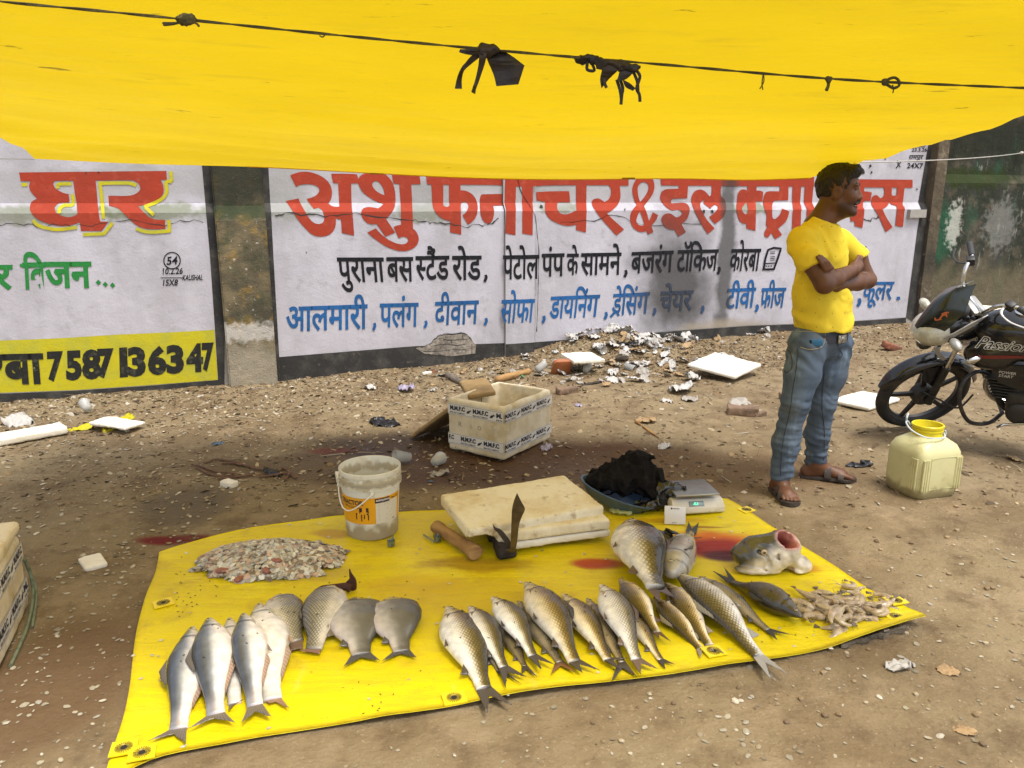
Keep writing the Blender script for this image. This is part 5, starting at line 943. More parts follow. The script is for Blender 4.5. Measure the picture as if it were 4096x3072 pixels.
PROF = {
 'carp': [(0,.05,.05,.10),(.03,.115,.10,.22),(.08,.185,.165,.36),(.15,.26,.25,.52),(.20,.33,.33,.68),(.26,.43,.43,.86),(.38,.5,.52,1),(.5,.47,.50,.96),(.62,.39,.42,.80),(.75,.27,.28,.56),(.88,.175,.17,.33),(1,.16,.155,.20)],
 'catfish': [(0,.08,.07,.14),(.04,.135,.12,.34),(.10,.19,.20,.54),(.18,.27,.31,.74),(.26,.37,.44,.92),(.38,.47,.55,1),(.5,.45,.52,.86),(.63,.37,.40,.66),(.78,.26,.25,.44),(.90,.20,.19,.30),(1,.20,.19,.20)],
 'tilapia': [(0,.07,.07,.12),(.05,.16,.15,.30),(.12,.27,.24,.56),(.20,.44,.42,.88),(.32,.51,.5,1),(.5,.50,.47,.95),(.68,.37,.34,.68),(.84,.21,.2,.4),(1,.18,.17,.2)],
 'taper': [(0,.12,.12,.25),(.05,.30,.30,.62),(.14,.44,.44,.92),(.28,.5,.5,1),(.48,.43,.43,.86),(.68,.29,.29,.58),(.86,.16,.16,.32),(1,.10,.10,.15)],
 'pacu': [(0,.09,.08,.14),(.05,.19,.16,.32),(.12,.32,.30,.58),(.22,.50,.48,.92),(.36,.53,.52,1),(.52,.48,.50,.94),(.68,.34,.37,.66),(.82,.19,.19,.4),(1,.15,.14,.18)]}
SCK = 1.35
PAL = {  # belly ... back
 'carp': [(-1, (.80, .77, .70)), (-.38, (.76, .71, .61)), (-.12, (.46, .38, .22)), (.10, (.165, .118, .045)), (.42, (.062, .047, .024)), (1, (.032, .027, .02))],
 'gold': [(-1, (.76, .70, .58)), (-.38, (.68, .56, .34)), (-.08, (.38, .26, .085)), (.15, (.19, .12, .035)), (.5, (.07, .045, .018)), (1, (.035, .025, .015))],
 'dark': [(-1, (.22, .18, .11)), (-.3, (.16, .12, .07)), (.3, (.085, .065, .04)), (1, (.03, .025, .018))],
 'pale': [(-1, (.82, .79, .72)), (-.12, (.76, .71, .61)), (.15, (.50, .44, .31)), (.4, (.19, .15, .08)), (1, (.05, .04, .028))],
 'grey': [(-1, (.24, .20, .14)), (-.2, (.20, .165, .11)), (.4, (.125, .10, .065)), (1, (.045, .038, .028))],
 'catfish': [(-1, (.80, .72, .64)), (-.30, (.78, .73, .67)), (-.06, (.48, .485, .49)), (.16, (.165, .185, .215)), (.5, (.062, .072, .088)), (1, (.04, .045, .052))],
 'catpale': [(-1, (.80, .74, .66)), (0, (.78, .73, .66)), (.5, (.62, .59, .52)), (1, (.26, .24, .20))],
 'tilapia': [(-1, (.60, .54, .44)), (-.3, (.54, .49, .40)), (.3, (.30, .28, .23)), (1, (.13, .11, .08))],
 'pacu': [(-1, (.50, .42, .36)), (-.55, (.42, .39, .35)), (.0, (.22, .21, .19)), (.6, (.13, .125, .11)), (1, (.07, .066, .056))]}
def pal(p, w):
    for (a, ca), (b_, cb) in zip(p, p[1:]):
        if w <= b_: t = max(0, (w - a) / (b_ - a)); return [x + (y - x) * t for x, y in zip(ca, cb)]
    return list(p[-1][1])
def lerp_tab(tab, t, k):
    for a, b_ in zip(tab, tab[1:]):
        if t <= b_[0]: s = (t - a[0]) / (b_[0] - a[0]); s = s if a[0] == 0 else s; return a[k] + (b_[k] - a[k]) * s
    return tab[-1][k]
def smooth_tab(tab, k):
    ts = np.linspace(0, 1, 201); v = np.array([lerp_tab(tab, t, k) for t in ts]); ker = np.hanning(15); ker /= ker.sum(); vp = np.convolve(np.pad(v, 7, 'edge'), ker, 'valid'); vp[:8] = v[:8] * (1 - np.arange(8) / 8) * .6 + vp[:8] * (.4 + .6 * np.arange(8) / 8); return lambda t: float(np.interp(t, ts, vp))
SM = {k: [smooth_tab(v, i) for i in (1, 2, 3)] for k, v in PROF.items()}
def fin(name, base, tip, col, parent, rag=.1, seed=0, ray=.55, th=.0014, tipcol=None):
    """rayed fin between a base line and a tip line (lists of equal length, parent space)"""
    r = random.Random(seed); n = len(base); rows = 5; V, Cc = [], []
    kk = [1 - rag * r.random() for _ in range(n)]
    for s_ in (1, -1):
        for i in range(n):
            for j in range(rows):
                f = j / (rows - 1) * kk[i]; p = Vector(base[i]).lerp(Vector(tip[i]), f); p.z += s_ * th * (1 - .5 * f) + (.0012 if i % 2 else -.0004) * (1 - f * .3)
                V.append(p); d = (1.0 if i % 2 else ray) * (1 - .25 * f); c = [x * d for x in (col if tipcol is None else [a + (b_ - a) * f for a, b_ in zip(col, tipcol)])]; Cc.append((*c, 1))
    F = []; o = n * rows
    for i in range(n - 1):
        for j in range(rows - 1): a = i * rows + j; F.append((a, a + 1, a + rows + 1, a + rows)); F.append((o + a, o + a + rows, o + a + rows + 1, o + a + 1))
    for i in range(n - 1): a = i * rows + rows - 1; F.append((a, a + o, a + o + rows, a + rows))
    return link(name, mesh(name, V, F, col=Cc), m_fin, parent)
FISH = []
def fish(label, f, Hp, Bp, T1, T2, sp, palette, belly, depth, thick=.6, z0=0.0, z1=0.0, scales=30, group=None, bend=0.0, fincol=(.085, .066, .05), tipcol=None, name='fish', cat='fish', seed=None, dfin=.10, tint=1.0, headcol=None, fins='padv', redgill=False, roll=0.0, oncloth=True):
    seed = len(FISH) if seed is None else seed; r = random.Random(seed * 7 + 1)
    prof = SM[sp]; zg = .016
    Hw = G(*f(*Hp), zg + z0 + .03); Bw = G(*f(*Bp), zg + z1 + .02); ax = Bw - Hw; L = Vector((ax.x, ax.y, 0)).length; X = ax.normalized(); Xh = Vector((X.x, X.y, 0)).normalized()
    left = Vector((Xh.y, -Xh.x, 0))           # left-hand side as seen from tail to head in the picture
    Y = (-left if belly == 'L' else left); D = depth * L; T = D * thick / 2
    c = (Hw + Bw) / 2; c.z = MZ(c.x, c.y) if abs(c.x) < 2 else 0
    t_ = thing(name, label, cat, c, group=group)
    NT, NA = 72, 30; ts = [(i / (NT - 1)) ** 1.15 for i in range(NT)]; V, UV, Cc, W_ = [], [], [], []
    p = PAL[palette]; fullspan = L
    def centre(t):
        q = Hw.lerp(Bw, t); q = q + Y * (bend * L * math.sin(math.pi * t)); q.z = zg + z0 + (z1 - z0) * t * t; return q
    def zc(t, ht): k = max(0, min(1, (t - .40) / .45)); k = k * k * (3 - 2 * k); return .8 * (T * .95 * (1 - k) + ht * k)
    def section(t, ph):
        hd, hv, ht = prof[0](t) * D, prof[1](t) * D, prof[2](t) * T
        if sp != 'pacu' and t < .205: ht *= 1.0 + .10 * max(0, min(1, (t - .08) / .11))
        cs, sn = math.cos(ph), math.sin(ph); y = (hd if cs > 0 else hv) * math.copysign(abs(cs) ** .9, cs); zz = ht * math.copysign(abs(sn) ** .82, sn)
        return y, zz, hd, hv, ht
    for t in ts:
        cq_ = centre(t); _, _, hd, hv, ht = section(t, 0)
        for j in range(NA):
            ph = 2 * math.pi * j / NA; y, zz, hd, hv, ht = section(t, ph); zz2 = zz if zz > 0 else zz * .8
            pos = cq_ + Y * (y * (1 - .10 * max(0, zz) / max(T, 1e-6))) + Vector((0, 0, zc(t, ht) + zz2))
            if roll: pos = pos + Y * (roll * zz2)
            pos.z += .0012 * float(vnoise(t * 30, ph * 2, seed * 3.3)); V.append(pos - c)
            w = y / (hd if y > 0 else hv) if (hd if y > 0 else hv) > 1e-6 else 0
            w2 = w * .98 + (.10 if zz > 0 else -.1) * 0 + .12 * float(vnoise(t * 9, w * 2, seed)) + .18 * (zz < 0) * 0
            cc = [x * tint for x in pal(p, max(-1, min(1, w2)))]
            hm = max(0, min(1, (.20 - t) / .05)) if sp != 'catfish' else max(0, min(1, (.14 - t) / .06))
            hcol = headcol or [(.42 + .2 * (w < 0)) * .75, (.36 + .2 * (w < 0)) * .75, (.26 + .14 * (w < 0)) * .75]
            hc = [a * .55 + b_ * .45 for a, b_ in zip(cc, hcol)]; cc = [a + (b_ - a) * hm * .8 for a, b_ in zip(cc, hc)]
            if abs(t - .215 + .035 * (w * w)) < .010 and abs(w) < .85: cc = [x * .32 for x in cc]
            if abs(t - (.05 + .03 * (1 - w))) < .008 and w < .25: cc = [x * .42 for x in cc]
            if sp == 'catfish' and t > .82: k = (t - .82) / .18; cc = [a + (b_ - a) * k * .55 for a, b_ in zip(cc, (.55, .42, .36) if w < .3 else (.38, .37, .40))]
            if t > .95 and sp != 'catfish': cc = [x * .75 for x in cc]
            sc = 0 if (scales == 0) else max(0, min(1, (t - .195) / .03)) * (1.0 if w > -.1 else max(.10, 1 + (w + .1) * 1.8)) * (1 if t < .97 else .4)
            Cc.append((*cc, sc)); UV.append((t * scales * SCK, y * scales * SCK / L * 1.2))
    F = [(i * NA + j, i * NA + (j + 1) % NA, (i + 1) * NA + (j + 1) % NA, (i + 1) * NA + j) for i in range(NT - 1) for j in range(NA)] + [tuple(range(NA - 1, -1, -1)), tuple(range((NT - 1) * NA, NT * NA))]
    if belly == 'L': F = [q[::-1] for q in F]
    me = mesh('body', V, F, UV, Cc); bm = bmesh.new(); bm.from_mesh(me); bmesh.ops.recalc_face_normals(bm, faces=bm.faces); bm.to_mesh(me); bm.free()
    link('body', me, m_fish, t_)
    surf = lambda t, w, up=1.0: (lambda s_: centre(t) + Y * s_[0] + Vector((0, 0, zc(t, s_[4]) + s_[1] * up)) - c)(section(t, math.acos(max(-1, min(1, w)))))
    # tail
    n = 21; bs = [centre(.985) + Y * (D * .155 * (1 - 2 * i / (n - 1))) + Vector((0, 0, section(1, 0)[4] * .8)) - c for i in range(n)]
    gt = lambda px_: (lambda q: q + Vector((0, 0, max(.004, MZ(q.x, q.y) + .011, gz1(q.x, q.y) + .024) + .004 + .5 * z1)) - c)(G(*f(*px_), .018 + z1 * .5).xy.to_3d())
    a, b_ = gt(T1), gt(T2)
    if (a - b_).dot(Y) < 0: a, b_ = b_, a
    mid = (bs[n // 2] + (a + b_) / 2 * 1.0) / 2; mid = bs[n//2].lerp((a + b_) / 2, .36 if sp not in ('tilapia', 'catfish') else (.92 if sp == 'tilapia' else .45))
    tp = []
    for i in range(n):
        k = i / (n - 1); s_ = abs(2 * k - 1); e = a if k < .5 else b_; q = mid.lerp(e, s_ ** 1.25); tp.append(q)
    fin('tail_fin', bs, tp, fincol, t_, .10, seed, tipcol=tipcol)
    if 'p' in fins:
        bp = surf(.235, -.45); d = (X * .16 * L + Y * (-.05 * L)); n = 9; fin('pectoral_fin', [bp + Y * (.012 * (i / 8 - .5)) + Vector((0, 0, .003)) for i in range(n)], [bp + d * (1 - .55 * (i / 8)) + Y * (.030 * L * (.3 - i / 8)) + Vector((0, 0, -.004)) for i in range(n)], [min(.6, x * 2.6) for x in fincol] if not redgill else (.42, .10, .06), t_, .08, seed + 1)
    if 'v' in fins:
        bp = surf(.50, -.93); n = 8; fin('pelvic_fin', [bp + X * (.006 * i) for i in range(n)], [bp + X * (.075 * L - .004 * L * i) - Y * (.030 * L * (1 - i / 7.2)) + Vector((0, 0, -.010)) for i in range(n)], [x * 1.5 for x in fincol], t_, .1, seed + 2)
    if 'a' in fins:
        la = .09 if sp != 'catfish' else .30; t0 = .76 if sp != 'catfish' else .58; n = 12 if sp != 'catfish' else 20
        bs2 = [surf(t0 + la * .8 * i / (n - 1), -.97) for i in range(n)]; fin('anal_fin', bs2, [q + X * (.085 * L * (1 - i / n) if sp != 'catfish' else .022 * L) - Y * ((.045 * L * (1 - .9 * i / n)) if sp != 'catfish' else .032 * L * (1 - .8 * i / n) * min(1, .35 + i / 5)) + Vector((0, 0, -.008)) for i, q in enumerate(bs2)], fincol if sp != 'catfish' else (.50, .34, .25), t_, .14, seed + 3)
    if 'd' in fins:
        n = 14; bs2 = [surf(.36 + .24 * i / (n - 1), .985) for i in range(n)]; fin('dorsal_fin', bs2, [q + X * (.10 * L * (1 - i / n) + .02 * L) + Y * (dfin * L * (1 - .95 * i / n) * .42) + Vector((0, 0, -.006)) for i, q in enumerate(bs2)], [x * .8 for x in fincol], t_, .1, seed + 4)
    e = surf(.075 if sp != 'tilapia' else .09, .12); er = .011 * L / .6 * (1 if sp != 'catfish' else .8); ey_ = MB(); ey_.ball(e, (er, er, er * .5), None, 14, 8)
    cc = [((.015, .014, .012, 1) if (v - e).xy.length < er * .55 else (.38, .30, .14, 1)) for v in ey_.V]; link('eye', mesh('eye', ey_.V, ey_.F, col=cc), m_fisheye, t_)
    FISH.append((t_, centre, section, Y, L, zc)); return t_
FA = fr(500, 2200, .5877); FBf = fr(1600, 2100, .54241); FCf = fr(2300, 2000, .63291)
gc, gk, gt_ = 'pangasius catfish at the left end of the sheet', 'carp laid out in a row on the sheet', 'flat round fish between the catfish and the carp'
CF = dict(sp='catfish', scales=0, fincol=(.20, .165, .13), thick=.62, fins='padv')
fish('blue grey catfish with red gill at the far left of the row', FA, (462, 532), (362, 1195), (158, 1335), (415, 1345), palette='catfish', belly='R', depth=0.255, redgill=True, group=gc, z0=.0, seed=1, cat='catfish', **CF)
fish('third catfish from the left, half hidden with only head and tail showing', FA, (712, 458), (745, 1020), (705, 1120), (810, 1040), palette='catpale', belly='R', depth=0.216, group=gc, redgill=True, seed=2, cat='catfish', **CF)
fish('pale cream catfish under its neighbours, belly turned up, orange fins', FA, (918, 385), (1000, 1000), (985, 1065), (1125, 1105), palette='catpale', belly='R', depth=0.287, group=gc, seed=3, cat='catfish', **{**CF, 'fincol': (.38, .22, .13)})
fish('white bellied catfish overlapping the leftmost one, tail reaching far down', FA, (575, 472), (618, 1095), (432, 1240), (752, 1198), palette='catfish', belly='R', depth=0.287, group=gc, z0=.045, z1=.01, seed=4, cat='catfish', **CF)
fish('smooth grey catfish lying on top of the cream one, wide grey tail', FA, (808, 436), (885, 1035), (790, 1208), (1002, 1160), palette='catfish', belly='R', depth=0.268, group=gc, z0=.05, z1=.012, seed=5, cat='catfish', **CF)
fish('tilapia with pink gill fin tucked behind the larger tilapia', FA, (1040, 305), (1165, 600), (1130, 705), (1215, 690), 'tilapia', 'tilapia', 'L', .46, thick=.5, scales=24, group=gt_, seed=6, fincol=(.24, .15, .10), cat='tilapia', dfin=.05)
fish('larger scaly tilapia with its head touching the rusty cutter', FA, (1410, 248), (1285, 655), (1180, 700), (1325, 725), 'tilapia', 'tilapia', 'R', .45, thick=.5, z0=.02, scales=26, group=gt_, seed=7, fincol=(.22, .17, .11), tipcol=(.42, .20, .14), cat='tilapia', dfin=.05)
fish('dark grey round pomfret with orange red lower fin, left of its twin', FA, (1560, 332), (1605, 690), (1488, 812), (1738, 770), 'pacu', 'pacu', 'L', .62, thick=.38, scales=60, group=gt_, seed=8, fincol=(.10, .09, .075), cat='pomfret', fins='av', tint=1.05)
fish('grey round pomfret with orange cheek, nearest to the carp', FA, (1812, 322), (1880, 668), (1745, 775), (1985, 755), 'pacu', 'pacu', 'L', .60, thick=.38, z0=.01, scales=60, group=gt_, seed=9, fincol=(.095, .085, .07), cat='pomfret', fins='av')
K = dict(sp='carp', thick=.60, scales=31)
fish('mostly hidden carp whose fins show beneath the second big carp', FBf, (560, 700), (735, 1045), (735, 1130), (905, 1212), palette='grey', belly='L', depth=0.255, group=gk, seed=10, cat='carp', **K)
fish('hidden dark carp whose ragged tail shows under the third carp', FBf, (760, 700), (920, 1010), (900, 1130), (1015, 1155), palette='dark', belly='L', depth=0.255, group=gk, seed=11, cat='carp', **K)
fish('hidden carp with orange tipped tail under the brown bronze carp', FBf, (868, 545), (1180, 985), (1112, 1130), (1302, 1110), palette='grey', belly='L', depth=0.227, group=gk, seed=12, tipcol=(.36, .14, .04), cat='carp', **K)
fish('dark carp squeezed between the golden carp and the white bellied one', FBf, (1380, 522), (1640, 985), (1555, 1190), (1752, 1150), palette='dark', belly='L', depth=0.209, group=gk, seed=13, cat='carp', tint=1.6, **K)
fish('yellow carp partly hidden under the white bellied carp, near its tail', FBf, (1640, 560), (1925, 965), (1960, 1088), (2028, 1050), palette='gold', belly='L', depth=0.209, group=gk, seed=14, cat='carp', tint=1.1, **K)
fish('first carp of the row with bulging white belly, tail over the sheet edge', FBf, (352, 618), (618, 1185), (650, 1422), (842, 1360), palette='carp', belly='L', depth=0.340, group=gk, seed=15, z0=.0, bend=.02, cat='carp', **K)
fish('second carp of the row, slim, lying against the first', FBf, (512, 590), (765, 1022), (782, 1240), (940, 1155), palette='carp', belly='L', depth=0.311, group=gk, z0=.035, z1=.012, seed=16, bend=.015, tint=.95, cat='carp', **K)
fish('third carp of the row, silvery belly and bluish tail root', FBf, (680, 525), (978, 938), (1052, 1102), (1155, 1060), palette='carp', belly='L', depth=0.321, group=gk, z0=.045, z1=.02, seed=17, bend=.03, tint=1.06, cat='carp', **K)
fish('fourth carp of the row, big with bronze brown back', FBf, (925, 432), (1285, 985), (1350, 1112), (1475, 1090), palette='gold', belly='L', depth=0.311, group=gk, z0=.035, z1=.012, seed=18, bend=.025, cat='carp', **K)
fish('fifth carp of the row, golden brown with flies on its head', FBf, (1200, 502), (1535, 965), (1625, 1088), (1690, 1000), palette='gold', belly='L', depth=0.264, group=gk, z0=.01, z1=.01, seed=19, bend=.02, tint=1.12, cat='carp', **K)
fish('white bellied carp raised on top of the dark one, mid row', FBf, (1482, 438), (1745, 968), (1780, 1132), (1915, 1090), palette='pale', belly='L', depth=0.293, group=gk, z0=.05, z1=.015, seed=20, bend=.015, fincol=(.20, .13, .09), cat='carp', **K)
fish('pale yellow carp with brown tail, its head under the biggest carp', FBf, (1625, 385), (1895, 765), (1912, 862), (2005, 890), palette='gold', belly='R', depth=0.283, group=gk, z0=.03, z1=.02, seed=21, fincol=(.17, .09, .05), tint=1.3, cat='carp', **K)
fish('yellow carp with pale back between two tails, fanned white tail', FCf, (500, 600), (795, 918), (792, 1026), (880, 982), palette='gold', belly='R', depth=0.264, group=gk, z0=.0, z1=.0, seed=22, fincol=(.40, .34, .24), tint=1.35, cat='carp', **K)
fish('pale carp lying left of the longest fish, tail over an eyelet', FCf, (575, 512), (850, 895), (882, 985), (948, 1002), palette='gold', belly='R', depth=0.264, group=gk, z0=.01, z1=.0, seed=23, fincol=(.42, .34, .24), tint=1.4, cat='carp', **K)
fish('longest fish, silver with dark netted scales and white forked tail hanging off the sheet', FCf, (645, 470), (1165, 968), (1245, 1168), (1355, 1135), 'carp', 'pale', 'R', .245, thick=.70, scales=34, group=gk, z0=.015, z1=.005, seed=24, fincol=(.42, .40, .36), cat='carp', bend=-.015)
fish('slim dark grey carp right of the longest fish', FCf, (790, 478), (1225, 800), (1280, 902), (1384, 872), 'carp', 'grey', 'L', .19, thick=.85, scales=36, group=gk, seed=25, fincol=(.06, .055, .045), cat='carp', tint=1.35)
fish('black fish lying the other way with its head towards the shrimp', FCf, (1432, 752), (1000, 505), (938, 440), (862, 462), 'carp', 'dark', 'L', .33, thick=.85, scales=40, group=gk, z0=.0, seed=26, fincol=(.035, .03, .025), cat='carp', tint=.9, headcol=(.03, .027, .022))
fish('biggest carp, lying on the row with grey back and orange belly root', FCf, (345, 168), (508, 540), (545, 668), (642, 640), 'carp', 'carp', 'L', .37, thick=.66, scales=26, group=gk, z0=.03, z1=.085, seed=27, fincol=(.13, .07, .045), cat='carp', tint=.92)
fish('olive fish with its head down and tail raised behind the biggest carp', FCf, (598, 500), (735, 190), (718, 148), (784, 150), 'taper', 'tilapia', 'L', .27, thick=.8, scales=0, z0=.02, z1=.0, seed=28, fincol=(.05, .045, .04), cat='fish', tint=.62, fins='ap')
# ---- cut fish head with gaping mouth
s = SDF((-.17, -.11, -.01), (.17, .11, .22), .0048)
s.ell((-.03, .01, .058), (.122, .080, .064), k=.01); s.cone((-.06, .0, .082), (.040, -.008, .112), .060, .060, k=.03); s.cone((-.0, -.03, .055), (.062, -.025, .095), .050, .048, k=.03)
s.ell((.115, -.01, .032), (.058, .055, .034), Matrix.Rotation(R(28), 3, 'Y'), k=.02); s.ell((-.05, -.05, .018), (.10, .035, .018), k=.02); s.ell((.09, -.04, .012), (.06, .03, .012), k=.015)
mc = Vector((.054, -.018, .134)); ma = Vector((.36, -.50, .79)).normalized(); MF = frame_from(ma)
ring = [mc + MF @ Vector((.058 * math.cos(a), .043 * math.sin(a), 0)) for a in np.linspace(0, 2 * math.pi, 17)]
for a, b_ in zip(ring, ring[1:]): s.cone(a, b_, .0095, .0095, k=.010)
s.cone(mc + ma * .03, mc - ma * .075, .047, .024, k=.006, sub=True); s.ell((.055, -.075, .0), (.032, .05, .030), k=.012, sub=True); 
for cx_, cz_, r_, a0, a1 in ((-.075, .055, .050, -70, 75), (-.055, .050, .075, -60, 40)):
    gp = []
    for a in np.linspace(R(a0), R(a1), 12):
        x_, z_ = cx_ + r_ * math.cos(a), cz_ + r_ * math.sin(a); q_ = 1 - ((x_ + .03) / .125) ** 2 - ((z_ - .058) / .075) ** 2; gp.append((x_, .01 - .084 * math.sqrt(max(.02, q_)), z_))
    for a, b_ in zip(gp, gp[1:]): s.cone(a, b_, .0058, .0058, k=.006, sub=True)
s.cone((-.03, -.055, .035), (.07, -.06, .062), .016, .013, k=.015); s.plane((0, 0, 0), (0, 0, -1)); s.noise(26, .007, 2); s.noise(80, .004, 1)
fhp = GD(1672, 1246); fhd = thing('severed_fish', 'cut off fish head with wide open pink mouth standing on the sheet', 'fish head', Vector((fhp.x - .008, fhp.y + .05, MZ(fhp.x, fhp.y)))); fhd.scale = (1.04, 1.04, .96)
def hcol(P):
    P = np.asarray(P); out = np.zeros((len(P), 4)); out[:, 3] = 0
    pale = np.array([.62, .54, .40]); ol = np.array([.075, .066, .038]); pink = np.array([.50, .20, .15]); red = np.array([.22, .03, .02])
    w = np.clip((P[:, 2] * .9 - P[:, 0] * .75 + P[:, 1] * .5 - .062) / .05, 0, 1)[:, None]; n = (.5 + fbm(P[:, 0] * 30, P[:, 1] * 30, P[:, 2] * 30, 2))[:, None]
    c = pale * (.72 + .5 * n) * (1 - w) + ol * (.7 + .6 * n) * w
    d = P - np.array(mc); ax_ = d @ np.array(ma); rad = np.linalg.norm(d - ax_[:, None] * np.array(ma), axis=1)
    k = np.clip((.060 - rad) / .012, 0, 1)[:, None] * np.clip((ax_ + .09) / .02, 0, 1)[:, None]; k2 = np.clip((-ax_ - .0) / .05, 0, 1)[:, None]
    c = c * (1 - k) + (pink * (1 - k2) + red * k2) * k
    und = ((P[:, 2] < .03) & (np.abs(P[:, 0] - .055) < .03))[:, None]; c = np.where(und, c * .5 + red * .5, c); out[:, :3] = c; return out
P, F = s.mesh(); link('head', mesh('head', P, F, uv=P[:, :2], col=hcol(P)), m_fish, fhd)
for e in (Vector((-.045, -.062, .105)),):
    mb = MB(); mb.ball(e, (.013, .006, .013), None, 14, 9); cc = [((.02, .016, .012, 1) if ((v - e) * Vector((1, 0, 1)).length * 0 if False else Vector((v.x - e.x, 0, v.z - e.z)).length) < .006 else (.50, .36, .20, 1)) for v in mb.V]; link('eye', mesh('eye', mb.V, mb.F, col=cc), m_fisheye, fhd)
# ---- shrimp heap
m_shr = mat('raw_shrimp', (.46, .36, .22), rough=.3, coat=.3, spec=.5, var=[((.24, .17, .10), 40, .45, .65, .8), ((.60, .44, .32), 24, .55, .72, .7)], sss=.1)
m_leg = mat('shrimp_leg', (.17, .12, .07), rough=.5)
def shrimp(curl, L=.115):
    t = thing('shrimp', 'pale grey raw shrimp in the heap at the right corner of the sheet', 'shrimp', group='raw shrimp in the heap'); pts, rad = [], []; a = 0; p = Vector((0, 0, 0)); n = 26
    for i in range(n):
        k = i / (n - 1); r_ = .0150 * (1 if .15 < k < .45 else (.55 + 3 * k if k <= .15 else max(.22, 1 - (k - .45) * 1.35))); r_ *= 1 + (.10 if (k > .38 and i % 4 == 0) else 0); pts.append(p.copy()); rad.append(min(r_, .0165)); a += curl / n * (0.2 if k < .3 else 1.4); p = p + Vector((math.cos(a), math.sin(a), 0)) * L / n
    mb = MB(); mb.tube(pts, rad, 9, sq=.9); mb.build('body', m_shr, t)
    d = Vector((math.cos(a), math.sin(a), 0)); nn = Vector((-d.y, d.x, 0)); b_ = []
    fin('tail_fan', [p + nn * (.003 * (i / 6 - .5)) for i in range(7)], [p + d * (.022 - .008 * abs(i / 6 - .5)) + nn * (.026 * (i / 6 - .5)) for i in range(7)], (.22, .17, .11), t, .05, 3)
    mb = MB(); mb.tube(spline([(0, -.002, .004), (-.012, -.004, .006), (-.024, -.002, .007)], 4), [.003] * 8 + [.0008], 6); mb.build('rostrum', m_shr, t)
    for i in range(4):
        q = pts[6 + i * 2]; mb = MB(); mb.tube([q + Vector((0, .006, -.003)), q + Vector((-.004 + .003 * i, .018, -.002)), q + Vector((.002 * i, .026, -.006))], [.0014, .0012, .0006], 5); mb.build('leg', m_leg, t)
    for s_ in (0, 1):
        mb = MB(); mb.tube(spline([(-.01, .002 * s_, .004), (-.03, .012 - .03 * s_, .012), (-.06, .03 - .05 * s_, .003)], 5), .0007, 4); mb.build('antenna', m_leg, t)
    return t
protos = [shrimp(c) for c in (1.0, 2.0, 2.9, 1.5)]
fs = fr(2900, 2300, 1196 / 2212); r = random.Random(5); k = 0
for i in range(46):
    a = r.uniform(0, 6.28); q = math.sqrt(r.random()); x, y = 905 + 285 * q * math.cos(a), 262 + 112 * q * math.sin(a); lay = (1 - q) * .03
    o = protos[k] if k < 4 else copy_tree(protos[k % 4]); k += 1; p = G(*fs(x, y), .02 + lay); o.location = (p.x, p.y, MZ(p.x, p.y) + .014 + lay * r.uniform(.6, 1.1) + .012 * (i % 3) * (1 - q))
    o.rotation_euler = (r.uniform(-.25, .25) + (math.pi if r.random() < .4 else 0), r.uniform(-.18, .18), r.uniform(0, 6.28)); s_ = r.uniform(.8, 1.15); o.scale = (s_,) * 3
for x, y, rz in ((860, 95, -.4), (855, 375, 1.9), (640, 200, .6), (1180, 215, -.5)):
    o = copy_tree(protos[k % 4]); k += 1; p = G(*fs(x, y), .015); o.location = (p.x, p.y, MZ(p.x, p.y) + .012); o.rotation_euler = (0, 0, rz)
# ---- heap of scraped scales
m_scl = mat('scraped_scales', (.4, .36, .26), rough=.3, vcol=True, coat=.3, spec=.5, alpha=.93)
def flakes(n, place, size, cols, r, thick=False, lift=.002, tilt=.35, ecc=(.6, 1.0), sides=(5, 8)):
    V, F, Cc = [], [], []
    for i in range(n):
        p, nrm = place(r); sz = r.uniform(*size) if not callable(size) else size(r); M = frame_from(Vector((r.gauss(nrm[0], tilt), r.gauss(nrm[1], tilt), 1)), (math.cos(6.28 * r.random()), math.sin(6.28 * r.random()), .01)); e = r.uniform(*ecc); m_ = r.randint(*sides); b0 = len(V); cup = r.uniform(-.25, .35) * sz
        V.append(p + M @ Vector((0, 0, cup + lift))); c = r.choice(cols); d = r.uniform(.7, 1.2); Cc.append((*[x * d for x in c], 1))
        for j in range(m_):
            a = 2 * math.pi * j / m_ + r.uniform(-.25, .25); q = r.uniform(.8, 1.12); V.append(p + M @ Vector((sz * q * math.cos(a), sz * q * e * math.sin(a), lift))); Cc.append((*[x * d * .9 for x in c], 1))
        F += [(b0, b0 + 1 + j, b0 + 1 + (j + 1) % m_) for j in range(m_)]
    return V, F, Cc
fz = fr(500, 1750, 1200 / 2212)
hc0 = G(*fz(1075, 930)); hw = .315; hd_ = .185
def hz(x, y):
    dx, dy = (x - hc0.x) / hw, (y - hc0.y) / hd_; q = math.sqrt(dx * dx + dy * dy); return max(0, 1 - q) ** .8 * .085 * (1 + .5 * float(vnoise(x * 12, y * 12, 0)))
def hplace(r):
    while True:
        x, y = r.uniform(-1, 1), r.uniform(-1, 1); q = math.hypot(x, y)
        if q < 1.0 + .25 * float(vnoise(x * 4, y * 4, 7)) and r.random() < 1.25 - q * .75: break
    X, Y_ = hc0.x + x * hw, hc0.y + y * hd_; e = .01; nx_ = -(hz(X + e, Y_) - hz(X - e, Y_)) / (2 * e); ny_ = -(hz(X, Y_ + e) - hz(X, Y_ - e)) / (2 * e)
    return Vector((X, Y_, MZ(X, Y_) + hz(X, Y_) + r.uniform(0, .006))), (nx_ * .7, ny_ * .7)
V, F, Cc = flakes(2600, hplace, (.008, .023), [(.62, .60, .50), (.56, .53, .44), (.70, .68, .60), (.52, .43, .32), (.44, .40, .32), (.58, .40, .30), (.26, .20, .15)], random.Random(3), tilt=.22, ecc=(.6, .98), sides=(7, 9))
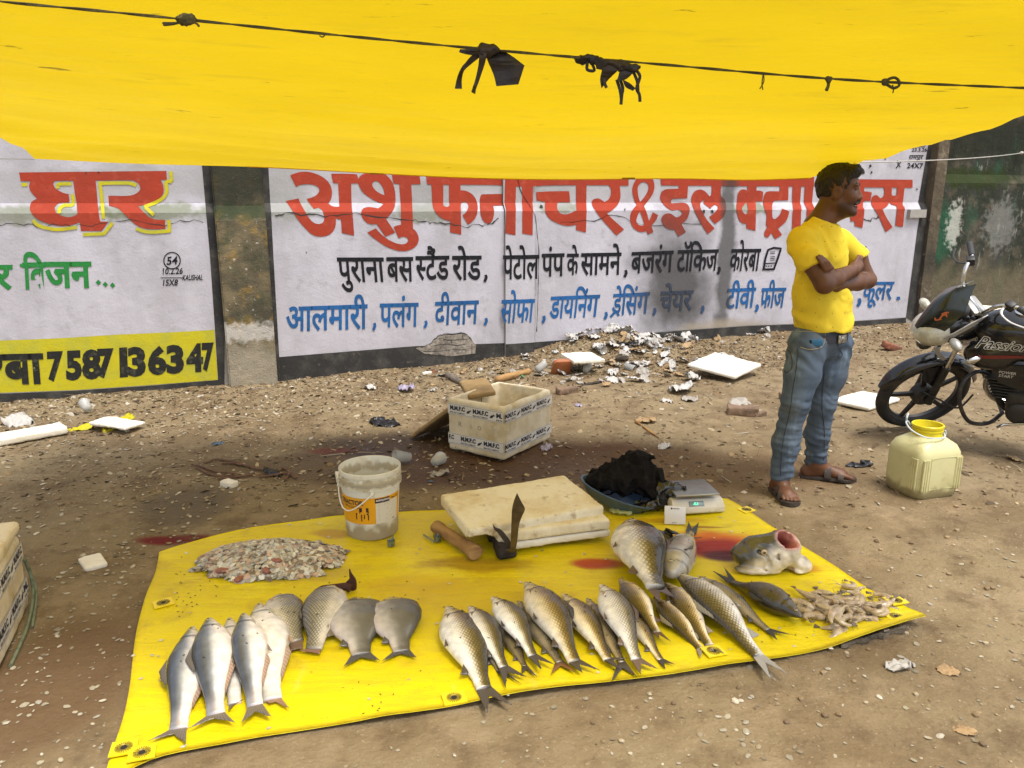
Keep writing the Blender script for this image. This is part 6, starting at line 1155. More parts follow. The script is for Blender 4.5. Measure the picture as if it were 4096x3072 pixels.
o = link('scale_heap', mesh('scale_heap', V, F, col=Cc, smooth=False), m_scl); tag(o, 'heap of scraped fish scales with gut scraps on the sheet left of the bucket', 'scale heap', kind='stuff')
s = SDF((hc0.x - hw, hc0.y - hd_, -.01), (hc0.x + hw, hc0.y + hd_, .1), .008); X, Y_, Z = s.grid(); q = np.sqrt(((X - hc0.x) / (hw * .86)) ** 2 + ((Y_ - hc0.y) / (hd_ * .86)) ** 2); s.v = (Z - .012 - .07 * np.maximum(0, 1 - q) ** .8).astype(np.float32) * .7 + 0 * X; s.v = np.maximum(s.v, (q - 1) * .1).astype(np.float32); s.noise(30, .008, 2)
m_pulp = mat('fish_waste', (.20, .13, .085), rough=.45, coat=.2, var=[((.33, .17, .12), 18, .48, .62, .8), ((.07, .05, .035), 30, .56, .7, .8)], bump=[(60, .6, .006)]); wo = sdf_obj('waste_core', s, m_pulp, o)
for k, (x, y, rx) in enumerate([(725, 1010, .026), (850, 1045, .024), (1040, 1020, .024), (1120, 985, .02)]):
    c = G(*fz(x, y), .02); s = SDF((-.05,) * 3, (.05,) * 3, .004); s.ell((0, 0, 0), (rx, rx * .6, rx * .45), k=0); s.noise(50, .01, 2); g_ = sdf_obj('gut_scrap', s, m_guts); g_.location = (c.x, c.y, MZ(c.x, c.y) + hz(c.x, c.y) + .008); g_.rotation_euler = (0, 0, k); g_.parent = o
# ---- flies
m_fly = mat('black_fly', (.012, .012, .012), rough=.4); mb = MB(); mb.ball((0, 0, .0018), (.0028, .0016, .0016), None, 8, 6); mb.ball((.003, 0, .002), (.0011, .0013, .0012), None, 6, 5); mb.add([(-.001, .0005, .003), (-.0055, .0028, .0022), (-.0045, .0006, .0024)], [(0, 1, 2)]); mb.add([(-.001, -.0005, .003), (-.0055, -.0028, .0022), (-.0045, -.0006, .0024)], [(0, 2, 1)])
fly = mb.build('fly', m_fly); tag(fly, 'tiny black fly on the sheet, boards or fish', 'fly', 'flies settled on the goods'); r = random.Random(12); cnt = 0
def putfly(p):
    global cnt
    o = fly if cnt == 0 else fly.copy(); cnt += 1
    if o is not fly: C.objects.link(o)
    o.location = p; o.rotation_euler = (0, 0, r.uniform(0, 6.28))
for n_, x0, y0, x1, y1 in [(34, 380, 1210, 470, 1340), (16, 470, 1270, 600, 1500), (20, 600, 1250, 1000, 1330), (14, 700, 1480, 1000, 1560), (10, 900, 1450, 1600, 1500), (14, 1400, 1360, 1900, 1400), (14, 1600, 1120, 1900, 1290)]:
    for i in range(n_): p = GD(r.uniform(x0, x1), r.uniform(y0, y1)); putfly(Vector((p.x, p.y, MZ(p.x, p.y) + .001)))
for t_, centre, section, Y, L, zcf in FISH:
    for i in range(3): t = r.uniform(.1, .8); y, zz, hd, hv, ht = section(t, r.uniform(.9, 2.2)); putfly(centre(t) + Y * y * .9 + Vector((0, 0, .0005 + zz + zcf(t, ht))))
# ================================================================ the man
MB0 = Vector((1.60, 3.90, 0))
man = thing('person', 'man in yellow T-shirt and faded blue jeans standing with arms crossed, looking right', 'person', MB0)
fm = fr(2900, 500, .60282); fj = fr(2900, 600, 1196 / 1323); fe = FE_
def PM(f, x, y, d): return np.array(AtY(*f(x, y), d) - MB0)
fw = np.array([.74, -.67, 0]); lf = np.array([.67, .74, 0]); up = np.array([0, 0, 1.0])
LO, HI = (-.40, -.42, -.01), (.40, .34, 1.80)
m_skin = mat('brown_skin', (.115, .048, .022), rough=.5, spec=.4, vcol=True, bump=[(90, .12, .003)], sss=.05)
m_shirt = mat('yellow_cotton', (.72, .56, .05), rough=.95, spec=.1, var=[((.62, .47, .04), 5, .5, .7, .5)], bump=[(240, .3, .002), (14, .25, .01)])
m_jeans = mat('faded_denim', (.092, .122, .165), rough=.9, spec=.15, var=[((.05, .075, .115), 7, .45, .68, .8, (1, 1, .5)), ((.22, .29, .36), 9, .56, .72, .7, (1, 1, .4)), ((.12, .11, .085), 4, .55, .72, .6)], bump=[(320, .5, .002), (25, .25, .008)])
m_hair = mat('black_hair', (.012, .009, .008), rough=.55, spec=.4, bump=[(150, .9, .006, (1, 1, .4))])
# joints ------------------------------------------------------------
shR, shL = PM(fm, 482, 728, 3.80), PM(fm, 792, 728, 4.04)
elR, elL = PM(fm, 660, 1058, 3.70), PM(fm, 945, 1030, 4.02)
wrR = PM(fm, 850, 962, 3.84); wrL = PM(fm, 735, 1070, 3.795)
neck0 = PM(fm, 640, 640, 3.93); hipc = PM(fm, 640, 1370, 3.93)
shRi = shR + (neck0 - shR) * .16 - up * .045; shLi = shL + (neck0 - shL) * .12 - up * .045
kR, kL = PM(fj, 312, 1115, 3.80), PM(fj, 432, 1120, 3.99)
hR, hL = PM(fj, 365, 860, 3.86), PM(fj, 480, 860, 4.00)
aR, aL = PM(fj, 243, 1475, 3.82), PM(fj, 398, 1430, 4.07)
aR[2] = .085; aL[2] = .085
hf = np.array([.925, -.38, 0]); hf /= np.linalg.norm(hf); hl = np.array([-hf[1], hf[0], 0])
HC = PM(fe, 205, 790, 3.92)                        # middle of the cranium
HM = Matrix((Vector(hf), Vector(hl), Vector(up))).transposed()
def h_(x, y, z): return HC + hf * (x * .93) + hl * (y * .93) + up * z
B = SDF(LO, HI, .0048)
# head
B.ell(h_(-.012, 0, .028), (.098, .076, .092), HM, .01); B.ell(h_(.028, 0, -.035), (.066, .060, .085), HM, .02)
for sgn in (-1, 1):
    B.cone(h_(.0, sgn * .052, -.075), h_(.070, sgn * .018, -.112), .022, .021, .025)
    B.ell(h_(.062, sgn * .040, -.038), (.025, .022, .022), HM, .02); B.ell(h_(.083, sgn * .033, -.002), (.014, .016, .011), HM, .008, sub=True)
    B.ell(h_(.081, sgn * .031, .016), (.014, .026, .009), HM, .012); B.ell(h_(.097, sgn * .012, -.048), (.012, .008, .009), HM, .008)
    B.ell(h_(-.008, sgn * .076, -.022), (.024, .011, .034), HM, .006); B.ell(h_(-.004, sgn * .088, -.020), (.013, .007, .021), HM, .004, sub=True)
    B.ell(h_(.078, sgn * .033, .000), (.0125, .014, .0105), HM, .004)
B.cone(h_(.088, 0, .006), h_(.108, 0, -.040), .009, .0125, .014); B.ell(h_(.107, 0, -.046), (.012, .011, .009), HM, .008)
B.ell(h_(.088, 0, -.075), (.014, .024, .0065), HM, .007); B.ell(h_(.086, 0, -.088), (.014, .021, .0075), HM, .007); B.ell(h_(.094, 0, -.0815), (.016, .022, .0016), HM, .003, sub=True)
B.ell(h_(.076, 0, -.114), (.022, .022, .017), HM, .018); B.ell(h_(.03, 0, -.118), (.045, .034, .014), HM, .02)
nb = neck0 + up * .0
B.cone(h_(-.030, 0, -.06), nb - hf * .01, .054, .056, .03); B.cone(h_(.012, 0, -.125), nb + fw * .018, .030, .036, .03)
B.cone(nb - fw * .035 - up * .03, shRi, .044, .042, .04); B.cone(nb - fw * .035 - up * .03, shLi, .044, .042, .04)
# trunk inside the clothes
mid = (shR + shL) / 2
B.cone(mid - up * .09, hipc + up * .02, .088, .095, .05)
# arms
def limb(pts, rs, k=.03):
    for a, b_, ra, rb in zip(pts, pts[1:], rs, rs[1:]): B.cone(a, b_, ra, rb, k)
limb([shRi, shR + (elR - shR) * .5 - fw * .005, elR], [.040, .049, .044], .03)
limb([shLi, shL + (elL - shL) * .5, elL], [.040, .049, .044], .03)
mR = elR + (wrR - elR) * .33 + up * .004; mL = elL + (wrL - elL) * .33
limb([elR, mR, wrR], [.044, .045, .029], .016); limb([elL, mL, wrL], [.044, .044, .029], .012)
# right hand tucked behind the left upper arm
dR = (wrR - elR) / np.linalg.norm(wrR - elR)
pR = wrR + dR * .045 + np.array([.005, .03, .005]); B.cone(wrR, pR, .030, .034, .02, flat=(lf, 1.35))
for i in range(4):
    q = pR + up * (.026 - .017 * i) + dR * .028; e1 = q + dR * .024 + np.array([.006, .032, .002]); e2 = e1 + np.array([-.004, .030, -.004]); B.cone(q - dR * .02, q, .0105, .0098, .006); B.cone(q, e1, .0098, .0088, .004); B.cone(e1, e2, .0088, .0075, .004)
B.cone(wrR + up * .02, pR + up * .045 + dR * .01, .012, .010, .008)
# left hand: palm between forearm and chest, fingers showing over the right upper arm
kn = PM(fm, 668, 965, 3.70); pL = (wrL + kn) / 2; B.cone(wrL, pL, .030, .035, .02, flat=(fw, 1.5)); B.cone(pL, kn + (wrL - kn) * .2, .035, .030, .015, flat=(fw, 1.5))
tips = [(612, 876), (626, 868), (641, 872), (657, 886)]; bases = [(664, 962), (680, 955), (695, 950), (709, 948)]
for i, (tp_, bp_) in enumerate(zip(tips, bases)):
    b0 = PM(fm, *bp_, 3.678 + .004 * i); e2 = PM(fm, *tp_, 3.672 + .006 * i); e1 = b0 * .5 + e2 * .5 + np.array([-.004, -.010, .004]); B.cone(kn, b0, .012, .0098, .008); B.cone(b0, e1, .0098, .0092, .003); B.cone(e1, e2, .0092, .0078, .003)
B.cone(pL, PM(fm, 700, 940, 3.72), .012, .009, .008)
# legs inside the jeans, feet
limb([hR, kR, aR + up * .05, aR], [.085, .06, .046, .040]); limb([hL, kL, aL + up * .05, aL], [.085, .06, .046, .040])
tR = PM(fj, 285, 1548, 3.70); tR[2] = .028; tL = PM(fj, 548, 1452, 4.02); tL[2] = .028
def foot(a, t):
    d = t - a; d[2] = 0; L = np.linalg.norm(d); d = d / L; s_ = np.array([-d[1], d[0], 0]); heel = a - d * .045; heel[2] = .036; ball = a + d * (L * .72); ball[2] = .034
    B.cone(a, heel, .038, .032, .02); B.cone(a + up * -.01, ball, .036, .026, .03); B.cone(heel, ball, .030, .030, .02); B.ell(ball, (.045, .042, .022), Matrix((Vector(d), Vector(s_), Vector(up))).transposed(), .02)
    tp_ = []
    for i, (o, ln, r_) in enumerate(((.030, .062, .0125), (.012, .066, .010), (-.004, .060, .0095), (-.019, .052, .009), (-.033, .042, .0088))):
        sg = 1 if a is aL else -1
        q0 = ball - d * .005 + s_ * (o * -sg); q1 = ball + d * ln * .55 + s_ * (o * -sg * 1.05); q1[2] = .033; q2 = ball + d * ln + s_ * (o * -sg * 1.08); q2[2] = .024; B.cone(q0, q1, r_, r_, .008); B.cone(q1, q2, r_, r_ * .9, .004); tp_.append(q2)
    return d, s_, heel, ball, L
FR = foot(aR, tR); FL = foot(aL, tL)
def skincol(P):
    P = np.asarray(P, float); n = (.5 + fbm(P[:, 0] * 14, P[:, 1] * 14, P[:, 2] * 14, 3))[:, None]; c = np.array([.118, .050, .024]) * (.8 + .4 * n)
    q = P - HC; x, y, z = q @ hf, q @ hl, q[:, 2]
    beard = np.clip((-.055 - z) / .02, 0, 1) * np.clip((z + .15) / .02, 0, 1) * np.clip((x + .01) / .02, 0, 1); c = c * (1 - .55 * beard[:, None])
    lips = (np.abs(z + .0815) < .012) & (x > .076) & (np.abs(y) < .022); c[lips] = c[lips] * np.array([.85, .70, .75])
    eye = (((x - .084) / .011) ** 2 + ((np.abs(y) - .031) / .012) ** 2 + ((z - .001) / .0045) ** 2) < 1; c[eye] = (.20, .16, .13); pup = eye & (np.abs(np.abs(y) - .031) < .006); c[pup] = (.012, .008, .006)
    return np.concatenate([c, np.ones((len(P), 1))], 1)
P, F = B.mesh(); link('body', mesh('body', P, F, col=skincol(P)), m_skin, man)
# hair, brows, moustache
H = SDF(HC - .17, HC + .17, .0042); H.ell(h_(-.012, 0, .032), (.098, .079, .094), HM, 0); H.ell(h_(.060, -.01, .086), (.042, .052, .026), HM, .025); H.ell(h_(-.055, 0, .01), (.052, .066, .072), HM, .02)
X, Y, Z = H.grid(); qx = (X - HC[0]) * hf[0] + (Y - HC[1]) * hf[1]; qy = (X - HC[0]) * hl[0] + (Y - HC[1]) * hl[1]; qz = Z - HC[2]
ln = np.interp(qx, [-.12, -.06, -.035, -.022, .012, .018, .030, .055, .075, .12], [-.080, -.085, -.055, .018, .018, -.035, -.030, .050, .058, .062]); H.v = np.maximum(H.v, ((ln - qz) * .6).astype(np.float32)); H.noise(55, .012, 3, (1, 1, .6)); H.noise(150, .006, 2, (1, 1, .4)); sdf_obj('hair', H, m_hair, man)
H = SDF(HC - .14, HC + .14, .003)
for sgn in (-1, 1):
    H.cone(h_(.096, sgn * .012, .020), h_(.084, sgn * .046, .025), .0060, .0045, 0); m_b = None
H.noise(120, .004, 2); sdf_obj('eyebrow', H, m_hair, man)
H = SDF(HC - .14, HC + .14, .003); H.cone(h_(.103, 0, -.064), h_(.090, .030, -.076), .0095, .006, .004); H.cone(h_(.103, 0, -.064), h_(.090, -.030, -.076), .0095, .006, .004); H.noise(120, .004, 2); sdf_obj('moustache', H, m_hair, man)
# T-shirt -----------------------------------------------------------
TT = SDF(LO, HI, .0062); axm = Matrix((Vector(fw), Vector(lf), Vector(up))).transposed()
chest = mid - up * .075 + fw * .0
TT.ell(chest - up * .035 + fw * .015, (.116, .158, .130), axm, .05); TT.ell(chest - up * .20 + fw * .010, (.122, .148, .20), axm, .06)
bel = PM(fm, 640, 1190, 3.93); TT.ell(bel + fw * .012, (.132, .148, .16), axm, .06); TT.ell(hipc + up * .02 + fw * .01, (.130, .158, .12), axm, .06)
TT.cone(nb - up * .045 - fw * .02, shRi - up * .012, .060, .056, .06); TT.cone(nb - up * .045 - fw * .02, shLi - up * .012, .060, .056, .06)
sR_ = shR + (elR - shR) * .62; sL_ = shL + (elL - shL) * .52
qR_ = shR + (elR - shR) * .5 - fw * .005; qL_ = shL + (elL - shL) * .5; TT.cone(shRi, qR_, .058, .067, .05); TT.cone(qR_, sR_ + (elR - shR) * .2, .067, .069, .02); TT.cone(shLi, qL_, .057, .066, .05); TT.cone(qL_, sL_ + (elL - shL) * .2, .066, .066, .02); TT.cone(nb - up * .10 + fw * .035, nb + fw * .022 - up * .015, .080, .072, .04)
def cutbeyond(S, p, n, near, rad):                  # trims the cloth past a plane, only near a limb
    X, Y, Z = S.grid(); d = (X - p[0]) * n[0] + (Y - p[1]) * n[1] + (Z - p[2]) * n[2]; r2 = np.sqrt((X - near[0]) ** 2 + (Y - near[1]) ** 2 + (Z - near[2]) ** 2)
    m_ = r2 < rad; S.v = np.where(m_, np.maximum(S.v, d), S.v).astype(np.float32)
nR = (elR - shR) / np.linalg.norm(elR - shR); nL = (elL - shL) / np.linalg.norm(elL - shL)
tors = (TT.v.copy())
# sleeves get cut by planes; keep the trunk whole
T2 = SDF(LO, HI, .0062); 
T2.ell(chest - up * .035 + fw * .015, (.116, .158, .130), axm, .05); T2.ell(chest - up * .20 + fw * .010, (.122, .148, .20), axm, .06); T2.ell(bel + fw * .012, (.132, .148, .16), axm, .06); T2.ell(hipc + up * .02 + fw * .01, (.130, .158, .12), axm, .06)
for p_, n_, q_ in ((sR_, nR, sR_ + nR * .1), (sL_, nL, sL_ + nL * .1)): cutbeyond(TT, p_, n_, q_, .17)
TT.v = np.minimum(TT.v, T2.v)
TT.cone(nb + fw * .004 + up * .066, nb + fw * .016 + up * .2, .060, .085, .016, sub=True)
cn_ = (up * .93 + fw * .36) / np.linalg.norm(up * .93 + fw * .36); cutbeyond(TT, nb + up * .018 + fw * .0, cn_, nb + up * .06, .14); hem = PM(fm, 640, 1348, 3.93)[2]; TT.plane((0, 0, hem), (0, 0, -1))
m_ = np.abs(TT.v) < .03; i, j, k = np.nonzero(m_); xx, yy, zz = TT.ax[0][i], TT.ax[1][j], TT.ax[2][k]
wv = fbm(xx * 6, yy * 6, zz * 6, 2); low = np.clip((chest[2] - .10 - zz) / .25, 0, 1); sd_ = np.clip(np.abs((xx - mid[0]) * lf[0] + (yy - mid[1]) * lf[1]) / .2, 0, 1)
rg_ = np.abs(fbm(xx * 9 + zz * 5, yy * 9, zz * 11 - xx * 4, 2)); TT.v[m_] += (.020 * (np.minimum(rg_, .16) - .08) + .0055 * np.sin(46 * (zz * .9 + .35 * (xx + yy)) + 10 * wv) * low + .0065 * np.sin(60 * (zz * .5 + (xx * lf[0] + yy * lf[1]) * .8) + 9 * wv) * sd_ * (1 - low) + .010 * wv).astype(np.float32)
sho = sdf_obj('t_shirt', TT, m_shirt, man)
m_pr = mat('shirt_motif', (.20, .13, .03), rough=.9)
# small diamonds printed on the shirt
r = random.Random(4); dg = bpy.context.evaluated_depsgraph_get(); bpy.context.view_layer.update(); sm_ = sho.data
from mathutils.bvhtree import BVHTree
bt = BVHTree.FromPolygons([v.co for v in sm_.vertices], [list(p.vertices) for p in sm_.polygons]); mb = MB()
for a in range(-4, 5):
    for b_ in range(9):
        o = Vector(fw * .0 + mid) * 1; ang = a * .5 + (.25 if b_ % 2 else 0) + .1 * math.sin(7 * a + 3 * b_); dv = Vector((-fw[0] * math.cos(ang) - lf[0] * math.sin(ang), -fw[1] * math.cos(ang) - lf[1] * math.sin(ang), 0)) * -1
        st = Vector((mid[0], mid[1], hem + .03 + .070 * b_)) + dv * .6; hit = bt.ray_cast(st, -dv)
        if hit[0] is None: continue
        n = hit[1] if hit[1].dot(dv) > 0 else -hit[1]; M = frame_from(n, (0, 0, 1)); s_ = .0030; c = hit[0] + n * .0008
        mb.add([c + M @ Vector((s_, 0, 0)), c + M @ Vector((0, s_, 0)), c + M @ Vector((-s_, 0, 0)), c + M @ Vector((0, -s_, 0))], [(0, 1, 2, 3)])
link('diamond_print', mesh('diamond_print', mb.V, mb.F, smooth=False), m_pr, sho)
# neckband
# jeans ---------------------------------------------------------------
J = SDF((-.40, -.42, .05), (.40, .34, 1.0), .006)
J.ell(hipc - up * .035 + fw * .0, (.118, .158, .11), axm, .04); J.ell(hipc - up * .10 - fw * .045, (.095, .14, .10), axm, .04)
def leg(h, k, a, rs):
    m1 = h + (k - h) * .5 + fw * .006
    for p, q, ra, rb in zip([h, m1, k, k + (a - k) * .5 - fw * .008], [m1, k, k + (a - k) * .5 - fw * .008, a + up * .02], rs, rs[1:]): J.cone(p, q, ra, rb, .03)
leg(hR, kR, aR, [.100, .088, .068, .066, .058]); leg(hL, kL, aL, [.098, .086, .067, .064, .056])
J.plane((0, 0, hem + .012), (0, 0, 1))
X, Y, Z = J.grid(); J.v = np.maximum(J.v, (.072 - Z + .0 * X + 0 * Y).astype(np.float32))
m_ = np.abs(J.v) < .03; i, j, k = np.nonzero(m_); xx, yy, zz = J.ax[0][i], J.ax[1][j], J.ax[2][k]; wv = fbm(xx * 7, yy * 7, zz * 7, 2)
lowf = np.clip((.42 - zz) / .2, 0, 1); kn_ = np.exp(-((zz - .47) / .09) ** 2); cr_ = np.exp(-((zz - .76) / .07) ** 2)
J.v[m_] += (.014 * (fbm(xx * 10, yy * 10, zz * 34, 2)) * (.25 + lowf + .8 * kn_) + .0022 * np.sin(150 * zz + 26 * (xx - yy) * .6 + 14 * wv) * (lowf + .6 * kn_) + .004 * np.sin(70 * (zz + .8 * (xx - .3 * yy)) + 8 * wv) * cr_ + .006 * wv).astype(np.float32)
jo = sdf_obj('jeans', J, m_jeans, man)
bj = BVHTree.FromPolygons([v.co for v in jo.data.vertices], [list(p.vertices) for p in jo.data.polygons])
def onto(px_, f, off=.001, bt_=None):               # the point of the cloth seen at a pixel
    d = ray(*f(*px_)); o = Vector((0, 0, CAM_H)) - MB0; h = (bt_ or bj).ray_cast(o, d.normalized()); 
    return (h[0] - d.normalized() * off) if h[0] is not None else None
m_seam = mat('dark_seam', (.03, .035, .045), rough=.9); m_st = mat('tan_stitching', (.30, .26, .18), rough=.9)
def seam(pts, f, rad, m, name='seam'):
    P = [onto(p, f) for p in [(q.x, q.y) for q in spline(pts, 4)]]; P = [p for p in P if p is not None]
    if len(P) > 2: mb = MB(); mb.tube(P, rad, 5); mb.build(name, m, jo)
seam([(322, 880), (316, 960), (300, 1060), (286, 1160), (262, 1260), (250, 1340), (246, 1440)], fj, .0022, m_seam); seam([(440, 985), (432, 1060), (430, 1150), (440, 1250), (436, 1400)], fj, .002, m_seam)
seam([(332, 872), (370, 882), (420, 876), (440, 850), (444, 812)], fj, .002, m_st); seam([(285, 805), (360, 802), (440, 806)], fj, .0018, m_st); seam([(497, 820), (500, 870), (520, 905), (500, 925)], fj, .0018, m_seam)
seam([(262, 870), (290, 900), (296, 960), (270, 985), (255, 960)], fj, .0022, m_seam)
# belt
m_belt = mat('dark_belt', (.02, .022, .035), rough=.6); m_buck = mat('ornate_buckle', (.42, .40, .34), rough=.35, metal=.8, var=[((.06, .055, .05), 120, .5, .6)], bump=[(150, .9, .006)])
mb = MB(); rr = []
for a in np.linspace(0, 2 * math.pi, 49)[:-1]:
    d = fw * math.cos(a) * .1215 + lf * math.sin(a) * .161; q = hipc + d; rr.append([Vector(q + up * z + d * e) for z, e in ((-.040, .0), (-.040, .035), (.004, .035), (.004, .0))])
mb.rings(rr, False, True); mb.build('belt', m_belt, man)
bp = PM(fm, 768, 1353, 3.80); d = Vector(fw) * .2 + Vector((0, -1, 0)); c = Vector(hipc + (fw * math.cos(-.30) * .1265 + lf * math.sin(-.30) * .166) * 1.02 - up * .018); nrm = Vector(fw * math.cos(-.30) / .12 + lf * math.sin(-.30) / .16).normalized()
Mb = Matrix((Vector((-nrm.y, nrm.x, 0)).normalized(), Vector((0, 0, 1)), nrm)).transposed().to_4x4(); Mb.translation = c
mb = MB(); mb.box((0, 0, .003), (.066, .042, .008), Mb, .003); mb.ball((0, 0, .006), (.015, .015, .006), Mb); b_ = mb.build('buckle', m_buck, man)
# phone in the pocket: a thing of its own
m_ph = mat('blue_phone', (.015, .12, .27), rough=.25, coat=.4); pp = onto((402, 850), fj, .006)
if pp is not None:
    pv = (Vector((0, 0, CAM_H)) - MB0 - pp); pv.z = .15; Mp = frame_from(pv.normalized(), (1, -.35, 0)).to_4x4(); Mp.translation = pp + MB0
    t = thing('mobile_phone', "blue mobile phone poking out of the man's jeans pocket", 'phone'); t.matrix_world = Mp; t.rotation_euler.rotate_axis('Z', R(6)) 
    mb = MB(); mb.box((0, -.004, -.002), (.066, .034, .009), None, .004, 3); mb.build('phone_back', m_ph, t)
    mb = MB(); mb.box((-.024, .002, .003), (.010, .018, .002), None, .0008); mb.build('camera_lens', m_black, t)
# sandals
m_sand = mat('brown_sandal', (.040, .030, .024), rough=.7, var=[((.09, .075, .055), 26, .55, .72, .7)], bump=[(60, .4, .004)])
for (d, s_, heel, ball, L), a in ((FR, aR), (FL, aL)):
    def fp(x, y, z): q = heel + d * x + s_ * y; return Vector((q[0], q[1], z))
    Lf = float(np.dot(ball - heel, d)) + .075
    outl = [(-.04, 0), (-.03, .030), (.03, .036), (Lf * .5, .036), (Lf * .78, .052), (Lf * .95, .046), (Lf + .012, .018), (Lf + .014, -.012), (Lf * .95, -.040), (Lf * .78, -.050), (Lf * .5, -.038), (.03, -.036), (-.03, -.030)]
    V, F = fill2d(outl, (), 3); n = len(V); mb = MB(); mb.add([fp(x, y, .001) for x, y in V] + [fp(x, y, .015 + .004 * (x > Lf * .9)) for x, y in V], [list(f) for f in F] + [[i + n for i in f] for f in F] + [(i, (i+1) % n, (i+1) % n + n, i + n) for i in range(n)]); st = mb.build('sandal', m_sand, man)
    for x0, x1, hz_, w0 in ((Lf * .36, Lf * .50, .082, .044), (Lf * .64, Lf * .76, .056, .052)):
        mb = MB(); rr = []
        for a_ in np.linspace(-.12, math.pi + .12, 16):
            y, z = w0 * math.cos(a_), .012 + (hz_ - .012) * max(0, math.sin(a_)); rr.append([fp(x0, y, z), fp(x1, y, z - .006), fp(x1, y * 1.06, z), fp(x0, y * 1.06, z + .005)])
        mb.rings(rr); mb.build('strap', m_sand, st)
# ================================================================ motorcycle (built upright at the origin, then leaned and placed)
m_gloss = mat('black_gloss_paint', (.008, .008, .009), rough=.22, coat=.5, spec=.5, var=[((.10, .085, .06), 6, .58, .80, .35), ((.14, .12, .08), 40, .66, .78, .3)])
m_matte = mat('black_metal', (.018, .017, .016), rough=.5, var=[((.09, .075, .05), 14, .55, .75, .6)])
m_tyre = mat('tyre_rubber', (.022, .020, .018), rough=.85, var=[((.10, .08, .055), 8, .50, .72, .7)], bump=[(120, .5, .004)])
m_chrome = mat('chrome', (.62, .61, .58), rough=.16, metal=1.0, var=[((.35, .33, .29), 20, .55, .72, .6)])
m_silver = mat('silver_paint', (.38, .37, .34), rough=.4, metal=.4, var=[((.2, .18, .14), 14, .55, .72, .6)])
m_lens = mat('headlight_lens', (.40, .38, .28), rough=.08, coat=.8, spec=.6, var=[((.62, .60, .50), 9, .5, .62, .8), ((.16, .14, .08), 5, .52, .7, .7)])
m_visor = mat('dark_visor', (.008, .013, .010), rough=.25, coat=.4, var=[((.03, .036, .03), 12, .56, .75, .6)])
m_grip = mat('ribbed_rubber', (.03, .032, .032), rough=.7, bump=[(160, .8, .004, (1, 1, .2))]); m_org = mat('orange_mark', (.45, .11, .03), rough=.8); m_redst = mat('dark_red_stripe', (.16, .010, .010), rough=.3, coat=.4); m_decal = mat('white_decal', (.62, .60, .55), rough=.5); m_eng = mat('engine_grey', (.05, .048, .044), rough=.55, metal=.4, var=[((.10, .085, .06), 18, .5, .72, .8)])
LEAN, STEER, RAKE = R(24), R(41), R(19.2)
bike = thing('motorcycle', 'black motorcycle leaning on its stand with turned handlebar at the right edge', 'motorcycle')
S_AX = Vector((-math.sin(RAKE), 0, math.cos(RAKE))); AXLE = Vector((0, 0, .305)); HEAD = AXLE + S_AX * .62 + Vector((-.035, 0, 0))
ST = Matrix.Translation(HEAD) @ Matrix.Rotation(STEER, 4, S_AX) @ Matrix.Translation(-HEAD)
def xz(pts, y): return [Vector((p[0], y, p[1])) for p in pts]
def wheel(name, c, T, parent, drum=True):
    M = T @ Matrix.Translation(c) @ Matrix.Rotation(R(90), 4, 'X')
    w_ = thing(name, None, None); w_.parent = parent
    for k in ('label', 'category'):
        if k in w_: del w_[k]
    mb = MB(); pr = []; n = 14
    for i in range(n): a = 2 * math.pi * i / n; pr.append((.268 + .040 * math.cos(a) * (1 if math.cos(a) > 0 else .7), .043 * math.sin(a)))
    N = 64; rr = [[Vector((r_ * math.cos(2*math.pi*j/N), r_ * math.sin(2*math.pi*j/N), z)) for r_, z in pr] for j in range(N)]; mb.rings(rr, False, True, M)
    ty = mb.build('tyre', m_tyre, w_)
    mb = MB()
    for z0 in (-.026, -.012, .002, .016):
        for j in range(0):
            pass
    N = 48; pr = [(.245, -.030), (.252, -.030), (.252, .030), (.245, .030), (.228, .012), (.224, .012), (.224, -.012), (.228, -.012)]
    mb = MB(); mb.rings([[Vector((r_ * math.cos(2*math.pi*j/N), r_ * math.sin(2*math.pi*j/N), z)) for r_, z in pr] for j in range(N)], False, True, M); rm = mb.build('rim', m_matte, w_)
    for k in range(5):
        a = 2 * math.pi * k / 5 + .35; d = Vector((math.cos(a), math.sin(a), 0)); q = Vector((-d.y, d.x, 0)); mb = MB(); mb.rings([[d * r_ + q * (wd * s1) + Vector((0, 0, .009 * s2)) for s1, s2 in ((-1, -1), (1, -1), (1, 1), (-1, 1))] for r_, wd in ((.04, .024), (.10, .016), (.235, .012))], True, False, M); mb.build('spoke', m_matte, w_)
    mb = MB(); mb.lathe([(.002, -.052), (.03, -.052), (.035, -.045), (.072, -.04), (.078, -.03), (.078, .03), (.072, .036), (.04, .04), (.03, .05), (.002, .05)], 32, M); mb.build('hub', m_eng, w_); return w_
wheel('front_wheel', AXLE, ST, bike); wheel('rear_wheel', Vector((-1.24, 0, .305)), Matrix(), bike)
# forks
for y in (.075, -.075):
    mb = MB(); a = AXLE + Vector((.0, y, 0)) + Vector((-.01, 0, 0)); mb.tube([a - S_AX * .02, a + S_AX * .30], [.026, .025], 14, M=ST); f_ = mb.build('fork_leg', m_matte, bike); mb = MB(); mb.tube([a + S_AX * .29, a + S_AX * .70], .0165, 12, M=ST); mb.build('fork_tube', m_chrome, f_)
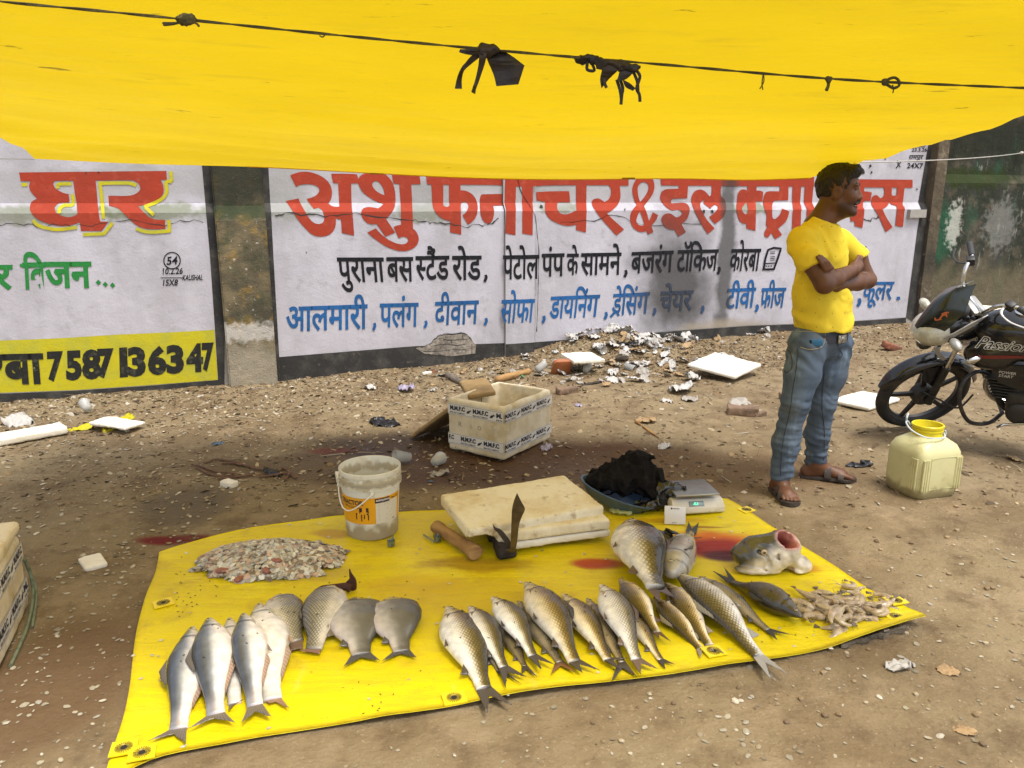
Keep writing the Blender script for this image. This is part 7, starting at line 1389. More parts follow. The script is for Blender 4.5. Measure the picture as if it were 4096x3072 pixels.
# front mudguard: an arched channel round the wheel
mb = MB(); rr = []
for a in np.linspace(R(33), R(172), 30):
    rad = .335 + .012 * math.sin(a); wd = .062 if a > R(50) else .062 * (.55 + .45 * (a - R(33)) / R(17)); row = []
    for s_ in np.linspace(-1, 1, 11): row.append(AXLE + Vector(((rad - .035 * s_ ** 4) * math.cos(a), wd * s_, (rad - .035 * s_ ** 4) * math.sin(a))))
    for s_ in np.linspace(1, -1, 11): row.append(AXLE + Vector(((rad - .006 - .035 * s_ ** 4) * math.cos(a), (wd - .004) * s_, (rad - .006 - .035 * s_ ** 4) * math.sin(a))))
    rr.append(row)
mb.rings(rr, True, False, ST); fd = mb.build('mudguard', m_gloss, bike)
for y in (.062, -.062): mb = MB(); mb.prism([(-.12, .28), (.04, .31), (.05, .22), (-.02, .12), (-.10, .14)], .006, ST @ Matrix.Translation(AXLE + Vector((-.01, y, 0))) @ Matrix.Rotation(R(90), 4, 'X')); mb.build('mudguard_side', m_gloss, fd)
# fairing: headlamp shell, lens, visor
FC_ = AXLE + S_AX * .60 + Vector((.09, 0, .03))
s = SDF((-.26, -.19, -.22), (.26, .19, .32), .0075)
s.ell((-.03, 0, .0), (.12, .115, .10), k=.03); s.cone((.05, 0, -.03), (.11, 0, -.10), .085, .05, k=.04); s.ell((-.10, .07, -.03), (.12, .05, .075), k=.03); s.ell((-.10, -.07, -.03), (.12, .05, .075), k=.03)
FM = ST @ Matrix.Translation(FC_); P, F = s.mesh(); o = link('headlamp_cowl', mesh('headlamp_cowl', P, F), m_gloss, bike); o.matrix_local = FM; cowl = o
s = SDF((-.1, -.17, -.2), (.24, .17, .15), .0065); s.ell((.06, 0, -.0), (.125, .125, .10), k=.0); s.cone((.09, 0, -.05), (.125, 0, -.115), .062, .032, k=.03); s.plane((.02, 0, -.02), Vector((-.8, 0, -.2)).normalized()); s.plane((0, 0, .085), (-.35, 0, .93)); o = sdf_obj('headlight', s, m_lens, cowl)
mb = MB(); rr = []
for t in np.linspace(0, 1, 16):
    x = .168 - .17 * t - .06 * t * t; z = .055 + .250 * t - .02 * t * t; hw_ = .092 + .026 * math.sin(math.pi * min(1, t * 1.1)) - .075 * max(0, t - .6) / .4; row = []
    for a in np.linspace(-1, 1, 13): row.append(Vector((x - .105 * a * a, hw_ * a, z - .035 * a * a * (1 - t))))
    for a in np.linspace(1, -1, 13): row.append(Vector((x - .005 - .105 * a * a, (hw_ - .003) * a, z - .004 - .035 * a * a * (1 - t))))
    rr.append(row)
mb.rings(rr, True); vz = mb.build('visor', m_visor, cowl)
def decal(name, strokes, wd, m, par, bt_, org, dirv, ex, ey, off=.0015):
    mb = MB()
    for pts in strokes:
        V, F = stroke2d(pts, wd, 5); PV = []
        for v in V:
            q = org + ex * v[0] + ey * v[1]; h = bt_.ray_cast(q + dirv * .3, -dirv); PV.append((h[0] + dirv * off) if h[0] is not None else q)
        mb.add(PV, F)
    return link(name, mesh(name, mb.V, mb.F, smooth=False), m, par)
bv = BVHTree.FromPolygons([v.co for v in vz.data.vertices], [list(p.vertices) for p in vz.data.polygons])
dv = Vector((.62, .62, .42)).normalized(); exv = Vector((-.7, .7, 0)); eyv = dv.cross(exv) * -1; eyv = eyv if eyv.z > 0 else -eyv
decal('painted_mark', [[(-.034, -.012), (-.03, -.026), (.0, -.012)], [(-.012, -.02), (.0, .008), (.022, .022)], [(-.006, .016), (.012, .03), (.03, .034)], [(.014, .03), (.026, .006)]], .009, m_org, vz, bv, Vector((.06, .085, .16)), dv, exv, eyv)
for sg in (1, -1):
    mb = MB(); mb.rings([[Vector((x, sg * (y + e), z + h)) for e, h in ((0, 0), (.006, .002), (.006, .034 * k), (0, .036 * k))] for x, y, z, k in ((.075, .112, .005, .2), (.0, .132, .020, 1), (-.10, .128, .055, 1.1), (-.20, .112, .098, .15))]); mb.build('silver_panel', m_silver, cowl)
    mb = MB(); mb.rings([[Vector((x, sg * y, z)) + Vector((a, sg * b_, 0)) for a, b_ in ((-.014, -.003), (.014, -.003), (.014, .004), (-.014, .004))] for x, y, z in ((.085, .10, -.07), (.07, .092, -.13), (.035, .085, -.20), (.02, .082, -.225))]); mb.build('chin_strip', m_silver, cowl)
    mb = MB(); mb.ball((.02, sg * .20, .02), (.03, .055, .028)); mb.build('indicator', m_silver if sg > 0 else m_lens, cowl)
mb = MB(); mb.ball((-.10, .165, -.115), (.028, .05, .03), Matrix.Rotation(R(12), 4, 'Z')); mb.build('indicator', m_gloss, cowl); mb = MB(); mb.ball((-.075, .235, -.12), (.05, .022, .026)); mb.build('horn', m_chrome, cowl)
# handlebar with grips, levers, switch boxes
HB = AXLE + S_AX * .72 + Vector((-.05, 0, .02)); mb = MB(); hpts = [(-.14, .37, .135), (-.10, .26, .145), (-.03, .19, .13), (.01, .13, .05), (0, .06, .0), (0, -.06, .0), (.01, -.13, .05), (-.03, -.19, .13), (-.10, -.26, .145), (-.14, -.37, .135)]
mb.tube(spline([HB + Vector(p) for p in hpts], 7), .0125, 12, M=ST); mb.build('handlebar', m_chrome, bike)
for sg in (1, -1):
    a, b_ = HB + Vector((-.10, sg * .262, .145)), HB + Vector((-.148, sg * .392, .134)); mb = MB(); mb.tube([a, a.lerp(b_, .05), a.lerp(b_, .97), b_], [.017, .0175, .0175, .012], 14, M=ST); mb.build('grip', m_grip, bike)
    c = HB + Vector((-.075, sg * .225, .142)); dd_ = (b_ - a).normalized(); Ms = ST @ Matrix.Translation(c) @ frame_from(dd_, (1, 0, 0)).to_4x4(); mb = MB(); mb.box((0, 0, 0), (.045, .05, .05), Ms, .008); mb.build('switch_box', m_matte, bike)
    mb = MB(); mb.tube(spline([c + Vector((.025, sg * -.01, .0)), c + Vector((.065, sg * .03, -.005)), c + Vector((.055, sg * .10, -.015)), c + Vector((.01, sg * .17, -.02))], 5), [.008] * 6 + [.006] * 10, 8, sq=.6, M=ST); mb.build('lever', m_silver if sg > 0 else m_matte, bike)
    mb = MB(); mb.tube(spline([c + Vector((.03, 0, -.01)), c + Vector((.05, sg * -.04, -.10)), c + Vector((.03, sg * -.10, -.22)), HB + Vector((.02, sg * .03, -.10))], 6), .0055, 7, M=ST); mb.build('cable', m_matte, bike)
mb = MB(); mb.box((0, 0, -.012), (.09, .17, .026), ST @ Matrix.Translation(HB) @ Matrix.Rotation(-RAKE * .9, 4, 'Y'), .010); mb.build('top_clamp', m_silver, bike)
mb = MB(); mb.ball((.10, 0, .015), (.06, .09, .05), ST @ Matrix.Translation(HB)); mb.build('instrument_cluster', m_matte, bike)
# tank, side panels, seat, tail
TK = Vector((-.60, 0, .80)); s = SDF((-.36, -.22, -.22), (.36, .22, .24), .0085); s.ell((.06, 0, .055), (.27, .145, .125), k=.04); s.ell((.0, 0, -.02), (.26, .150, .11), k=.05); s.ell((-.16, 0, -.01), (.17, .11, .09), k=.06); s.ell((.20, .12, -.07), (.14, .05, .10), k=.04); s.ell((.20, -.12, -.07), (.14, .05, .10), k=.04)
P, F = s.mesh(); tk = link('tank', mesh('tank', P, F), m_gloss, bike); tk.location = TK; tb = BVHTree.FromPolygons([v.co for v in tk.data.vertices], [list(p.vertices) for p in tk.data.polygons])
def decal_mesh(name, V, F, m, par, bt_, org, dirv, ex, ey, off):
    PV = []
    for v in V:
        q = org + ex * v[0] + ey * v[1]; h = bt_.ray_cast(q + dirv * .4, -dirv); PV.append((h[0] + dirv * off) if h[0] is not None else q)
    return link(name, mesh(name, PV, F, smooth=False), m, par)
V, F = text2d('Passion', .0, .32); V = V * .092; V[:, 0] += V[:, 1] * .25; V2, F2 = text2d('Passion', .045, .32); V2 = V2 * .092; V2[:, 0] += V2[:, 1] * .25
ex_ = Vector((-1, 0, .03)); ey_ = Vector((0, 0, 1)); org = Vector((.275, 0, -.02))
decal_mesh('name_outline', V2, F2, m_decal, tk, tb, org, Vector((0, 1, .12)).normalized(), ex_, ey_, .0025); decal_mesh('name_lettering', V, F, m_gloss, tk, tb, org, Vector((0, 1, .12)).normalized(), ex_, ey_, .004)
decal('red_stripe', [[(-.02, -.075), (.15, -.062), (.42, -.05)]], .022, m_redst, tk, tb, Vector((.25, 0, 0)), Vector((0, 1, .1)).normalized(), ex_, ey_)
mb = MB(); mb.lathe([(.045, .0), (.045, .012), (.03, .016), (.002, .016)], 24, Matrix.Translation((.06, 0, .175))); mb.build('fuel_cap', m_chrome, tk)
s = SDF((-.60, -.15, -.1), (.45, .15, .12), .011); s.cone((.25, 0, .0), (-.42, 0, .035), .085, .085, k=.03, flat=(np.array([0, 1, 0]), .75)); s.plane((0, 0, .07), (0, 0, 1)); st_ = sdf_obj('seat', s, m_grip, bike); st_.location = (-1.0, 0, .78)
s = SDF((-.5, -.14, -.15), (.4, .14, .12), .011); s.cone((.25, 0, -.02), (-.34, 0, .03), .085, .05, k=.02); sp_ = sdf_obj('tail_panel', s, m_gloss, bike); sp_.location = (-1.18, 0, .66)
# frame, crash guard, engine, stand
def tb_(name, pts, r_, m, n=10): mb = MB(); mb.tube(spline(pts, 6), r_, n); return mb.build(name, m, bike)
tb_('frame_tube', [HEAD + Vector((-.04, 0, .02)), (-.36, 0, .62), (-.42, 0, .40), (-.50, 0, .26), (-.75, 0, .24)], .020, m_matte); tb_('frame_tube', [HEAD + Vector((-.05, 0, .06)), (-.55, 0, .76), (-.95, 0, .70), (-1.30, 0, .74)], .020, m_matte)
tb_('crash_guard', [(-.40, 0, .50), (-.34, .12, .60), (-.29, .22, .58), (-.28, .26, .46), (-.33, .24, .30), (-.42, .14, .23), (-.47, 0, .22)], .0125, m_matte); tb_('crash_guard', [(-.40, 0, .50), (-.34, -.12, .60), (-.29, -.22, .58), (-.28, -.27, .45), (-.33, -.25, .26), (-.42, -.14, .20), (-.47, 0, .22)], .0125, m_matte)
mb = MB(); mb.box((-.66, .0, .36), (.34, .20, .20), None, .05, 3); mb.ball((-.72, .11, .34), (.12, .035, .11)); mb.ball((-.58, .105, .31), (.08, .03, .08)); en = mb.build('crankcase', m_eng, bike)
for k in range(7): mb = MB(); mb.box((-.50 + .006 * k, 0, .40 + .022 * k), (.16, .17, .008), None, .003, 1); mb.build('cooling_fin', m_eng, en)
mb = MB(); mb.box((-.51, 0, .57), (.13, .14, .06), None, .02); mb.build('cylinder_head', m_eng, en)
mb = MB(); mb.prism([(-.40, .66), (-.70, .70), (-.78, .60), (-.60, .50), (-.46, .54)], .012, Matrix.Translation((0, .125, 0)) @ Matrix.Rotation(R(90), 4, 'X')); sc_ = mb.build('side_cover', m_matte, bike)
V, F = text2d('POWER\nSTART', .01, .2); mb = MB(); mb.add([Vector((-.455 - v[0] * .026, .1275, .615 + v[1] * .026)) for v in V], F); mb.build('small_lettering', m_decal, sc_, smooth=False)
mb = MB(); mb.lathe([(.035, -.01), (.045, .0), (.045, .02), (.030, .02), (.028, .005), (.002, .005)], 24, Matrix.Translation((-.63, .128, .56)) @ Matrix.Rotation(R(-90), 4, 'X')); mb.build('round_cap', m_matte, sc_)
tb_('exhaust_pipe', [(-.44, -.06, .50), (-.36, -.08, .42), (-.42, -.10, .25), (-.8, -.12, .22), (-1.2, -.14, .28)], .022, m_chrome); tb_('brake_line', [(-.02, .085, .36), (-.14, .12, .34), (-.26, .20, .36), (-.34, .2, .48)], .006, m_matte)
tb_('side_stand', [(-.78, .10, .25), (-.74, .22, .12), (-.72, .30, .02)], .012, m_matte); tb_('foot_rest', [(-.72, .08, .26), (-.72, .26, .27)], .014, m_grip); tb_('gear_lever', [(-.66, .14, .28), (-.52, .15, .25), (-.48, .19, .25)], .008, m_chrome)
# lean to its left, turn to face left in the picture, stand the front tyre on the ground
PSI = R(139); RT = Matrix.Rotation(PSI, 4, 'Z') @ Matrix.Rotation(-LEAN, 4, 'X')
n_w = (RT @ ST).to_3x3() @ Vector((0, 1, 0)); low = (RT @ ST @ AXLE); dn = (Vector((0, 0, -1)) - n_w * Vector((0, 0, -1)).dot(n_w)).normalized(); foot_ = low + dn * .302 + Vector((0, 0, -.024))
tgt = Vector((2.69, 5.025, 0)); BSC = .975; rear = RT @ Vector((-1.24, 0, .305)) + Vector((0, 0, -.305)) 
bike.matrix_world = Matrix.Translation(Vector((tgt.x - foot_.x * BSC, tgt.y - foot_.y * BSC, .010 - foot_.z * BSC))) @ RT @ Matrix.Scale(BSC, 4)
# ================================================================ rubbish by the wall, stray things, loose litter
m_paper = mat('white_film_scrap', (.46, .445, .42), rough=.8, var=[((.42, .38, .32), 12, .5, .7, .8), ((.14, .13, .16), 45, .63, .70, .7)], bump=[(60, .4, .005)])
m_paper2 = mat('grey_film_scrap', (.34, .31, .27), rough=.6, var=[((.22, .19, .15), 14, .5, .7, .8)], bump=[(60, .4, .005)])
m_brown = mat('brown_paper_scrap', (.36, .24, .12), rough=.8, var=[((.22, .14, .07), 14, .5, .7)])
m_blackf = m_bag
m_cup = mat('clear_plastic_cup', (.55, .55, .52), rough=.2, alpha=.55, coat=.3)
m_brickr = mat('red_brick', (.24, .085, .045), rough=.9, var=[((.14, .06, .035), 12, .45, .65), ((.30, .22, .15), 25, .6, .74, .8)], bump=[(40, .6, .01)])
m_brickg = mat('dusty_brick', (.20, .13, .085), rough=.9, var=[((.11, .07, .045), 12, .45, .65), ((.32, .26, .19), 25, .6, .74, .8)], bump=[(40, .6, .01)])
def crumple(seed, sx, sy, h, m, n=12):
    V = []; h *= .6
    for j in range(n):
        for i in range(n):
            x, y = (i / (n - 1) - .5) * sx, (j / (n - 1) - .5) * sy; q = float(fbm(np.float32(i * .36 + seed * 9.1), np.float32(j * .36), np.float32(seed * 3.7), 2)); q2 = float(vnoise(i * .9 + seed, j * .9, 4.4)); x, y = x * math.sqrt(1 - 2 * (y / sy) ** 2 * .9), y * math.sqrt(1 - 2 * (x / sx) ** 2 * .9); V.append(Vector((x * (1 - .35 * abs(q)) + .1 * sx * q2, y * (1 - .3 * abs(q2)) + .1 * sy * q, abs(q) * h * 1.6 + .003)))
    F = [(j * n + i, j * n + i + 1, (j + 1) * n + i + 1, (j + 1) * n + i) for j in range(n - 1) for i in range(n - 1)]; n0 = len(V); V += [v + Vector((0, 0, -.0015)) for v in V]; F += [tuple(n0 + k for k in f[::-1]) for f in F]
    bd = [i for i in range(n)] + [j * n + n - 1 for j in range(1, n)] + [(n - 1) * n + i for i in range(n - 2, -1, -1)] + [j * n for j in range(n - 2, 0, -1)]; F += [(bd[k], bd[k] + n0, bd[(k + 1) % len(bd)] + n0, bd[(k + 1) % len(bd)]) for k in range(len(bd))]
    me = mesh('scrap', V, F, smooth=True); me.materials.append(m); return me
SCR = {'w': [crumple(k, .20, .15, .075, m_paper) for k in range(5)], 'g': [crumple(10 + k, .18, .15, .06, m_paper2) for k in range(3)], 'b': [crumple(20 + k, .14, .11, .035, m_brown) for k in range(3)], 'k': [crumple(30 + k, .2, .12, .05, m_blackf) for k in range(2)], 'y': [crumple(40 + k, .24, .09, .05, m_yel) for k in range(2)],
       'u': [crumple(50, .11, .08, .03, m_tray)], 'o': [crumple(52, .12, .09, .04, mat('orange_wrapper', (.50, .20, .05), rough=.4))], 'v': [crumple(54, .10, .06, .03, mat('green_wrapper', (.06, .30, .10), rough=.35))], 'p': [crumple(56, .13, .1, .06, mat('lilac_film', (.36, .32, .42), rough=.3, alpha=.85))]}
rs = random.Random(31)
LAB = {'w': ('crumpled white film scrap in the rubbish heap by the lettered wall', 'white scraps in the rubbish heap'), 'g': ('crumpled grey film scrap in the rubbish heap by the lettered wall', 'grey scraps in the rubbish heap'), 'b': ('brown paper scrap lying among the rubbish near the wall', 'brown paper scraps near the wall')}
def scrap(kind, p, s_=1.0, label=None, rz=None, dz=0, tilt=.35):
    o = bpy.data.objects.new({'k': 'plastic_scrap', 'y': 'plastic_scrap'}.get(kind, 'scrap'), rs.choice(SCR[kind])); C.objects.link(o); o.location = (p.x, p.y, gz1(p.x, p.y) + dz + .004); o.rotation_euler = (rs.gauss(0, tilt), rs.gauss(0, tilt), rs.uniform(0, 6.28) if rz is None else rz); o.scale = (s_, s_ * rs.uniform(.7, 1.1), s_ * rs.uniform(.8, 1.5))
    if label: tag(o, label, 'scrap')
    else: tag(o, LAB[kind][0], 'scrap', LAB[kind][1])
    return o
hx = lambda x, y: GD(x, y, .09)
for i in range(120):
    k = rs.choices('wgb', (5, 3, 3))[0]; q = rs.gauss(0, .5); x = 1365 + rs.gauss(0, 78); y = 772 + rs.gauss(0, 19) - (x - 1365) * .08
    scrap(k, hx(x, y), rs.uniform(.32, .9), dz=rs.uniform(0, .035))
for i in range(95):
    x = rs.uniform(930, 1690); y = 812 - (x - 930) * .125 + abs(rs.gauss(0, 24)) - 8; scrap(rs.choices('wgb', (2.5, 3, 5))[0], GD(x, y, .04), rs.uniform(.22, .6), dz=.0)
for i in range(16): x = rs.uniform(1235, 1520); scrap('w', hx(x, 738 + rs.uniform(-10, 12) - (x - 1365) * .07), rs.uniform(.6, 1.1), dz=.03)
for x, y, k, s_, lab in [(1472, 843, 'w', 1.6, 'large crumpled white printed plastic sheet lying before the tilted foam board'), (878, 840, 'p', 1.3, 'lilac and white plastic bag lying behind the open foam box, to its left'), (40, 905, 'w', 1.3, 'white and red plastic packet at the foot of the left wall'), (255, 912, 'y', 1.5, 'torn yellow plastic strip beside the foam piece at the left wall'), (180, 918, 'y', 1.0, 'short torn yellow plastic strip near the white foam beam'), (830, 910, 'k', 1.2, 'flat dark plastic scrap on the wet earth left of the open foam box'),
                         (470, 955, 'u', .8, 'small blue plastic scrap on the earth beyond the blood stain'), (590, 1018, 'k', .7, 'small black plastic scrap at the end of the fibre rope'), (1490, 860, 'g', .8, 'grey film scrap lying near the loose brick'), (1440, 865, 'w', .5, 'little white wrapper right of the open foam box'), (1250, 872, 'p', .7, 'clear crushed film just right of the open foam box'), (1600, 870, 'g', 1.0, 'flat grey film beside the dusty brick'), (950, 1015, 'g', .7, 'crushed translucent cup film between bucket and foam box'), (930, 1030, 'u', .35, 'tiny blue wrapper behind the bucket'), (1435, 957, 'w', .6, 'small white film scrap on brown earth beyond the cloth heap'), (1395, 905, 'b', 1.3, 'long tan paper scrap beyond the black cloth heap'), (1330, 745, 'o', 1.4, 'orange wrapper on the front of the rubbish heap'), (1452, 735, 'u', 1.0, 'blue wrapper on top of the rubbish heap'), (1395, 800, 'v', .8, 'green wrapper in front of the rubbish heap'), (1130, 815, 'v', .6, 'small green wrapper behind the open foam box'), (1490, 742, 'y', .7, 'small yellow wrapper on the rubbish heap'), (1355, 775, 'k', 1.3, 'black plastic scrap in the middle of the rubbish heap'), (800, 835, 'w', .7, 'small white paper near the broken plaster'), (1700, 885, 'g', .7, 'grey scrap beside the standing man'), (1180, 960, 'p', .7, 'crushed clear cup touching the right side of the open foam box'), (1980, 700, 'w', 1.6, 'long pale film along the wall foot behind the motorcycle'), (1890, 712, 'g', 1.7, 'long grey film along the wall foot right of the man'), (1640, 735, 'w', 1.2, 'white film at the wall foot left of the man'), (2195, 985, 'b', 1.0, 'tan flat scrap at the right edge below the motorcycle'), (1945, 1430, 'w', .55, 'torn silvery wrapper with dark print on the foreground earth'), (2050, 1438, 'b', .55, 'tan strip of packaging on the foreground earth at right'), (2085, 1565, 'b', .5, 'square tan paper chip at the lower right')]:
    p = GD(x, y, .02); scrap(k, p, s_, lab, dz=-.004 if y > 850 else .01, tilt=.12)
cm = MB(); cm.lathe([(.024, 0), (.034, .085), (.036, .087), (.033, .085), (.023, .002), (.001, .002)], 20); cme = mesh('cup', cm.V, cm.F); cme.materials.append(m_cup)
for i, (x, y, lab) in enumerate([(1240, 752, None), (1265, 800, None), (1480, 728, None), (1290, 772, None), (1160, 800, None), (1420, 742, None), (1350, 790, None), (1205, 790, None), (1395, 768, None), (190, 893, 'clear plastic cup lying at the foot of the left wall under the drain hole'), (886, 1000, 'dirty clear plastic cup lying behind the bucket'), (940, 1008, 'crushed clear plastic cup lying between the bucket and foam box')]):
    o = bpy.data.objects.new('plastic_cup', cme); C.objects.link(o); p = GD(x, y, .05 if y < 820 else 0); o.location = (p.x, p.y, gz1(p.x, p.y) + .035); o.rotation_euler = (R(90) + rs.uniform(-.3, .3), rs.uniform(-.3, .3), rs.uniform(0, 6.28)); s_ = 1.15; o.scale = (s_,) * 3
    tag(o, lab or 'clear plastic cup thrown on the rubbish heap by the wall', 'cup', None if lab else 'cups on the rubbish heap')
# foam boards lying about
q4 = lambda pts, z: [G(x, y, z_) for (x, y), z_ in zip(pts, z if isinstance(z, (list, tuple)) else [z] * 4)]
slab('foam_board', 'white foam board lying tilted in front of the rubbish heap', 'foam board', q4([(2729, 1440), (2895, 1497), (3090, 1462), (2880, 1420)], (.14, .10, .11, .16)), .035, m_foamw, r=.010, h=.010)
slab('foam_board', 'white foam board lying flat between the man and the motorcycle wheel', 'foam board', q4([(3365, 1600), (3475, 1632), (3605, 1588), (3410, 1556)], .045), .035, m_foamw, r=.012, h=.009)
slab('foam_board', 'pale foam board lying on rubble at the wall behind the motorcycle handlebar', 'foam board', [AtY(3885, 1262, 7.9), AtY(4230, 1290, 7.5), AtY(4230, 1240, 8.3), AtY(3890, 1218, 8.6)], .05, m_foamw, r=.012, h=.012)
slab('foam_piece', 'torn white foam sheet on yellow plastic at the foot of the left wall', 'foam piece', q4([(395, 1690), (500, 1712), (580, 1685), (400, 1662)], .05), .02, m_foamw, r=.006, amp=.008)
slab('foam_beam', 'long white foam beam at the left edge near the lettered wall', 'foam beam', q4([(-40, 1768), (262, 1708), (250, 1688), (-60, 1738)], .05), .045, m_foamw, r=.01)
for pts, z, th, lab in [([(308, 2225), (345, 2270), (425, 2255), (405, 2218)], .018, .018, 'broken white foam fragment on the earth left of the yellow sheet'), ([(886, 1925), (925, 1938), (945, 1922), (905, 1912)], .03, .03, 'small white foam chunk near the fibre rope'), ([(1342, 1895), (1350, 1910), (1420, 1905), (1415, 1870)], .03, .03, 'wedge of white foam sticking out behind the bucket'), ([(2285, 1425), (2330, 1448), (2385, 1432), (2320, 1395)], .16, .03, 'broken white foam block standing in the rubbish heap')]:
    slab('foam_piece', lab, 'foam piece', q4(pts, z), th, m_foamw, r=.004, amp=.006, h=.005)
def brick(label, x, y, m, rz=0, s_=1.0, z=0.0, tilt=(0, 0)):
    s = SDF((-.12, -.06, -.04), (.12, .06, .04), .007); s.box((0, 0, 0), (.11, .053, .035), .012); s.ell((rs.uniform(-.11, .11), .05, .03), (.04, .03, .03), k=.008, sub=True); s.noise(22, .010, 2); o = sdf_obj('brick', s, m); p = GD(x, y, .03 + z); o.location = (p.x, p.y, gz1(p.x, p.y) + .030 * s_ + z); o.rotation_euler = (*tilt, rz); o.scale = (s_,) * 3; return tag(o, label, 'brick')
brick('dusty brick lying on the earth left of the man', 1604, 888, m_brickg, -.2); brick('grey chunk of brick beside the dusty brick', 1640, 890, m_brickg, .5, .5); brick('red brick on the ground between the man and the motorcycle headlight', 1925, 755, m_brickr, .5, 1.0, 0, (.2, .3)); brick('red brick at the wall foot behind the motorcycle', 1985, 703, m_brickr, .1, 1.2)
brick('red brick in the rubbish heap, right of the papers', 1515, 733, m_brickr, -.1, 1.1, .03); brick('dark stone in the rubbish before the left wall, small', 1225, 842, m_brickg, .4, .8); brick('half brick at the broken foot of the wall beside the man', 1890, 690, m_brickg, .2, 1.6, .05); brick('small red brick piece behind the open foam box', 935, 800, m_brickr, .6, .35); brick('pale stone chunk behind the open foam box', 922, 803, m_foamw, .6, .4); brick('rubble chunk under the foam board behind the motorcycle', 2130, 700, m_brickg, .3, 2.0); brick('rubble chunk at the right end of the foam board behind the motorcycle', 2205, 700, m_brickg, .8, 2.2); brick('rough stone half hidden behind the man', 1705, 855, m_brickg, .8, .9)
def stick(label, a, b_, r0, r1, m=m_log, name='stick', cat='stick'):
    A_, B_ = GD(*a, .03), GD(*b_, .03); A_.z = gz1(A_.x, A_.y) + r0; B_.z = gz1(B_.x, B_.y) + r1; d = B_ - A_; c = (A_ + B_) / 2; s = SDF(np.minimum(A_ - c, B_ - c) - .05, np.maximum(A_ - c, B_ - c) + .05, .007); s.cone(A_ - c, B_ - c, r0, r1, 0); s.noise(14, .014, 2); o = sdf_obj(name, s, m); o.location = c; return tag(o, label, cat)
stick('grey bark covered log lying behind the open foam box', (968, 812), (1000, 828), .030, .026, mat('grey_bark', (.17, .14, .11), rough=.95, var=[((.08, .06, .045), 20, .45, .65)], bump=[(40, .8, .01)])); stick('pale split branch lying before the rubbish heap', (1075, 822), (1140, 806), .030, .024); stick('thin twig crossing the rubbish before the tilted foam board', (1245, 830), (1330, 815), .008, .006, m_block); stick('small dark root on the earth beyond the black cloth', (1375, 905), (1440, 945), .010, .006, m_log)
# orange-brown flask
ob = GD(1212, 787, .1); t = thing('plastic_flask', 'orange brown plastic flask with a dark label in the rubbish heap', 'flask', (ob.x, ob.y, gz1(ob.x, ob.y) + .05), (R(-58), 0, R(12)))
m_flask = mat('orange_brown_plastic', (.33, .11, .04), rough=.4, var=[((.2, .07, .03), 12, .5, .7)]); mb = MB(); mb.rings([sqring(.085 * k, .11 * k, z, .04) for k, z in ((.8, -.03), (1, -.018), (1, .018), (.8, .03))]); mb.build('body', m_flask, t); mb = MB(); mb.box((.0, .01, .0315), (.10, .10, .003)); mb.build('label', m_matte, t)
# fibre rope on the wet earth
m_fib = mat('brown_fibre', (.15, .075, .04), rough=.9, var=[((.07, .035, .02), 30, .45, .65)])
t = thing('fibre_rope', 'tangle of brown fibre rope lying on the wet earth left of the bucket', 'rope', GD(500, 1010))
for pts in ([(415, 1003), (440, 1012), (475, 1020), (508, 1022), (500, 1030), (460, 1026), (425, 1012)], [(480, 1000), (520, 1004), (560, 1012), (580, 1020)], [(440, 1000), (470, 992), (500, 998), (540, 1008)], [(560, 1030), (590, 1026), (620, 1022), (640, 1030)], [(470, 1036), (520, 1030), (545, 1024)], [(600, 1018), (612, 1012), (625, 1020), (615, 1034)]):
    P = spline([GD(x, y, .01) - t.location for x, y in pts], 6); P = [Vector((p.x, p.y, gz1(p.x + t.location.x, p.y + t.location.y) + .010)) for p in P]
    mb = MB(); mb.tube(P, .0075, 6, sq=.6); mb.build('fibre_strand', m_fib, t)
# uncountable litter ------------------------------------------------
def clear(x, y):                               # not on the sheet
    a, b_, c, d = top[0], top[-1], bot[-1], bot[0]
    def s_(p, q): return (q.x - p.x) * (y - p.y) - (q.y - p.y) * (x - p.x)
    return not (s_(a, b_) < .03 and s_(b_, c) < .03 and s_(c, d) < .03 and s_(d, a) < .03)
def gplace(fn):
    def f(r):
        while True:
            x, y = fn(r)
            if clear(x, y): break
        e = .03; return Vector((x, y, gz1(x, y) + .001)), (-(gz1(x + e, y) - gz1(x - e, y)) / (2 * e), -(gz1(x, y + e) - gz1(x, y - e)) / (2 * e))
    return f
m_litter = mat('litter_flakes', (.3, .2, .1), rough=.85, vcol=True, spec=.3)
def stuff(name, label, V, F, Cc, m=m_litter, smooth=False): o = link(name, mesh(name, V, F, col=Cc, smooth=smooth), m); return tag(o, label, name.replace('_', ' '), kind='stuff')
def nearwall(r):
    u = r.uniform(-2.0, 7.2) if r.random() < .8 else r.uniform(-6, -2); d = abs(r.gauss(0, .75)) + .02; p = W0 + WU * u + WN * d; return p.x, p.y
def left(r):
    while True:
        x, y = r.uniform(-4, -.1), r.uniform(2.9, 6.2)
        if r.random() < .25 + .75 * float(vnoise(x * 1.5, y * 1.5, 3) + .5): return x, y
def fore(r):
    while True:
        x, y = r.uniform(-1.9, 2.2), r.uniform(1.35, 3.4)
        if r.random() < (1.0 if x < -.9 else .36 if x < .8 else .22) * (.4 + 1.2 * float(vnoise(x * 4, y * 4, 1) + .5)): return x, y
def back(r): return r.uniform(-3.5, 5.0), r.uniform(3.6, 7.5)
leafc = [(.27, .19, .10), (.20, .13, .065), (.34, .26, .15), (.14, .09, .05), (.38, .33, .23), (.25, .175, .105), (.10, .07, .04), (.42, .38, .31), (.18, .13, .08)]
def heapside(r): x, y = HEAP.x + r.gauss(0, .85), HEAP.y + r.gauss(0, .40); return x, y
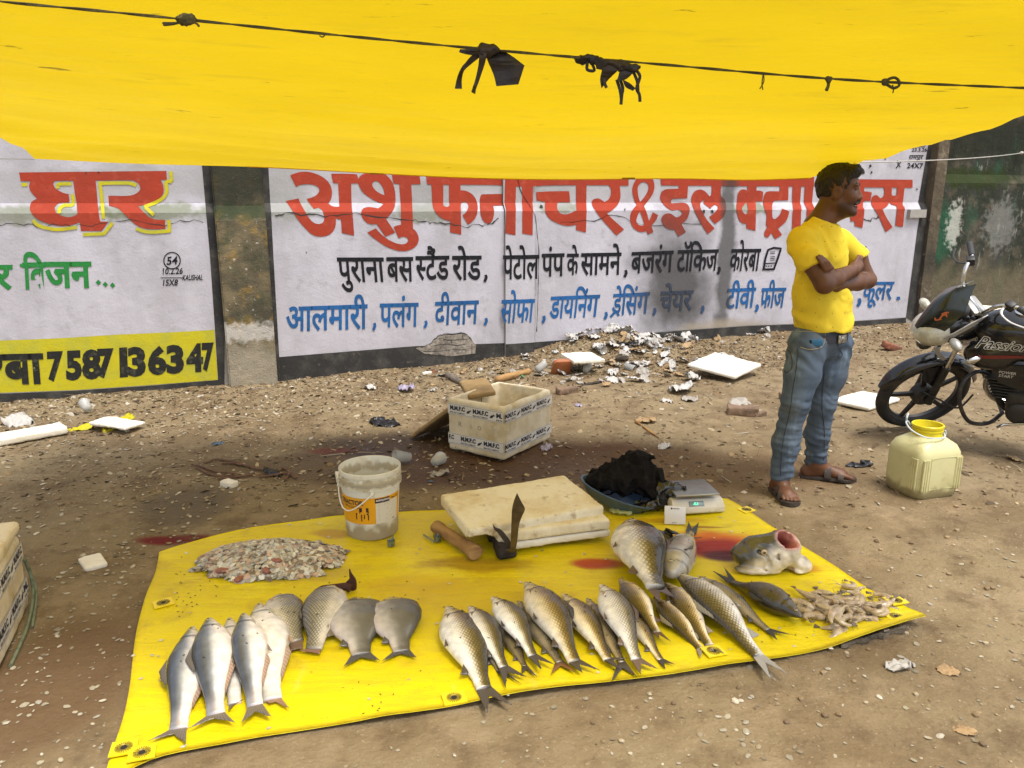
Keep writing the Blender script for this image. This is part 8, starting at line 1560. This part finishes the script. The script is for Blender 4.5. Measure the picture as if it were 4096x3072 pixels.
Vh, Fh, Ch = flakes(3600, gplace(heapside), lambda r: r.choice((.010, .014, .02)) * r.uniform(.7, 1.3), leafc[:4] + leafc[5:7] + leafc[8:], random.Random(21), tilt=.6, ecc=(.2, .7), sides=(4, 6), lift=.006)
V, F, Cc = flakes(8500, gplace(nearwall), lambda r: r.choice((.008, .012, .016, .022)) * r.uniform(.7, 1.3), leafc, random.Random(1), tilt=.55, ecc=(.25, .8), sides=(4, 6), lift=.004); b0 = len(V); V += Vh; F += [tuple(b0 + i for i in f) for f in Fh]; Cc += Ch; stuff('dry_leaf_litter', 'dry brown leaves and chips strewn along the foot of the walls', V, F, Cc)
scc = [(.33, .26, .155), (.28, .21, .12), (.38, .31, .20), (.24, .18, .10), (.45, .39, .29)]
V, F, Cc = flakes(4200, gplace(left), lambda r: .004 + .014 * r.random() ** 1.8, scc, random.Random(2), tilt=.16, ecc=(.5, .95), lift=.0025); V2, F2, C2 = flakes(1150, gplace(fore), lambda r: r.choice((.004, .006, .008, .011)) * r.uniform(.8, 1.3), [(.31, .27, .19), (.37, .33, .24), (.26, .21, .14), (.44, .40, .32)], random.Random(3), tilt=.12, ecc=(.5, .95), sides=(5, 8), lift=.002)
b0 = len(V); V += V2; F += [tuple(b0 + i for i in f) for f in F2]; Cc += C2; stuff('scattered_fish_scales', 'pale dried fish scales scattered over the earth', V, F, Cc, m_scl if False else m_litter)
V, F, Cc = flakes(7000, gplace(back), lambda r: r.choice((.005, .007, .009, .012, .017, .024)) * r.uniform(.7, 1.3), leafc + scc[:4] + leafc[3:7], random.Random(4), tilt=.3, ecc=(.25, .85), sides=(4, 6), lift=.003); stuff('earth_litter', 'small chips and leaf bits on the earth around the man and the boxes', V, F, Cc)
V, F, Cc = [], [], []; r = random.Random(6); ico = [(0, 0, 1)] + [(.89 * math.cos(a), .89 * math.sin(a), .45) for a in np.arange(5) * 1.2566] + [(.89 * math.cos(a + .628), .89 * math.sin(a + .628), -.45) for a in np.arange(5) * 1.2566] + [(0, 0, -1)]
icf = [(0, 1 + i, 1 + (i + 1) % 5) for i in range(5)] + [(1 + i, 6 + i, 1 + (i + 1) % 5) for i in range(5)] + [(1 + (i + 1) % 5, 6 + i, 6 + (i + 1) % 5) for i in range(5)] + [(11, 6 + (i + 1) % 5, 6 + i) for i in range(5)]
for i in range(2600):
    x, y = (r.uniform(.2, 3.2), r.uniform(1.3, 4.6)) if r.random() < .62 else (r.uniform(-4, 5), r.uniform(1.3, 8))
    if not clear(x, y): continue
    s_ = .0022 * (1 / max(.06, r.random())) ** .62; s_ = min(s_, .013); c = r.choice([(.30, .22, .13), (.22, .155, .085), (.38, .31, .21), (.16, .11, .065)]); b0 = len(V); z = gz1(x, y)
    for q in ico: k = r.uniform(.75, 1.2); V.append(Vector((x + q[0] * s_ * k, y + q[1] * s_ * k, z + q[2] * s_ * .7 * k + s_ * .3))); Cc.append((*c, 1))
    F += [tuple(b0 + k for k in f) for f in icf]
stuff('pebbles', 'small stones and clods on the bare earth', V, F, Cc)
V, F, Cc = [], [], []; r = random.Random(8); mb = MB()
for i in range(260):
    x, y = nearwall(r) if r.random() < .7 else back(r); a = r.uniform(0, 6.28); L = r.uniform(.05, .22); z = gz1(x, y); d = Vector((math.cos(a), math.sin(a), r.uniform(-.08, .18))); p = Vector((x, y, z + .008)); n0 = len(mb.V); mb.tube([p, p + d * L * .5 + Vector((r.uniform(-.01, .01), r.uniform(-.01, .01), 0)), p + d * L], [.0026, .0024, .0012], 4); Cc += [(*r.choice(leafc), 1)] * (len(mb.V) - n0)
stuff('twigs', 'thin dry twigs and stalks strewn near the walls', mb.V, mb.F, Cc)
# stray scales on the sheet
def onsheet(r):
    s_, t_ = r.random(), r.random(); p = top[int(s_ * (MU - 1))].lerp(bot[int(s_ * (MU - 1))], t_); return Vector((p.x, p.y, MZ(p.x, p.y) + .002)), (0, 0)
V, F, Cc = flakes(150, onsheet, lambda r: r.uniform(.004, .011), [(.62, .58, .40), (.55, .50, .30), (.66, .64, .52)], random.Random(9), tilt=.08, lift=.001); stuff('loose_scales', 'stray fish scales stuck to the yellow sheet', V, F, Cc, m_scl)
